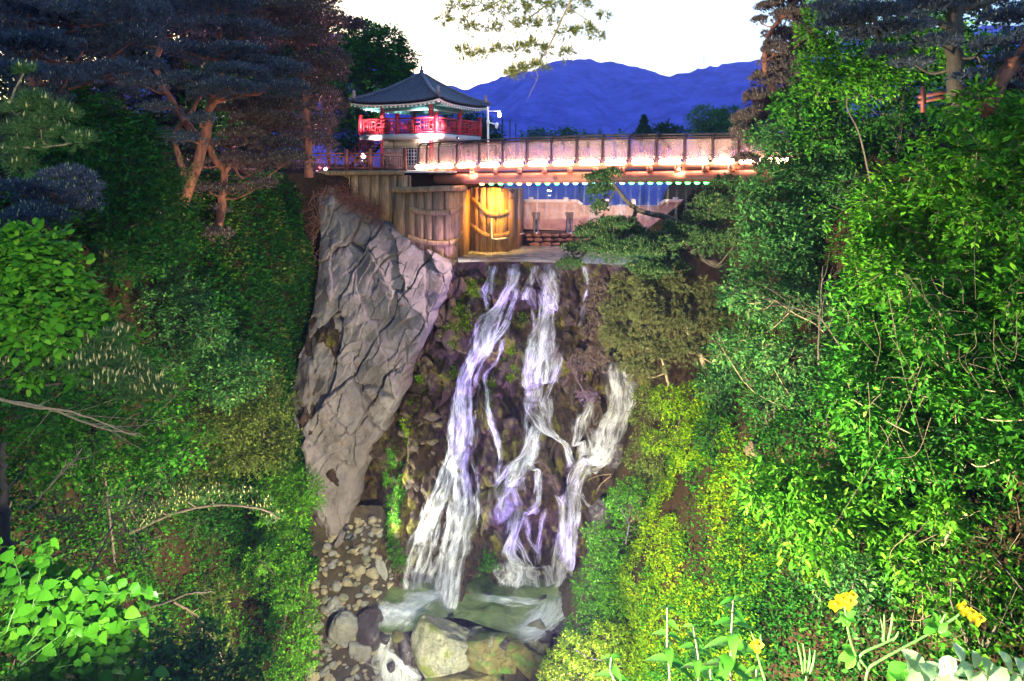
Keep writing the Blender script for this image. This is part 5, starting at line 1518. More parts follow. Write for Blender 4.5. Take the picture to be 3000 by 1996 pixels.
# ------------------------------------------------------------------ right bank broadleaf
broadleaf('yellow green tree reaching up in front of the upper right pines', D(8.2, 15.4, -0.9), PP((2520, 400, 15.2), (2480, 300, 14.8), (2530, 200, 14.7), (2510, 90, 14.6)),
     [(2440, 20, 14.5, 50), (2400, 90, 14.4, 44), (2450, 130, 14.4, 50), (2400, 180, 14.3, 44), (2480, 200, 14.4, 46), (2540, 190, 14.5, 40), (2590, 230, 14.6, 40), (2620, 100, 14.7, 44), (2680, 120, 14.7, 44), (2740, 80, 14.8, 44), (2500, 40, 14.6, 46), (2390, 250, 14.3, 36), (2530, 260, 14.4, 36), (2700, 30, 14.8, 46), (2660, 180, 14.7, 36), (2560, 110, 14.6, 30), (2440, 220, 14.3, 40), (2760, 150, 14.7, 36), (2610, 30, 14.7, 44)],
     G_BRIGHT, 0.11, 0.06, per=75, tw=0.35, seed=71, dY=1.0, r0=0.03)
for lab, px, py_, Yq, sd, mt in (('dark leafy tree filling the upper right behind the pines', 2640, 170, 18, 171, G_DARK), ('shadowed leafy tree at the right edge behind the hill fence', 2900, 200, 16, 172, G_DARK), ('dark green tree between the purple pine and the yellow green tree', 2460, 300, 20, 173, G_MID)):
    rg = np.random.default_rng(sd)
    broadleaf(lab, P(px, 470, Yq), PP((px, 380, Yq), (px + 10, py_, Yq)), [(px + rg.uniform(-150, 150), py_ + rg.uniform(-150, 150), Yq + rg.uniform(-1, 1), rg.uniform(45, 65)) for _ in range(20)], mt, 0.15, 0.085, per=22, tw=0.45, seed=sd, group='dark trees behind the upper right pines')
broadleaf('grey green shrub mass right of the bridge end', D(8.2, 20, -1.2), PP((2360, 640, 20), (2380, 500, 20)),
     [(2240, 400, 21, 40), (2300, 400, 20.5, 50), (2360, 360, 20, 50), (2440, 400, 20, 56), (2380, 440, 19.8, 60), (2300, 470, 20, 50), (2480, 470, 19.8, 62), (2260, 520, 19.8, 44), (2340, 530, 19.6, 62), (2440, 550, 19.4, 66), (2540, 540, 19.6, 56), (2260, 590, 19.6, 44), (2200, 560, 20, 36), (2560, 450, 20, 50)],
     G_GREY, 0.13, 0.065, per=70, tw=0.36, seed=72, name='shrub', cat='shrub')
broadleaf('leafy grey green shrub in the middle of the right bank', D(7.4, 18.5, -3.4), PP((2360, 900, 18.4), (2350, 760, 18.4)),
     [(2210, 640, 18.8, 40), (2280, 650, 18.6, 54), (2360, 650, 18.5, 62), (2450, 660, 18.6, 56), (2230, 720, 18.4, 48), (2310, 740, 18.3, 58), (2400, 740, 18.3, 58), (2490, 740, 18.5, 50), (2180, 790, 18.3, 40), (2260, 820, 18.1, 52), (2350, 830, 18.1, 52), (2450, 820, 18.2, 50), (2140, 860, 18.2, 30)],
     G_GREY, 0.13, 0.06, per=70, tw=0.34, seed=73, name='shrub', cat='shrub')
broadleaf('open branched shrub with pale limbs and sprays of leaves', D(7.0, 15.5, -5.8), PP((2560, 1180, 15.5), (2480, 1060, 15.6), (2400, 960, 15.8), (2330, 920, 16), (2270, 880, 16)),
     [(2150, 880, 16.4, 30), (2210, 900, 16.3, 36), (2290, 930, 16.2, 36), (2170, 1000, 16.2, 36), (2115, 1020, 16.2, 30), (2240, 1030, 16, 40), (2320, 1050, 15.8, 40), (2400, 1010, 15.8, 40), (2260, 1110, 15.8, 34), (2300, 1130, 15.7, 34), (2440, 1080, 15.6, 40), (2360, 900, 16, 36), (2440, 930, 15.9, 40), (2500, 1000, 15.8, 40)],
     G_GREY, 0.12, 0.06, per=70, tw=0.36, seed=74, name='shrub', cat='shrub', bark=BARK_PALE, r0=0.09)
# the big vine-hung mass at the right edge
rg = np.random.default_rng(75)
cl = []
for py in range(330, 1400, 92):
    x0 = lerp(py, [(330, 2880), (450, 2700), (560, 2600), (800, 2540), (1400, 2500)])
    px = x0
    while px < 3090:
        cl.append((px + rg.uniform(-25, 25), py + rg.uniform(-25, 25), 11.6 - 1.8 * (px - 2500) / 500 + rg.uniform(-0.5, 0.5), rg.uniform(48, 70)))
        px += rg.uniform(80, 115)
half = [c for c in cl if c[1] < 860]; low = [c for c in cl if c[1] >= 860]
broadleaf('tall bright green hedge-like shrub at the upper right edge', D(7.4, 10.5, -2.0), PP((2800, 800, 10.5), (2820, 600, 10.5)), half, G_BRIGHT, 0.14, 0.07, per=75, tw=0.32, seed=76, name='shrub', cat='shrub', bark=BARK_PALE)
broadleaf('dense mid green shrub with tangled stems at the right edge', D(6.9, 10.5, -5.0), PP((2800, 1350, 10.4), (2800, 1100, 10.4)), low, G_MID, 0.14, 0.075, per=70, tw=0.32, seed=77, name='shrub', cat='shrub', bark=BARK_PALE)
broadleaf('shrub with long pointed hanging leaves on the lower right bank', D(6.3, 11.5, -6.6), PP((2640, 1640, 11.3), (2560, 1520, 11.3)),
     [(2200, 1410, 11.8, 36), (2270, 1390, 11.7, 46), (2350, 1400, 11.6, 50), (2440, 1400, 11.5, 56), (2530, 1420, 11.4, 56), (2260, 1460, 11.6, 42), (2340, 1480, 11.5, 50), (2430, 1500, 11.4, 54), (2530, 1500, 11.3, 54), (2620, 1480, 11.2, 56), (2330, 1560, 11.3, 40), (2410, 1590, 11.2, 46), (2620, 1570, 11, 50), (2700, 1540, 10.8, 56), (2600, 1650, 11, 46), (2660, 1640, 10.8, 50), (2760, 1620, 10.6, 56), (2780, 1500, 10.6, 56), (2860, 1560, 10.4, 60), (2940, 1500, 10.2, 60), (2660, 1720, 10.8, 40), (2850, 1680, 10.4, 56), (2940, 1640, 10.2, 60)],
     G_BRIGHT, 0.17, 0.055, per=80, tw=0.34, seed=78, name='shrub', cat='shrub', droop=0.45, st=((0.3, 0.9), (0.65, 0.8)))
for i, (lab, base, cl, mt) in enumerate((
  ('bright bush right beside the lower falls', D(3.0, 20.6, -14.2), [(1712, 1712, 20.6, 32), (1748, 1655, 20.6, 38), (1720, 1755, 20.4, 34), (1765, 1700, 20.4, 44), (1800, 1760, 20.2, 48), (1745, 1805, 20.2, 42), (1690, 1840, 20.3, 28), (1672, 1865, 20.2, 24)], G_BRIGHT),
  ('leafy bush above the lower falls on the right', D(3.6, 21, -12.0), [(1760, 1590, 21, 40), (1800, 1540, 21, 40), (1740, 1560, 21, 28), (1830, 1480, 21, 40), (1790, 1620, 20.8, 40), (1850, 1430, 21, 36), (1800, 1460, 21.2, 26)], G_BRIGHT),
  ('olive scrub between the drooping pine and the right fall', D(5.2, 22.5, -8.8), [(1890, 1150, 22.3, 36), (1930, 1180, 22.2, 40), (1880, 1220, 22.4, 34), (1900, 1290, 22.3, 40), (1860, 1340, 22.4, 34), (1930, 1350, 22.0, 44), (1900, 1400, 22.2, 40), (1960, 1420, 21.5, 44)], G_OLIVE),
  ('fresh green shrub clinging below the drooping pine', D(4.9, 20, -8.2), [(1960, 1170, 20, 50), (2030, 1160, 20, 50), (2090, 1190, 20, 50), (1990, 1240, 19.8, 50), (2060, 1250, 19.8, 56), (2130, 1250, 19.8, 46), (1920, 1290, 20, 36), (2010, 1310, 19.6, 50), (2100, 1320, 19.6, 50), (2180, 1300, 19.4, 46)], G_YELLOW),
  ('pale yellow green bush at the bottom right of the pool', D(3.0, 18.6, -14.6), [(1680, 1900, 18.8, 44), (1740, 1930, 18.5, 56), (1640, 1950, 18.6, 46), (1700, 1985, 18.3, 56), (1800, 1880, 18.3, 50), (1830, 1950, 18, 60), (1620, 1990, 18.4, 36), (1770, 1860, 18.5, 36)], G_YELLOW))):
    broadleaf(lab, base, [base + (0.1, -0.1, 0.8)], cl, mt, 0.075, 0.042, per=85, tw=0.24, seed=81 + i, name='shrub', cat='shrub', r0=0.05, twigs=False)

# ------------------------------------------------------------------ ground cover on both banks (nobody could count it)
def bank_pt(rng, n, side, Y0, Y1, z0, z1):
    Y = rng.uniform(Y0, Y1, n); z = rng.uniform(z0, z1, n)
    if side < 0:
        xb = bank(15, -1); X = np.interp(z, ZL[::-1], xb[::-1])
    else:
        xb = bank(15, 1); X = np.interp(z, ZR, xb)
    X = X + (0.28 * fbm(X * 0.7, Y * 0.6 + z * 0.5, 3.0, 4) * 2.0)
    zz = z + 0.28 * fbm(X * 0.6, Y * 0.6, z * 0.6, 4) * 2.0
    return np.stack((X, Y, zz), 1) * K
def cover(name, side, n, Yr, zr, mat, L, W, seed, keep=None, nleaf=4, h=0.22, patch=0.0):
    rng = np.random.default_rng(seed)
    p = bank_pt(rng, n, side, *Yr, *zr)
    if patch:
        p = p[fbm(p[:, 0] * 0.5, p[:, 1] * 0.5, p[:, 2] * 0.5 + seed, 3) > patch]
    if keep is not None:
        a, b = proj(p); p = p[keep(a, b)]
    out = np.array((-side * 1.0, -0.25, 0.55))
    d = out + rng.normal(0, 0.45, (len(p), 3))
    g = sprays(rng, p + rng.normal(0, 0.05, p.shape), d, h * rng.uniform(0.6, 1.3, len(p)), nleaf, L, W, 0.2)
    return tag(obj(name, g, mat), kind='stuff')
inL = lambda a, b: (a > -250) & (a < 960) & (b < 2150)
inR = lambda a, b: (a > 1600) & (a < 3200) & (b < 2150)
cover('ivy', -1, 17000, (20, 31.4), (-14.5, -0.3), G_DARK, 0.15, 0.11, 91, inL)
cover('ivy', -1, 12000, (20, 31.0), (-13, -0.5), G_OLIVE, 0.14, 0.09, 92, inL, patch=0.02)
cover('undergrowth', -1, 16000, (7, 21), (-15, 0.0), G_MID, 0.10, 0.055, 93, inL, h=0.3, patch=-0.12)
cover('undergrowth', -1, 8000, (10, 22), (-16, -7), G_MID, 0.08, 0.045, 94, inL, h=0.25, patch=0.0)
cover('ground_cover', 1, 17000, (12.5, 21.5), (-15.5, -7.2), G_YELLOW, 0.085, 0.05, 95, inR, h=0.22, patch=-0.16)
cover('undergrowth', 1, 20000, (6.5, 24.5), (-14, 0.6), G_MID, 0.10, 0.055, 96, inR, h=0.3, patch=-0.05)
cover('undergrowth', 1, 12000, (6.5, 16), (-13, -3), G_DARK, 0.11, 0.06, 97, inR, h=0.35)

# ------------------------------------------------------------------ filler shrubs, one proto per kind, copied
def proto_shrub(name, label, group, mat, seed, L, W, n=240, r=0.75):
    rng = np.random.default_rng(seed)
    t = thing(name, label, 'shrub', (0, 0, -40), group)
    G, T = Geo(), Geo()
    cs = rng.normal(0, 0.45, (9, 3)) * (1, 1, 0.7) * r + (0, 0, 0.55 * r)
    for c in cs:
        m = n // 9
        d, q = in_ball(rng, m, 0.3)
        sprays(rng, c + d * (q * r * 0.55)[:, None], d + (0, 0, 0.3) + rng.normal(0, 0.3, (m, 3)), 0.3 * rng.uniform(.6, 1.2, m), 6, L, W, 0.25, geo=G, twig=T)
        T.tube(smooth_path([(0, 0, -0.3), c * 0.5 + rng.normal(0, .1, 3), c], 6), np.linspace(0.025, 0.008, 6), 5, False)
    obj('stems', T, BARK, t, True, local=True, kind='stuff')
    obj('foliage', G, mat, t, local=True, kind='stuff')
    return t
def scatter(protos, side, spots, seed):
    rng = np.random.default_rng(seed)
    used = set()
    for Y, z, s in spots:
        q = protos[rng.integers(len(protos))]
        p = bank_pt(rng, 1, side, Y, Y, z, z)[0]
        if q.name not in used:
            q.location = p; q.scale = (s, s, s); q.rotation_euler = (0, 0, rng.uniform(0, 6.28)); used.add(q.name)
        else:
            dup(q, p, rng.uniform(0, 6.28), s)
rg = np.random.default_rng(5)
gl_ = 'undergrowth shrubs of the left slope'; gr_ = 'undergrowth shrubs of the right slope'
pl = [proto_shrub('undergrowth_shrub', 'dark leafy shrub in the undergrowth of the left slope', gl_, G_DARK, 201, 0.11, 0.06),
      proto_shrub('undergrowth_shrub', 'mid green shrub in the undergrowth of the left slope', gl_, G_MID, 202, 0.09, 0.05),
      proto_shrub('undergrowth_shrub', 'olive tinged shrub in the undergrowth of the left slope', gl_, G_OLIVE, 203, 0.10, 0.045)]
scatter(pl, -1, [(rg.uniform(9, 20), rg.uniform(-14, -1), rg.uniform(0.7, 1.3)) for _ in range(46)], 6)
pr_ = [proto_shrub('undergrowth_shrub', 'dark leafy shrub in the undergrowth of the right slope', gr_, G_DARK, 204, 0.11, 0.06),
       proto_shrub('undergrowth_shrub', 'fresh green shrub in the undergrowth of the right slope', gr_, G_BRIGHT, 205, 0.09, 0.05),
       proto_shrub('undergrowth_shrub', 'grey green shrub in the undergrowth of the right slope', gr_, G_GREY, 206, 0.10, 0.045)]
scatter(pr_, 1, [(rg.uniform(8, 21), rg.uniform(-8, 0.5), rg.uniform(0.7, 1.3)) for _ in range(44)], 7)
# ================================================================== stream bed, boulders, rubble
M_BOULDER = m_rock('pale boulder', ((0.12, 0.11, 0.07), (0.27, 0.25, 0.17), (0.20, 0.19, 0.15)), 1.6, 0.7, 0.35, 0.9, moss=(0.11, 0.12, 0.015), moss_amt=0.52)
M_MOSSY = m_rock('mossy boulder', ((0.07, 0.06, 0.02), (0.18, 0.14, 0.035), (0.12, 0.105, 0.04)), 1.6, 0.6, 0.4, 0.9, moss=(0.06, 0.13, 0.01), moss_amt=0.52)
M_WET = m_rock('dark wet boulder', ((0.03, 0.024, 0.03), (0.06, 0.045, 0.05), (0.045, 0.035, 0.03)), 1.2, 0.28, 0.3, 0.7)
M_GREYB = m_rock('grey boulder', ((0.14, 0.14, 0.13), (0.24, 0.235, 0.21), (0.19, 0.18, 0.16)), 1.2, 0.75, 0.1, 0.5)
M_RUB1 = m_rock('tan rubble', ((0.20, 0.16, 0.09), (0.34, 0.29, 0.18), (0.26, 0.22, 0.15)), 2.0, 0.8, 0.0, 0.5)
M_RUB2 = m_rock('grey green rubble', ((0.14, 0.14, 0.09), (0.24, 0.24, 0.16), (0.18, 0.17, 0.12)), 2.0, 0.8, 0.0, 0.5)
M_BANK = m_rock('earthy bank rock', ((0.07, 0.045, 0.02), (0.15, 0.10, 0.05), (0.11, 0.08, 0.04)), 2.0, 0.9, 0.3, 0.9)
M_BED = m_rock('stream bed', ((0.02, 0.016, 0.008), (0.07, 0.05, 0.024), (0.04, 0.035, 0.016)), 2.0, 0.8, 0.0, 0.8)
def bed_z(X, Y):
    zl = np.interp(Y, (18, 21.3, 22.3, 23.2, 24.4, 25.4), (-17.6, -16.1, -15.35, -14.75, -13.75, -12.9))
    zp = np.interp(Y, (18, 21.2, 21.7, 22.2, 24.4, 25.4), (-17.8, -16.6, -16.2, -15.7, -15.65, -15.4))
    w = np.clip((X + 5.0) / 0.9, 0, 1); w = w * w * (3 - 2 * w)
    z = zl * (1 - w) + zp * w
    return z + 0.9 * np.clip(X - 1.2, 0, 3) + 0.12 * fbm(X * 2, Y * 2, 7.0, 4)
xs = np.linspace(-7.6, 3.6, 90); ys = np.linspace(18, 25.3, 60)
XX, YY = np.meshgrid(xs, ys)
bed = obj('stream_bed', Geo().grid(np.stack((XX, YY, bed_z(XX, YY)), -1) * K), M_BED, smooth=False)
tag(bed, kind='structure')
rg = np.random.default_rng(301)
k = 0
while k < 420:
    X, Y = rg.uniform(-6.9, -4.1), rg.uniform(19.6, 24.9)
    s = rg.uniform(0.06, 0.16) if rg.random() < 0.8 else rg.uniform(0.16, 0.26)
    z = float(bed_z(np.array(X), np.array(Y)))
    p = D(X, Y, z) + (0, 0, s * 0.25)
    a, b = proj(p)
    if b > 2060 or a > 1150: 
        k += 1; continue
    rock_copy('stone', ROCKS[rg.integers(10)], (M_RUB1, M_RUB2, M_RUB1, M_GREYB)[rg.integers(4)], p, (s * rg.uniform(.8, 1.5), s * rg.uniform(.8, 1.3), s * rg.uniform(.6, 1.0)), rg.uniform(0, 6), bed, rg.uniform(-.4, .4))
    k += 1
# stones along the pool edge
rg = np.random.default_rng(303)
for px, py, s in [(1100, 1760, .3), (1095, 1800, .28), (1130, 1870, .22), (1165, 1862, .25), (1225, 1850, .2), (1330, 1858, .25), (1440, 1872, .25), (1480, 1880, .28), (1515, 1880, .25), (1600, 1862, .3), (1640, 1840, .3), (1680, 1800, .32), (1690, 1760, .3), (1450, 1860, .14), (1350, 1845, .14), (1320, 1800, .13), (1420, 1790, .12), (1230, 1740, .16), (1370, 1738, .18), (1430, 1742, .2), (1590, 1750, .2), (1640, 1740, .22), (1500, 1888, .3), (1300, 1860, .2), (1560, 1862, .16)]:
    q = P(px, py, POOL_Z / ray(px, py)[1])
    rock_copy('stone', ROCKS[rg.integers(10)], (M_MOSSY, M_WET, M_BOULDER)[rg.integers(3)], q - (0, 0, s * 0.25), (s * 1.3, s, s * .75), rg.uniform(0, 6), bed, rg.uniform(-.3, .3))
def boulder(label, px, py, Y, sx, sy, sz, mat, seed, rz=0.0, cuts=9):
    """sx, sz in pixels (half extents), sy metres"""
    c = P(px, py, Y); u = Y * K / FPX
    g = np.random.default_rng(seed)
    n, m = 34, 46
    th = np.linspace(0.03, math.pi - 0.03, n)[:, None]; ph = np.linspace(0, 2 * math.pi, m + 1)[None]
    v = np.stack((np.sin(th) * np.cos(ph), np.sin(th) * np.sin(ph), np.cos(th) * np.ones_like(ph)), -1)
    for c_, q in zip(unit(g.normal(0, 1, (cuts, 3))), g.uniform(0.5, 0.85, cuts)):
        s = v @ c_
        v = np.where((s > q)[..., None], v - (s - q)[..., None] * c_ * 0.92, v)
    v *= 1.2
    v = v * (1 + 0.16 * fbm(v[..., 0] * 1.7 + seed, v[..., 1] * 1.7, v[..., 2] * 1.7, 5)[..., None] + 0.07 * fbm(v[..., 0] * 6 + seed, v[..., 1] * 6, v[..., 2] * 6, 4)[..., None])
    v[:, -1] = v[:, 0]
    cc, ss = math.cos(rz), math.sin(rz)
    v = v * (sx * u, sy, sz * u)
    v = v @ np.array(((cc, 0, ss), (0, 1, 0), (-ss, 0, cc)))
    o = obj('boulder', Geo().grid(v + c), mat, smooth=False)
    o.data.shade_smooth()
    return tag(o, label, 'boulder', 'boulders around the plunge pool')
boulder('big pale floodlit boulder at the front of the pool', 1290, 1900, 21.6, 100, 0.9, 92, M_BOULDER, 1, 0.1)
boulder('flat pale slab right of the big floodlit boulder', 1392, 1858, 21.9, 54, 0.5, 24, M_BOULDER, 2, 0.1)
boulder('wide mossy boulder below the pale slab', 1425, 1915, 21.5, 120, 0.9, 66, M_MOSSY, 3, 0.12)
boulder('low mossy rock at the bottom centre edge', 1350, 1995, 20.9, 110, 0.7, 36, M_MOSSY, 4)
boulder('pointed tan boulder at the right front of the pool', 1555, 1880, 21.6, 46, 0.6, 52, M_BOULDER, 5, -0.5)
boulder('brown slanting slab below the pointed boulder', 1570, 1945, 21.0, 80, 0.6, 30, M_MOSSY, 6, -0.55)
boulder('rounded grey boulder left of the outflow', 1012, 1858, 21.9, 40, 0.6, 56, M_GREYB, 7, 0.2)
boulder('lower grey boulder beside the outflow cascade', 1050, 1905, 21.6, 36, 0.5, 36, M_GREYB, 8, 0.4)
boulder('dark boulder between the rubble and the outflow', 1085, 1845, 22.0, 38, 0.6, 52, M_WET, 9)
boulder('upright grey rock among the rubble below the cliff', 1106, 1680, 23.9, 26, 0.4, 40, M_GREYB, 10)
boulder('wet dark rock left of the big floodlit boulder', 1195, 1905, 21.6, 30, 0.5, 56, M_WET, 11)
boulder('flat brown rock breaking the pool surface', 1385, 1792, 23.0, 42, 0.5, 15, M_MOSSY, 12)
boulder('brown rock under the right corner of the falls', 1545, 1772, 23.6, 28, 0.4, 26, M_MOSSY, 13)
boulder('dark glistening rock right of the pool inflow', 1625, 1805, 22.8, 30, 0.5, 28, M_WET, 14)
boulder('dark rock in the shade at the right end of the pool', 1660, 1860, 21.8, 40, 0.5, 30, M_WET, 15)
boulder('small rock splitting the lower cascade', 1148, 1955, 21.2, 11, 0.15, 13, M_WET, 16)
boulder('grey rock at the foot of the rock wall beside the rubble', 985, 1790, 22.7, 30, 0.5, 34, M_GREYB, 17)
boulder('mossy ledge rock at the foot of the left fall', 1165, 1735, 24.2, 40, 0.4, 30, M_MOSSY, 18)
boulder('long mossy ledge under the centre fall', 1490, 1738, 24.3, 110, 0.35, 16, M_MOSSY, 19)
boulder('big black wet rock beside the right fall', 1822, 1375, 25.9, 42, 0.6, 70, M_WET, 20, 0.2)
boulder('dark rock at the lip between the left and centre falls', 1557, 870, 29.0, 17, 0.3, 34, M_WET, 21, 0.3)
boulder('lower black rock beside the right fall', 1762, 1520, 24.9, 40, 0.5, 58, M_WET, 22, 0.2)
boulder('wet brown rock dividing the upper left fall', 1492, 860, 29.3, 11, 0.2, 26, M_WET, 23, 0.3)
boulder('pale stone poking out of the right bank', 2215, 1325, 16.5, 30, 0.3, 26, M_BANK, 24)
boulder('tan stone under the leaves of the right bank', 2070, 1440, 18.7, 40, 0.3, 30, M_BANK, 25)
boulder('tan bank rock right of the lower falls', 1870, 1540, 22.6, 40, 0.5, 90, M_BANK, 26, -0.3)
boulder('bare tan rock on the left bank among the shrubs', 705, 1610, 20.8, 44, 0.5, 60, M_BANK, 27, 0.3)
boulder('small tan rock lower on the left bank', 650, 1680, 19.8, 30, 0.3, 34, M_BANK, 28)

# loose rocks bedded in the cliff face beside the falls: pieces of the cliff
rg = np.random.default_rng(311)
for px, py, w, h in [(rg.uniform(1180, 1420), rg.uniform(830, 1300), rg.uniform(14, 34), rg.uniform(16, 40)) for _ in range(60)] + [(rg.uniform(1480, 1760), rg.uniform(820, 1500), rg.uniform(12, 30), rg.uniform(14, 36)) for _ in range(50)]:
    if px < lerp(py, [(800, 1330), (985, 1260), (1180, 1190), (1300, 1130)]): continue
    if any(abs(px - np.interp(py, [q[1] for q in c], [q[0] for q in c])) < w + np.interp(py, [q[1] for q in c], [q[2] for q in c]) / 2 + 6 for c, m in STREAMS if c[0][1] - 30 < py < c[-1][1] + 30): continue
    x, y, z = on_wall(px, py)
    q = cliff_point(np.array(x), np.array(z), 0.02)
    u = y / FPX * K
    rock_copy('rock', ROCKS[rg.integers(10)], M_CLIFF, q * K, (w * u, 0.22, h * u), rg.uniform(-.3, .3), cliff, rg.uniform(-.3, .3))
# grass and moss tufts on the cliff
def cliff_tufts(name, spots, mat, seed, L=0.16, n=60, droop=0.7):
    rng = np.random.default_rng(seed)
    G = Geo()
    for px, py, rx, rz in spots:
        m = int(n * rx * rz / 400) + 20
        a = px + rng.normal(0, rx * 0.5, m); b = py + rng.normal(0, rz * 0.5, m)
        q = np.array([on_wall(*c) for c in zip(a, b)])
        p = cliff_point(q[:, 0], q[:, 2], 0.03) * K
        d = np.array((0, -0.8, 0.35)) + rng.normal(0, 0.5, (m, 3))
        for _ in range(3):
            G.leaves(p + rng.normal(0, 0.04, (m, 3)), d + rng.normal(0, 0.4, (m, 3)), rng.normal(0, 0.4, (m, 3)) + (0, -0.4, 1), L * rng.uniform(.6, 1.3, m), L * 0.22, curl=droop)
    return tag(obj(name, G, mat), kind='stuff')
cliff_tufts('cliff_grass', [(1390, 850, 26, 30), (1345, 905, 26, 24), (1330, 960, 28, 20), (1365, 935, 24, 30), (1320, 990, 26, 16), (1325, 1098, 22, 18), (1232, 1120, 10, 40), (1210, 1190, 14, 40), (1185, 1250, 16, 36), (1490, 1065, 22, 24), (1498, 1015, 12, 14), (1440, 1135, 10, 20), (1530, 935, 14, 16), (1495, 1105, 10, 10)], G_YELLOW, 321)
cliff_tufts('cliff_moss', [(1150, 1330, 12, 30), (1135, 1400, 14, 40), (1170, 1430, 14, 60), (1140, 1500, 16, 40), (1165, 1490, 12, 40), (1155, 1560, 14, 30), (1440, 1650, 30, 24), (1420, 1690, 20, 24), (1180, 1640, 12, 40), (1175, 1600, 12, 30)], G_BRIGHT, 322, 0.13, 90)
cliff_tufts('cliff_grass', [(1150, 1330, 60, 120), (1300, 1050, 60, 120), (1560, 1050, 60, 160)], G_OLIVE, 323, 0.10, 8)

# ================================================================== near plants with leaves one can pick apart
def leaf_mesh(name, L, W, kind='heart', bend=0.25, seed=0):
    """a curved leaf lying along +X, about 28 triangles"""
    n = 8
    u = np.linspace(0, 1, n)
    prof = {'heart': lambda u: np.sin(np.pi * np.clip(u, 0, 1) ** 0.62) ** 0.8 * (1 - 0.35 * u), 'oval': lambda u: np.sin(np.pi * u ** 0.8) ** 0.75, 'lance': lambda u: np.sin(np.pi * u ** 0.7) ** 0.9 * (1 - 0.3 * u)}[kind](u)
    prof[0] = 0.02; prof[-1] = 0.0
    rng = np.random.default_rng(seed)
    z = -bend * L * u ** 2 + 0.01 * L * rng.normal(0, 1, n)
    mid = np.stack((u * L, 0 * u, z), 1)
    up = 0.16 * W
    l = mid + np.stack((0 * u, prof * W / 2, prof * up), 1); r = mid + np.stack((0 * u, -prof * W / 2, prof * up), 1)
    g = Geo().grid(np.stack((l, mid, r), 1))
    return g.mesh(name, True)
def orient(d, nrm):
    d = unit(d); s = unit(np.cross(nrm, d)); n = np.cross(d, s)
    return Matrix((tuple(d), tuple(s), tuple(n))).transposed().to_4x4()
def put_leaf(parent, mesh, p, d, nrm, s, name='leaf'):
    o = bpy.data.objects.new(name, mesh); COL.objects.link(o)
    o.parent = parent
    o.matrix_parent_inverse = Matrix.Translation(parent.location).inverted()
    o.matrix_basis = Matrix.Translation(p) @ orient(d, nrm) @ Matrix.Scale(s, 4)
    return o
def m_bigleaf(name, c1, c2, rough=0.4, trans=0.35):
    t = NT(name)
    oi = t.n('ShaderNodeObjectInfo'); co = t.coord('Object')
    c = t.ramp(oi.outputs['Random'], ((0, c1), (1, c2)))
    vein = t.n('ShaderNodeTexWave', Scale=28.0, Distortion=1.5); t.l(co, vein.inputs['Vector'])
    c = t.mix(0.25, c, t.ramp(vein.outputs['Fac'], ((0.3, (0.75, 0.8, 0.7)), (0.7, (1.1, 1.1, 1.1)))), 'MULTIPLY')
    t.col(c); t.set(rough, 0, 0.35)
    tr = t.n('ShaderNodeBsdfTranslucent'); t.l(c, tr.inputs[0])
    mx = t.n('ShaderNodeMixShader'); mx.inputs[0].default_value = trans
    t.l(t.b.outputs[0], mx.inputs[1]); t.l(tr.outputs[0], mx.inputs[2]); t.l(mx.outputs[0], t.out.inputs[0])
    return t.m
BIG_GREEN = m_bigleaf('big fresh leaf', (0.035, 0.16, 0.008), (0.10, 0.30, 0.014))
BIG_PALE = m_bigleaf('big pale leaf', (0.28, 0.42, 0.16), (0.42, 0.55, 0.28))
BIG_NETTLE = m_bigleaf('soft hairy leaf', (0.06, 0.25, 0.015), (0.15, 0.40, 0.04))
STEM_G = m_plain('green stem', (0.10, 0.22, 0.04), 0.5, 0.2, 8)
STEM_P = m_plain('pinkish stem', (0.28, 0.20, 0.14), 0.6, 0.2, 8)
def with_mat(me, m):
    me.materials.append(m); return me
HEARTS = [with_mat(leaf_mesh('leaf', 0.105, 0.078, 'heart', 0.15 + 0.1 * i, i), BIG_GREEN) for i in range(4)]
# bottom left sapling with heart-shaped leaves
rg = np.random.default_rng(401)
b0 = D(-3.3, 3.9, -4.3)
sap = thing('sapling', 'bright green sapling with heart-shaped leaves in the lower left corner', 'sapling', b0)
ST = Geo(); cnt = 0; rest = Geo()
stem = smooth_path([b0, P(60, 2100, 4.1), P(95, 1800, 4.1), P(130, 1590, 4.1)], 20)
ST.tube(stem, np.linspace(0.018, 0.004, 20), 6)
shoots = [((70, 1900), (200, 1760), (330, 1740), (480, 1738)), ((60, 1950), (200, 1850), (320, 1830), (430, 1810)), ((50, 2000), (180, 1930), (300, 1900), (360, 1870)),
          ((80, 1800), (160, 1700), (240, 1690), (310, 1700)), ((40, 1750), (110, 1650), (180, 1660), (230, 1690)), ((95, 1780), (115, 1680), (128, 1600), (150, 1585)),
          ((20, 1850), (60, 1720), (40, 1640), (20, 1600)), ((0, 1950), (90, 1880), (160, 1850), (230, 1860)), ((10, 2040), (120, 1990), (200, 1970), (280, 1980)),
          ((60, 1860), (150, 1800), (250, 1780), (400, 1770)), ((0, 1800), (60, 1760), (120, 1750), (200, 1740)), ((40, 1900), (160, 1880), (260, 1860), (340, 1850)),
          ((0, 1700), (40, 1680), (80, 1690), (110, 1720)), ((0, 1900), (40, 1850), (90, 1830), (150, 1820)), ((100, 2010), (200, 1990), (260, 1940), (320, 1930)), ((0, 2000), (40, 1960), (90, 1950), (140, 1950)), ((80, 1840), (180, 1760), (280, 1720), (420, 1730)), ((50, 1980), (140, 1930), (220, 1920), (270, 1900))]
extra = []
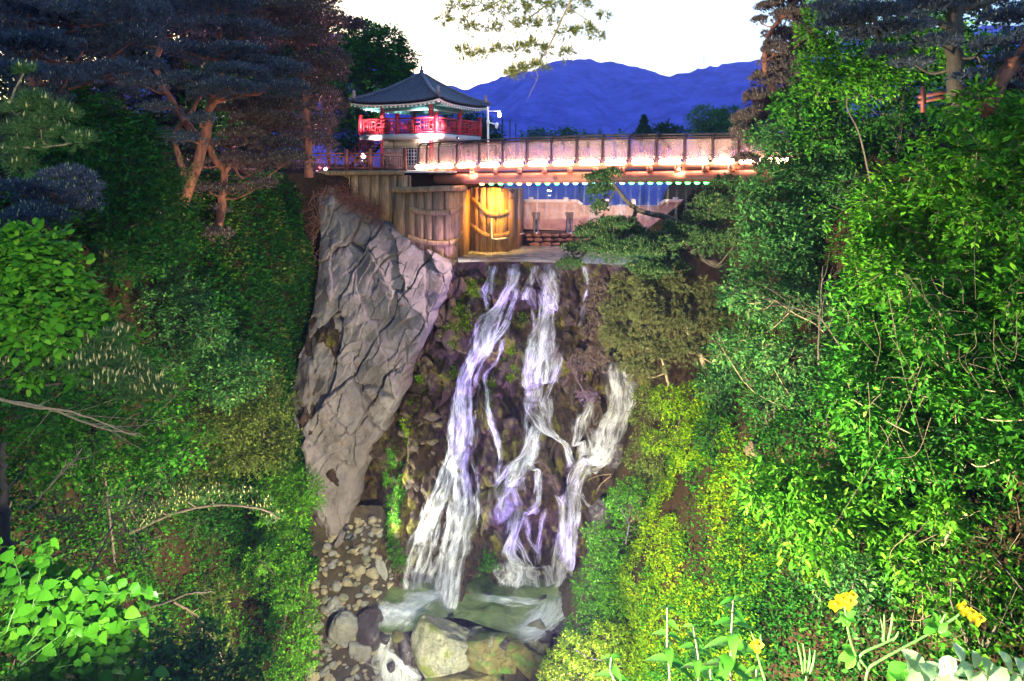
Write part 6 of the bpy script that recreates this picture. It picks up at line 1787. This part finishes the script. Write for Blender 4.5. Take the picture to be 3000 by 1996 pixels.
for _ in range(64):
    a0 = rg.uniform(-40, 300); b0_ = rg.uniform(1625 + 0.42 * max(a0, 0), 2010)
    lx = rg.uniform(70, 170); dy = rg.uniform(-70, 30)
    extra.append(((a0, b0_), (a0 + lx * .35, b0_ + dy * .6), (a0 + lx * .7, b0_ + dy), (a0 + lx, b0_ + dy + rg.uniform(0, 40))))
for q, sh in enumerate(shoots[:8] + extra):
    yy = 4.0 + rg.uniform(-0.6, 0.6)
    pth = smooth_path([P(a, b, yy + 0.12 * i) for i, (a, b) in enumerate(sh)], 22)
    ST.tube(pth, np.linspace(0.0035, 0.0012, 22), 5, False)
    t_ = unit(np.gradient(pth, axis=0))
    for i in range(2, 22, 2):
        for rep in (0, 1, 2):
            sgn = 1 if (i + rep) % 2 else -1
            side = unit(np.cross(t_[i], (0, 0, 1.0)))
            d = t_[i] * 0.45 + side * sgn * rg.uniform(0.3, 0.9) + np.array((0, 0, -0.35)) + rg.normal(0, 0.25, 3)
            nn = np.array((0, -0.55, 1.0)) + rg.normal(0, 0.3, 3)
            s = rg.uniform(0.6, 1.15)
            p = pth[i] + rg.normal(0, 0.03, 3)
            if cnt < 298 and rg.random() < 0.20:
                put_leaf(sap, HEARTS[rg.integers(4)], Vector(p), d, nn, s); cnt += 1
            else:
                rest.leaves(p[None], d[None], nn[None], 0.105 * s, 0.076 * s, ((0.22, 0.95), (0.6, 0.75)))
obj('stem', ST, STEM_G, sap, True)
obj('leaf_mass', rest, m_leaf('sapling leaves', (0.035, 0.16, 0.008), (0.07, 0.24, 0.012), (0.12, 0.32, 0.02), 0.4, 0.35), sap, kind='stuff')

# soft-leaved stalks at the bottom right
NETT = [with_mat(leaf_mesh('leaf', 0.085, 0.046, 'lance', 0.5 + 0.15 * i, 10 + i), BIG_NETTLE) for i in range(3)]
def nettle(label, top, base, Y, seed, n=6, s0=1.0):
    rng = np.random.default_rng(seed)
    a, b = P(*base, Y), P(*top, Y)
    t = thing('herb', label, 'herb', a, 'soft-leaved herbs at the bottom right')
    a2 = a - (0, 0, 0.35)
    pth = smooth_path([a2, a, (a + b) / 2 + rng.normal(0, 0.006, 3), b], 16)
    obj('stem', Geo().tube(pth, np.linspace(0.005, 0.002, 16), 6), STEM_P, t, True)
    H = np.linalg.norm(b - a)
    for i in range(n):
        f = 1 - i / n * 0.9
        p = a + (b - a) * f
        az = i * math.pi / 2 * 0.9 + rng.uniform(-.3, .3) + (0.3 if i % 2 else 0)
        for sg in (1, -1):
            d = np.array((math.cos(az) * sg, math.sin(az) * sg * 0.7, 0.25 - 0.03 * i))
            put_leaf(t, NETT[rng.integers(3)], Vector(p), d, np.array((0, -0.15, 1.0)) + rng.normal(0, .12, 3), s0 * (0.45 + 0.75 * (1 - f)) * rng.uniform(.9, 1.1))
    return t
nettle('tallest soft-leaved herb stalk at the bottom right', (2148, 1758), (2140, 2010), 1.75, 411, 7, 1.15)
nettle('soft-leaved stalk left of the tallest herb', (1955, 1780), (1962, 2000), 1.9, 412, 5, 0.95)
nettle('drooping stalk between the two soft-leaved herbs', (2030, 1835), (2045, 2010), 1.8, 413, 5, 0.85)
nettle('short dark herb at the far left of the foreground', (1790, 1925), (1800, 2020), 1.8, 414, 3, 0.9)
nettle('low herb tip right of the tallest stalk', (2215, 1960), (2225, 2040), 1.7, 415, 3, 0.8)
nettle('low leafy herb at the foot of the foreground stalks', (2080, 1960), (2085, 2060), 1.7, 416, 3, 1.0)

# yellow celandine
M_PETAL = m_bigleaf('yellow petal', (0.75, 0.52, 0.01), (0.85, 0.62, 0.02), 0.5, 0.4)
PET = with_mat(leaf_mesh('petal', 0.020, 0.018, 'oval', -0.2, 3), M_PETAL)
LOBE = [with_mat(leaf_mesh('leaf', 0.045, 0.026, 'oval', 0.2, 30 + i), BIG_NETTLE) for i in range(2)]
Yf = 1.45
def celandine(label, base, stems, flowers, pods, lobes, seed):
    rng = np.random.default_rng(seed)
    t = thing('flower_plant', label, 'flower', P(*base, Yf), 'yellow flowers at the bottom right')
    g = Geo()
    for s in stems:
        g.tube(smooth_path([P(a, b, Yf) for a, b in s], 14), np.linspace(0.0042, 0.0026, 14), 7)
    obj('stem', g, STEM_G, t, True)
    for fx, fy in flowers:
        c = P(fx, fy, Yf)
        for i in range(4):
            a = i * math.pi / 2 + rng.uniform(-.2, .2)
            put_leaf(t, PET, Vector(c), np.array((math.cos(a), -0.15, math.sin(a))), np.array((0.2, -1, 0.4)), rng.uniform(0.9, 1.2), 'petal')
        obj('stamens', Geo().lathe([(0.0, -.004), (.006, 0), (.005, .006), (0, .008)], c + (0, -0.006, 0), 8), M_PETAL, t, True)
    for (x0, y0), (x1, y1) in pods:
        obj('seed_pod', Geo().tube(smooth_path([P(x0, y0, Yf), P((x0 + x1) / 2 + 3, (y0 + y1) / 2, Yf), P(x1, y1, Yf)], 9), [.0015, .0032, .0028, .0034, .0028, .0033, .0026, .002, .001], 7), STEM_G, t, True)
    for lx, ly, ang, s in lobes:
        d = np.array((math.cos(ang), -0.3, -math.sin(ang)))
        for k_, da in enumerate((-0.9, 0, 0.9)):
            dd_ = np.array((math.cos(ang + da), -0.3, -math.sin(ang + da)))
            put_leaf(t, LOBE[k_ % 2], Vector(P(lx, ly, Yf)), dd_, np.array((0.1, -0.9, 0.7)), s)
    return t
celandine('yellow flowered plant with a long slanting stem at the bottom right', (2535, 2040),
     [((2535, 2060), (2540, 1970), (2570, 1940), (2660, 1890), (2740, 1845), (2770, 1800)), ((2735, 1848), (2790, 1815), (2810, 1800)), ((2545, 1965), (2520, 1920), (2590, 1885), (2620, 1870))],
     [(2815, 1778), (2838, 1795), (2862, 1812)], [((2585, 1880), (2590, 1800)), ((2600, 1880), (2615, 1795)), ((2615, 1878), (2632, 1850)), ((2590, 1882), (2580, 1815))],
     [(2500, 1915, 3.0, 1.0), (2740, 1830, 3.6, 0.9), (2745, 1850, -0.9, 0.8), (2600, 1960, 0.4, 1.1), (2640, 1960, 0.3, 0.9)], 421)
celandine('yellow flower cluster on a bent stem left of the slanting one', (2500, 1960),
     [((2520, 1960), (2490, 1870), (2478, 1800), (2475, 1770))], [(2462, 1752), (2482, 1762), (2445, 1768), (2490, 1745)], [], [(2475, 1805, 0.3, 0.7), (2480, 1808, 2.9, 0.6)], 422)
celandine('small budding plant right of the tallest herb stalk', (2225, 1980), [((2240, 1990), (2222, 1930), (2212, 1880))], [(2214, 1888)], [((2215, 1900), (2200, 1850)), ((2222, 1900), (2228, 1860))], [], 423)
celandine('cluster of upright seed pods between the foreground herbs', (2365, 1990), [((2360, 2060), (2362, 1980))], [], [((2352, 1975), (2335, 1880)), ((2358, 1970), (2352, 1885)), ((2366, 1970), (2372, 1900)), ((2372, 1975), (2388, 1905))], [], 424)
# pale lit leaves along the bottom right edge
PALE = [with_mat(leaf_mesh('leaf', 0.062, 0.034, 'oval', 0.12, 50 + i), BIG_PALE) for i in range(3)]
def pale_twig(label, path, Y, seed, n):
    rng = np.random.default_rng(seed)
    p = smooth_path([P(a, b, Y) for a, b in path], 24)
    t = thing('pale_leaf_twig', label, 'twig', p[0], 'pale leaved twigs along the bottom right edge')
    obj('stem', Geo().tube(p, np.linspace(0.003, 0.0015, 24), 5), STEM_P, t, True)
    tn = unit(np.gradient(p, axis=0))
    for i in range(n):
        j = int(2 + i * 21 / max(n - 1, 1))
        sg = 1 if i % 2 else -1
        d = tn[j] * 0.6 + np.array((0, -0.25, sg * 0.75)) + rng.normal(0, 0.2, 3)
        put_leaf(t, PALE[rng.integers(3)], Vector(p[min(j, 23)]), d, np.array((0.1, -0.8, 0.75)) + rng.normal(0, .15, 3), rng.uniform(0.75, 1.15))
pale_twig('whitish leafy twig at the far bottom right corner', ((3080, 2040), (3000, 1985), (2950, 1960)), 1.25, 431, 7)
pale_twig('whitish leafy twig in the middle of the bottom right edge', ((2960, 2060), (2900, 1985), (2860, 1955), (2800, 1930)), 1.25, 432, 9)
pale_twig('whitish leafy twig nearest the yellow flower stem', ((2860, 2060), (2780, 1990), (2720, 1965), (2670, 1960)), 1.25, 433, 8)
pale_twig('low whitish twig along the very bottom right', ((2950, 2080), (2880, 2010), (2800, 1990), (2740, 1985)), 1.2, 434, 8)

# ================================================================== near pine boughs
pine('pine bough with yellow cones at the left edge', P(-60, 330, 6.6),
     [(PP((-80, 330, 6.6), (20, 305, 6.6), (45, 260, 6.6), (70, 215, 6.6)), 0.018, 0.008), (PP((-60, 430, 6.6), (60, 432, 6.6), (140, 430, 6.6), (235, 415, 6.6)), 0.016, 0.006)],
     [(75, 215, 6.6, 26, 14), (100, 300, 6.6, 40, 18), (140, 330, 6.6, 50, 22), (185, 345, 6.6, 36, 20), (60, 330, 6.6, 40, 20), (120, 380, 6.6, 50, 20), (180, 400, 6.6, 40, 18), (240, 415, 6.6, 30, 14), (50, 390, 6.6, 40, 18), (30, 450, 6.6, 40, 18), (60, 490, 6.6, 30, 14), (90, 440, 6.6, 30, 14)],
     N_GREEN, 501, dens=900, nn=14, L=0.12, w=0.007, candle=0.2, clen=0.07, cw=0.012, up=0.25, bark=BARK_PALE, name='pine_bough', cat='branch', dY=0.2, twigtw=0.004)
pine('pine bough full of upright yellow candles across the left middle', P(-60, 1080, 7.2),
     [(PP((-80, 1040, 7.2), (60, 1020, 7.2), (200, 1030, 7.2), (340, 1090, 7.2), (480, 1140, 7.2)), 0.03, 0.008), (PP((-80, 1150, 7.2), (80, 1190, 7.2), (220, 1210, 7.2), (400, 1280, 7.2)), 0.025, 0.004)],
     [(60, 1010, 7.2, 60, 22), (150, 1020, 7.2, 60, 26), (220, 1030, 7.2, 60, 26), (290, 1050, 7.2, 56, 26), (360, 1060, 7.2, 50, 26), (400, 1100, 7.2, 50, 22), (440, 1130, 7.3, 40, 18), (480, 1150, 7.3, 30, 14), (340, 990, 7.2, 36, 16), (250, 1080, 7.1, 56, 22), (160, 1080, 7.1, 50, 20), (320, 1120, 7.1, 50, 18), (80, 920, 7.1, 40, 18), (40, 1080, 7.0, 50, 20), (400, 1160, 7.1, 40, 14)],
     N_GREEN, 502, dens=700, nn=14, L=0.12, w=0.008, candle=0.34, clen=0.095, cw=0.012, up=0.35, bark=BARK_PALE, name='pine_bough', cat='branch', dY=0.3, twigtw=0.004)
pine('low pine bough with orange candles on the left bank', D(-7.3, 13.5, -8.4),
     [(PP((380, 1560, 13.4), (520, 1500, 13.4), (640, 1480, 13.4), (760, 1490, 13.4), (820, 1520, 13.5)), 0.05, 0.015)],
     [(380, 1480, 13.4, 46, 22), (450, 1450, 13.4, 50, 24), (520, 1440, 13.4, 50, 24), (470, 1500, 13.3, 50, 22), (550, 1470, 13.4, 46, 22), (620, 1460, 13.4, 46, 20), (700, 1460, 13.5, 46, 18), (770, 1490, 13.5, 40, 18), (800, 1520, 13.5, 30, 14), (400, 1540, 13.2, 46, 16)],
     N_GREEN, 503, dens=260, nn=12, L=0.12, w=0.010, candle=0.35, clen=0.10, cw=0.014, bark=BARK, name='pine_bough', cat='branch', dY=0.5)
hp = [(1700, -60), (1640, 60), (1590, 160), (1540, 210), (1560, 300)]
pine('pine branch hanging into the sky at the top centre', P(1740, -140, 6.0),
     [(PP((1740, -200, 6), (1680, -20, 6), (1640, 70, 6), (1600, 150, 6), (1560, 195, 6), (1500, 218, 6)), 0.016, 0.004), (PP((1650, -20, 6), (1540, 60, 6), (1470, 110, 6), (1420, 175, 6)), 0.010, 0.003), (PP((1660, 20, 6), (1720, 60, 6), (1760, 110, 6)), 0.008, 0.003),
      (PP((1560, 195, 6), (1575, 225, 6), (1555, 270, 6), (1545, 295, 6)), 0.003, 0.0012), (PP((1600, -80, 6), (1450, 10, 6), (1350, 55, 6), (1290, 60, 6)), 0.010, 0.003)],
     [(1300, 65, 6, 24, 13), (1340, 30, 6, 34, 18), (1400, 20, 6, 38, 20), (1460, 40, 6, 36, 20), (1370, 85, 6, 34, 16), (1440, 90, 6, 30, 16), (1520, 30, 6, 34, 18), (1580, 20, 6, 34, 18), (1640, 30, 6, 34, 18), (1700, 20, 6, 34, 16), (1540, 80, 6, 34, 18), (1600, 80, 6, 30, 18), (1350, 155, 6, 26, 12), (1400, 165, 6, 26, 11), (1460, 150, 6, 26, 11), (1520, 150, 6, 28, 13), (1560, 140, 6, 28, 15), (1600, 150, 6, 22, 12), (1660, 100, 6, 28, 15), (1710, 90, 6, 26, 15), (1750, 110, 6, 20, 13), (1770, 50, 6, 16, 10), (1520, 205, 6, 28, 9), (1570, 200, 6, 26, 11), (1500, 215, 6, 20, 7), (1660, 160, 6, 18, 10)],
     m_leaf('lit olive needles', (0.06, 0.07, 0.015), (0.13, 0.14, 0.03), (0.2, 0.17, 0.05), 0.5, 0.3), 504, dens=1500, nn=12, L=0.085, w=0.0048, candle=0.35, clen=0.05, cw=0.008, up=-0.1, bark=BARK_PALE, name='pine_bough', cat='branch', dY=0.5, twigtw=0.0015)  # lit yellow look of the bough put into a brighter needle colour

# ================================================================== bare branches and dead stems
def bare(label, paths, r0, seed, twigs=20, Y=None, mat=None):
    rng = np.random.default_rng(seed)
    g = Geo(); first = None
    for path in paths:
        p = smooth_path([P(*q) for q in path], 22)
        p[1:-1] += rng.normal(0, r0 * 0.25, (20, 3))
        first = p[0] if first is None else first
        g.tube(p, np.linspace(r0, r0 * 0.35, 22), 7)
        L = np.linalg.norm(p[-1] - p[0])
        for _ in range(twigs):
            i = rng.integers(5, 21)
            d = unit(p[i] - p[i - 1]) + rng.normal(0, 0.7, 3)
            l = L * rng.uniform(0.12, 0.3)
            q = smooth_path([p[i], p[i] + d * l * 0.5 + rng.normal(0, 0.05 * l, 3), p[i] + d * l + rng.normal(0, 0.2 * l, 3)], 7)
            g.tube(q, np.linspace(r0 * 0.3, r0 * 0.08, 7), 4, False)
    o = obj('bare_branch', g, mat or BARK_PALE)
    o['kind'] = 'thing' if False else ''
    del o['kind']
    return tag(o, label, 'branch', 'bare branches')
bare('long broken bare branch low on the left bank', [((180, 1800, 9), (260, 1690, 9.2), (320, 1560, 9.4), (340, 1505, 9.5))], 0.024, 601, 4)
bare('pale forked bare branch at the left above the sapling', [((85, 1490, 9), (150, 1420, 9.1), (200, 1360, 9.2), (270, 1335, 9.3)), ((150, 1420, 9.1), (215, 1350, 9.2), (240, 1315, 9.3))], 0.018, 602, 4)
bare('thick grey branch slanting over the lower left bank', [((380, 1790, 10), (470, 1770, 10.2), (560, 1738, 10.4), (625, 1735, 10.6))], 0.03, 603, 5, mat=BARK)
bare('thin brown branch falling below the thick grey one', [((510, 1765, 10.3), (570, 1800, 10.3), (610, 1850, 10.2), (660, 1950, 10))], 0.022, 604, 6)
bare('wispy bare bough under the candle-covered pine bough', [((0, 1170, 8), (150, 1200, 8.1), (280, 1250, 8.2), (400, 1275, 8.3))], 0.02, 605, 22)
bare('grey tree trunk at the left edge above the sapling', [((15, 1700, 8.5), (20, 1560, 8.5), (5, 1420, 8.5), (10, 1300, 8.5))], 0.09, 606, 3, mat=BARK)
bare('bare twigs sticking out beside the black wet rock', [((1790, 1390, 23.5), (1750, 1395, 23.4), (1715, 1410, 23.3)), ((1790, 1395, 23.5), (1760, 1420, 23.4), (1745, 1450, 23.3))], 0.018, 607, 5)
bare('pale crooked branch across the middle of the right bank', [((2610, 1200, 14.5), (2540, 1110, 14.6), (2470, 1030, 14.7), (2400, 930, 14.8), (2330, 905, 14.9), (2270, 885, 15))], 0.032, 608, 16, mat=BARK)
bare('thin upright dead stem on the right bank', [((2400, 1150, 15), (2398, 1000, 15), (2405, 880, 15), (2410, 780, 15))], 0.03, 609, 5, mat=BARK)
bare('pale broken limb low at the right edge', [((2760, 1600, 10), (2800, 1540, 10), (2850, 1480, 10))], 0.03, 610, 6)
rng = np.random.default_rng(620)
g = Geo()
for _ in range(75):
    if rng.random() < 0.6: a, b = rng.uniform(2480, 3000), rng.uniform(760, 1260)
    else: a, b = rng.uniform(2620, 3000), rng.uniform(1520, 1860)
    Y = 10.3 - 1.6 * (a - 2500) / 500 + rng.uniform(-0.6, 0.3)
    l = rng.uniform(0.35, 1.1); p0 = P(a, b, Y)
    d = np.array((rng.normal(0, 0.6), rng.normal(0, 0.3), rng.normal(-0.3, 0.9)))
    g.tube(smooth_path([p0, p0 + d * l * 0.5 + rng.normal(0, 0.10, 3), p0 + d * l + rng.normal(0, 0.2, 3)], 8), np.linspace(0.006, 0.002, 8), 4, False)
for _ in range(120):
    a, b = rng.uniform(60, 420), rng.uniform(1450, 1640)
    p0 = P(a, b, 9.4 + rng.uniform(-.5, .5)); l = rng.uniform(0.3, 0.9); d = np.array((rng.normal(0.3, 0.7), rng.normal(0, 0.3), rng.normal(0, 0.5)))
    g.tube(smooth_path([p0, p0 + d * l * 0.5 + rng.normal(0, 0.10, 3), p0 + d * l + rng.normal(0, 0.2, 3)], 8), np.linspace(0.007, 0.002, 8), 4, False)
tag(obj('dead_stems', g, m_plain('dead stem', (0.13, 0.095, 0.055), 0.9)), kind='stuff')
# exposed roots and red leaf litter above the grey wall
g = Geo()
for _ in range(26):
    a, b = rng.uniform(905, 945), rng.uniform(545, 760)
    p0 = P(a, b, 30.3); g.tube(smooth_path([p0, p0 + (rng.normal(-.1, .3), -0.1, -rng.uniform(.2, .6)), p0 + (rng.normal(-.25, .5), -0.1, -rng.uniform(.6, 1.3))], 8), np.linspace(0.03, 0.006, 8), 5, False)
tag(obj('exposed_roots', g, m_plain('reddish root', (0.10, 0.04, 0.03), 0.9)), kind='stuff')
G_LIT = m_leaf('dead leaf litter', (0.10, 0.035, 0.025), (0.20, 0.075, 0.05), (0.28, 0.13, 0.09), 0.8, 0.05)
n = 5000
u = rng.random(n); a = 935 + u * 190 + rng.normal(0, 6, n); b = 545 + u * 95 + rng.normal(0, 1, n) * 18 - 10
q = np.array([on_wall(*c) for c in zip(a, b)])
p = np.stack((q[:, 0], q[:, 1] - 0.36 + rng.normal(0, 0.05, n), q[:, 2]), 1) * K
g = Geo().leaves(p, rng.normal(0, 1, (n, 3)), rng.normal(0, .4, (n, 3)) + (0, -0.6, 0.8), 0.07, 0.05)
tag(obj('leaf_litter', g, G_LIT), kind='stuff')
# timber fence on the hill, upper right
hf = thing('hill_fence', 'dark timber fence on the hill in the upper right', 'fence', P(2800, 300, 13))
for (x0, y0), (x1, y1) in (((2690, 300), (2870, 268)), ((2690, 285), (2870, 252)), ((2920, 205), (3030, 195)), ((2920, 225), (3030, 215))):
    obj('rail', Geo().bar(P(x0, y0, 13), P(x1, y1, 13), 0.06, 0.08), M_REDDARK, hf)
for px, y0, y1 in ((2703, 255, 330), (2795, 230, 330), (2870, 235, 330)):
    obj('post', Geo().bar(P(px, y1, 13), P(px, y0, 13), 0.08), M_REDDARK, hf)
for px in range(2925, 3030, 18):
    obj('baluster', Geo().bar(P(px, 262, 13), P(px, 203, 13), 0.06), M_REDDARK, hf)
# ================================================================== lamps of the place and a few added ones
# two lamps under the deck that wash the girder
for px, lab in ((1385, 'left round lamp washing the bridge girder'), (1985, 'right round lamp washing the bridge girder')):
    k = (px - 1500) / FPX
    q = np.array([np.interp(k, pcx[o_, 0], pcx[o_, j]) for j in (1, 2, 3)])
    floodlight(q + (0, -0.75, 0.42), q + (0, -0.2, 0.02), 30, (1.0, 0.72, 0.5), 90, lab, 0.9, 0.07, 0.05, 'lamps on the bridge girder', 12)
floodlight(P(1470, 548, 31.4), P(1425, 640, 33.0), 420, (1.0, 0.46, 0.05), 110, 'amber lamp under the bridge lighting the curved plank wall', 0.8, 0.1, 0.08, lens=8)
floodlight(P(1062, 470, 31.8), P(1085, 376, 38), 9000, (1.0, 0.82, 0.84), 17, 'white lamp on the terrace aimed up at the balcony', 0.7, 0.1, 0.06, lens=8)
floodlight(P(1342, 405, 31.6), P(1262, 373, 36.4), 3500, (1.0, 0.82, 0.84), 20, 'white lamp on a bridge post aimed at the balcony corner', 0.7, 0.1, 0.06, lens=8)
floodlight(P(955, 497, 32.6), P(700, 200, 25), 3000, (1.0, 0.50, 0.62), 95, 'warm lamp on the terrace aimed at the leaning red pines', 0.8, 0.1, 0.08, lens=8)
floodlight(P(1780, 548, 30.5), P(1720, 640, 37), 420, (1.0, 0.45, 0.38), 120, 'rosy lamp under the bridge lighting the weir gates', 0.9, 0.1, 0.08, lens=5)
# floodlights on the near slope that light the two banks and the falls
floodlight(D(-3.2, 7.4, -8.0), D(6.2, 15.5, -7.0), 12000, (1.0, 0.95, 0.64), 100, 'floodlight on the near slope aimed at the right bank', 0.8, 0.2, 0.12)
floodlight(D(0.8, 8.5, -9.4), D(-8.0, 16.5, -9.5), 6000, (1.0, 0.92, 0.62), 92, 'floodlight on the near slope aimed at the left bank', 0.9, 0.2, 0.12)
floodlight(D(1.9, 14.0, -15.8), D(1.4, 27.5, -8.8), 9500, (0.44, 0.29, 1.0), 42, 'violet floodlight on the gorge floor aimed at the falls', 0.8, 0.15, 0.1)
floodlight(P(1034, 1578, 23.3), D(-1.2, 26.0, -10.6), 900, (0.95, 1.0, 0.86), 100, 'white floodlight on the rubble left of the falls', 0.8, 0.15, 0.1)
floodlight(D(-0.6, 12.4, -14.4), P(1330, 1850, 22.2), 2200, (0.97, 1.0, 0.76), 36, 'floodlight low on the near slope aimed at the pale boulders', 0.8, 0.15, 0.1)
floodlight(P(1500, 560, 28.6), D(-6.8, 28.2, -7.4), 700, (1.0, 0.74, 0.78), 75, 'added lamp under the bridge grazing the grey rock wall', 0.8, 0.15, 0.1)  # added lamp, no known source, rakes across the wall facets
floodlight(D(-0.5, 0.9, -1.15), P(150, 1350, 6), 560, (1.0, 1.0, 0.85), 100, 'small floodlight beside the viewpoint aimed left', 0.8, 0.08, 0.05)
floodlight(D(-0.55, 0.5, -1.12), P(2420, 1910, 1.6), 200, (1.0, 1.0, 0.85), 105, 'small floodlight beside the viewpoint aimed right', 0.8, 0.08, 0.05)

floodlight(P(1610, 556, 28.4), D(-1.2, 22.9, -15.2), 1100, (0.78, 1.0, 0.92), 46, 'added white floodlight under the bridge aimed down at the pool', 0.8, 0.12, 0.1, lens=5)  # added lamp so pool and foam get light from above
floodlight(D(0.12, 0.75, -1.16), P(1540, 90, 6), 700, (1.0, 0.95, 0.7), 42, 'small added floodlight beside the viewpoint aimed up at the hanging pine branch', 0.8, 0.08, 0.05)  # added unseen lamp that brightens the hanging bough
# ---- evening haze over lake and mountains
hz = Geo().box((400, 1570, 150), (3400, 3300, 380))
t = NT('haze')
t.t.nodes.remove(t.b)
pv_ = t.n('ShaderNodeVolumePrincipled')
pv_.inputs['Color'].default_value = (0.32, 0.34, 1.0, 1)
pv_.inputs['Density'].default_value = 0.00028
t.l(pv_.outputs[0], t.out.inputs['Volume'])
tag(obj('haze', hz, t.m), kind='stuff')
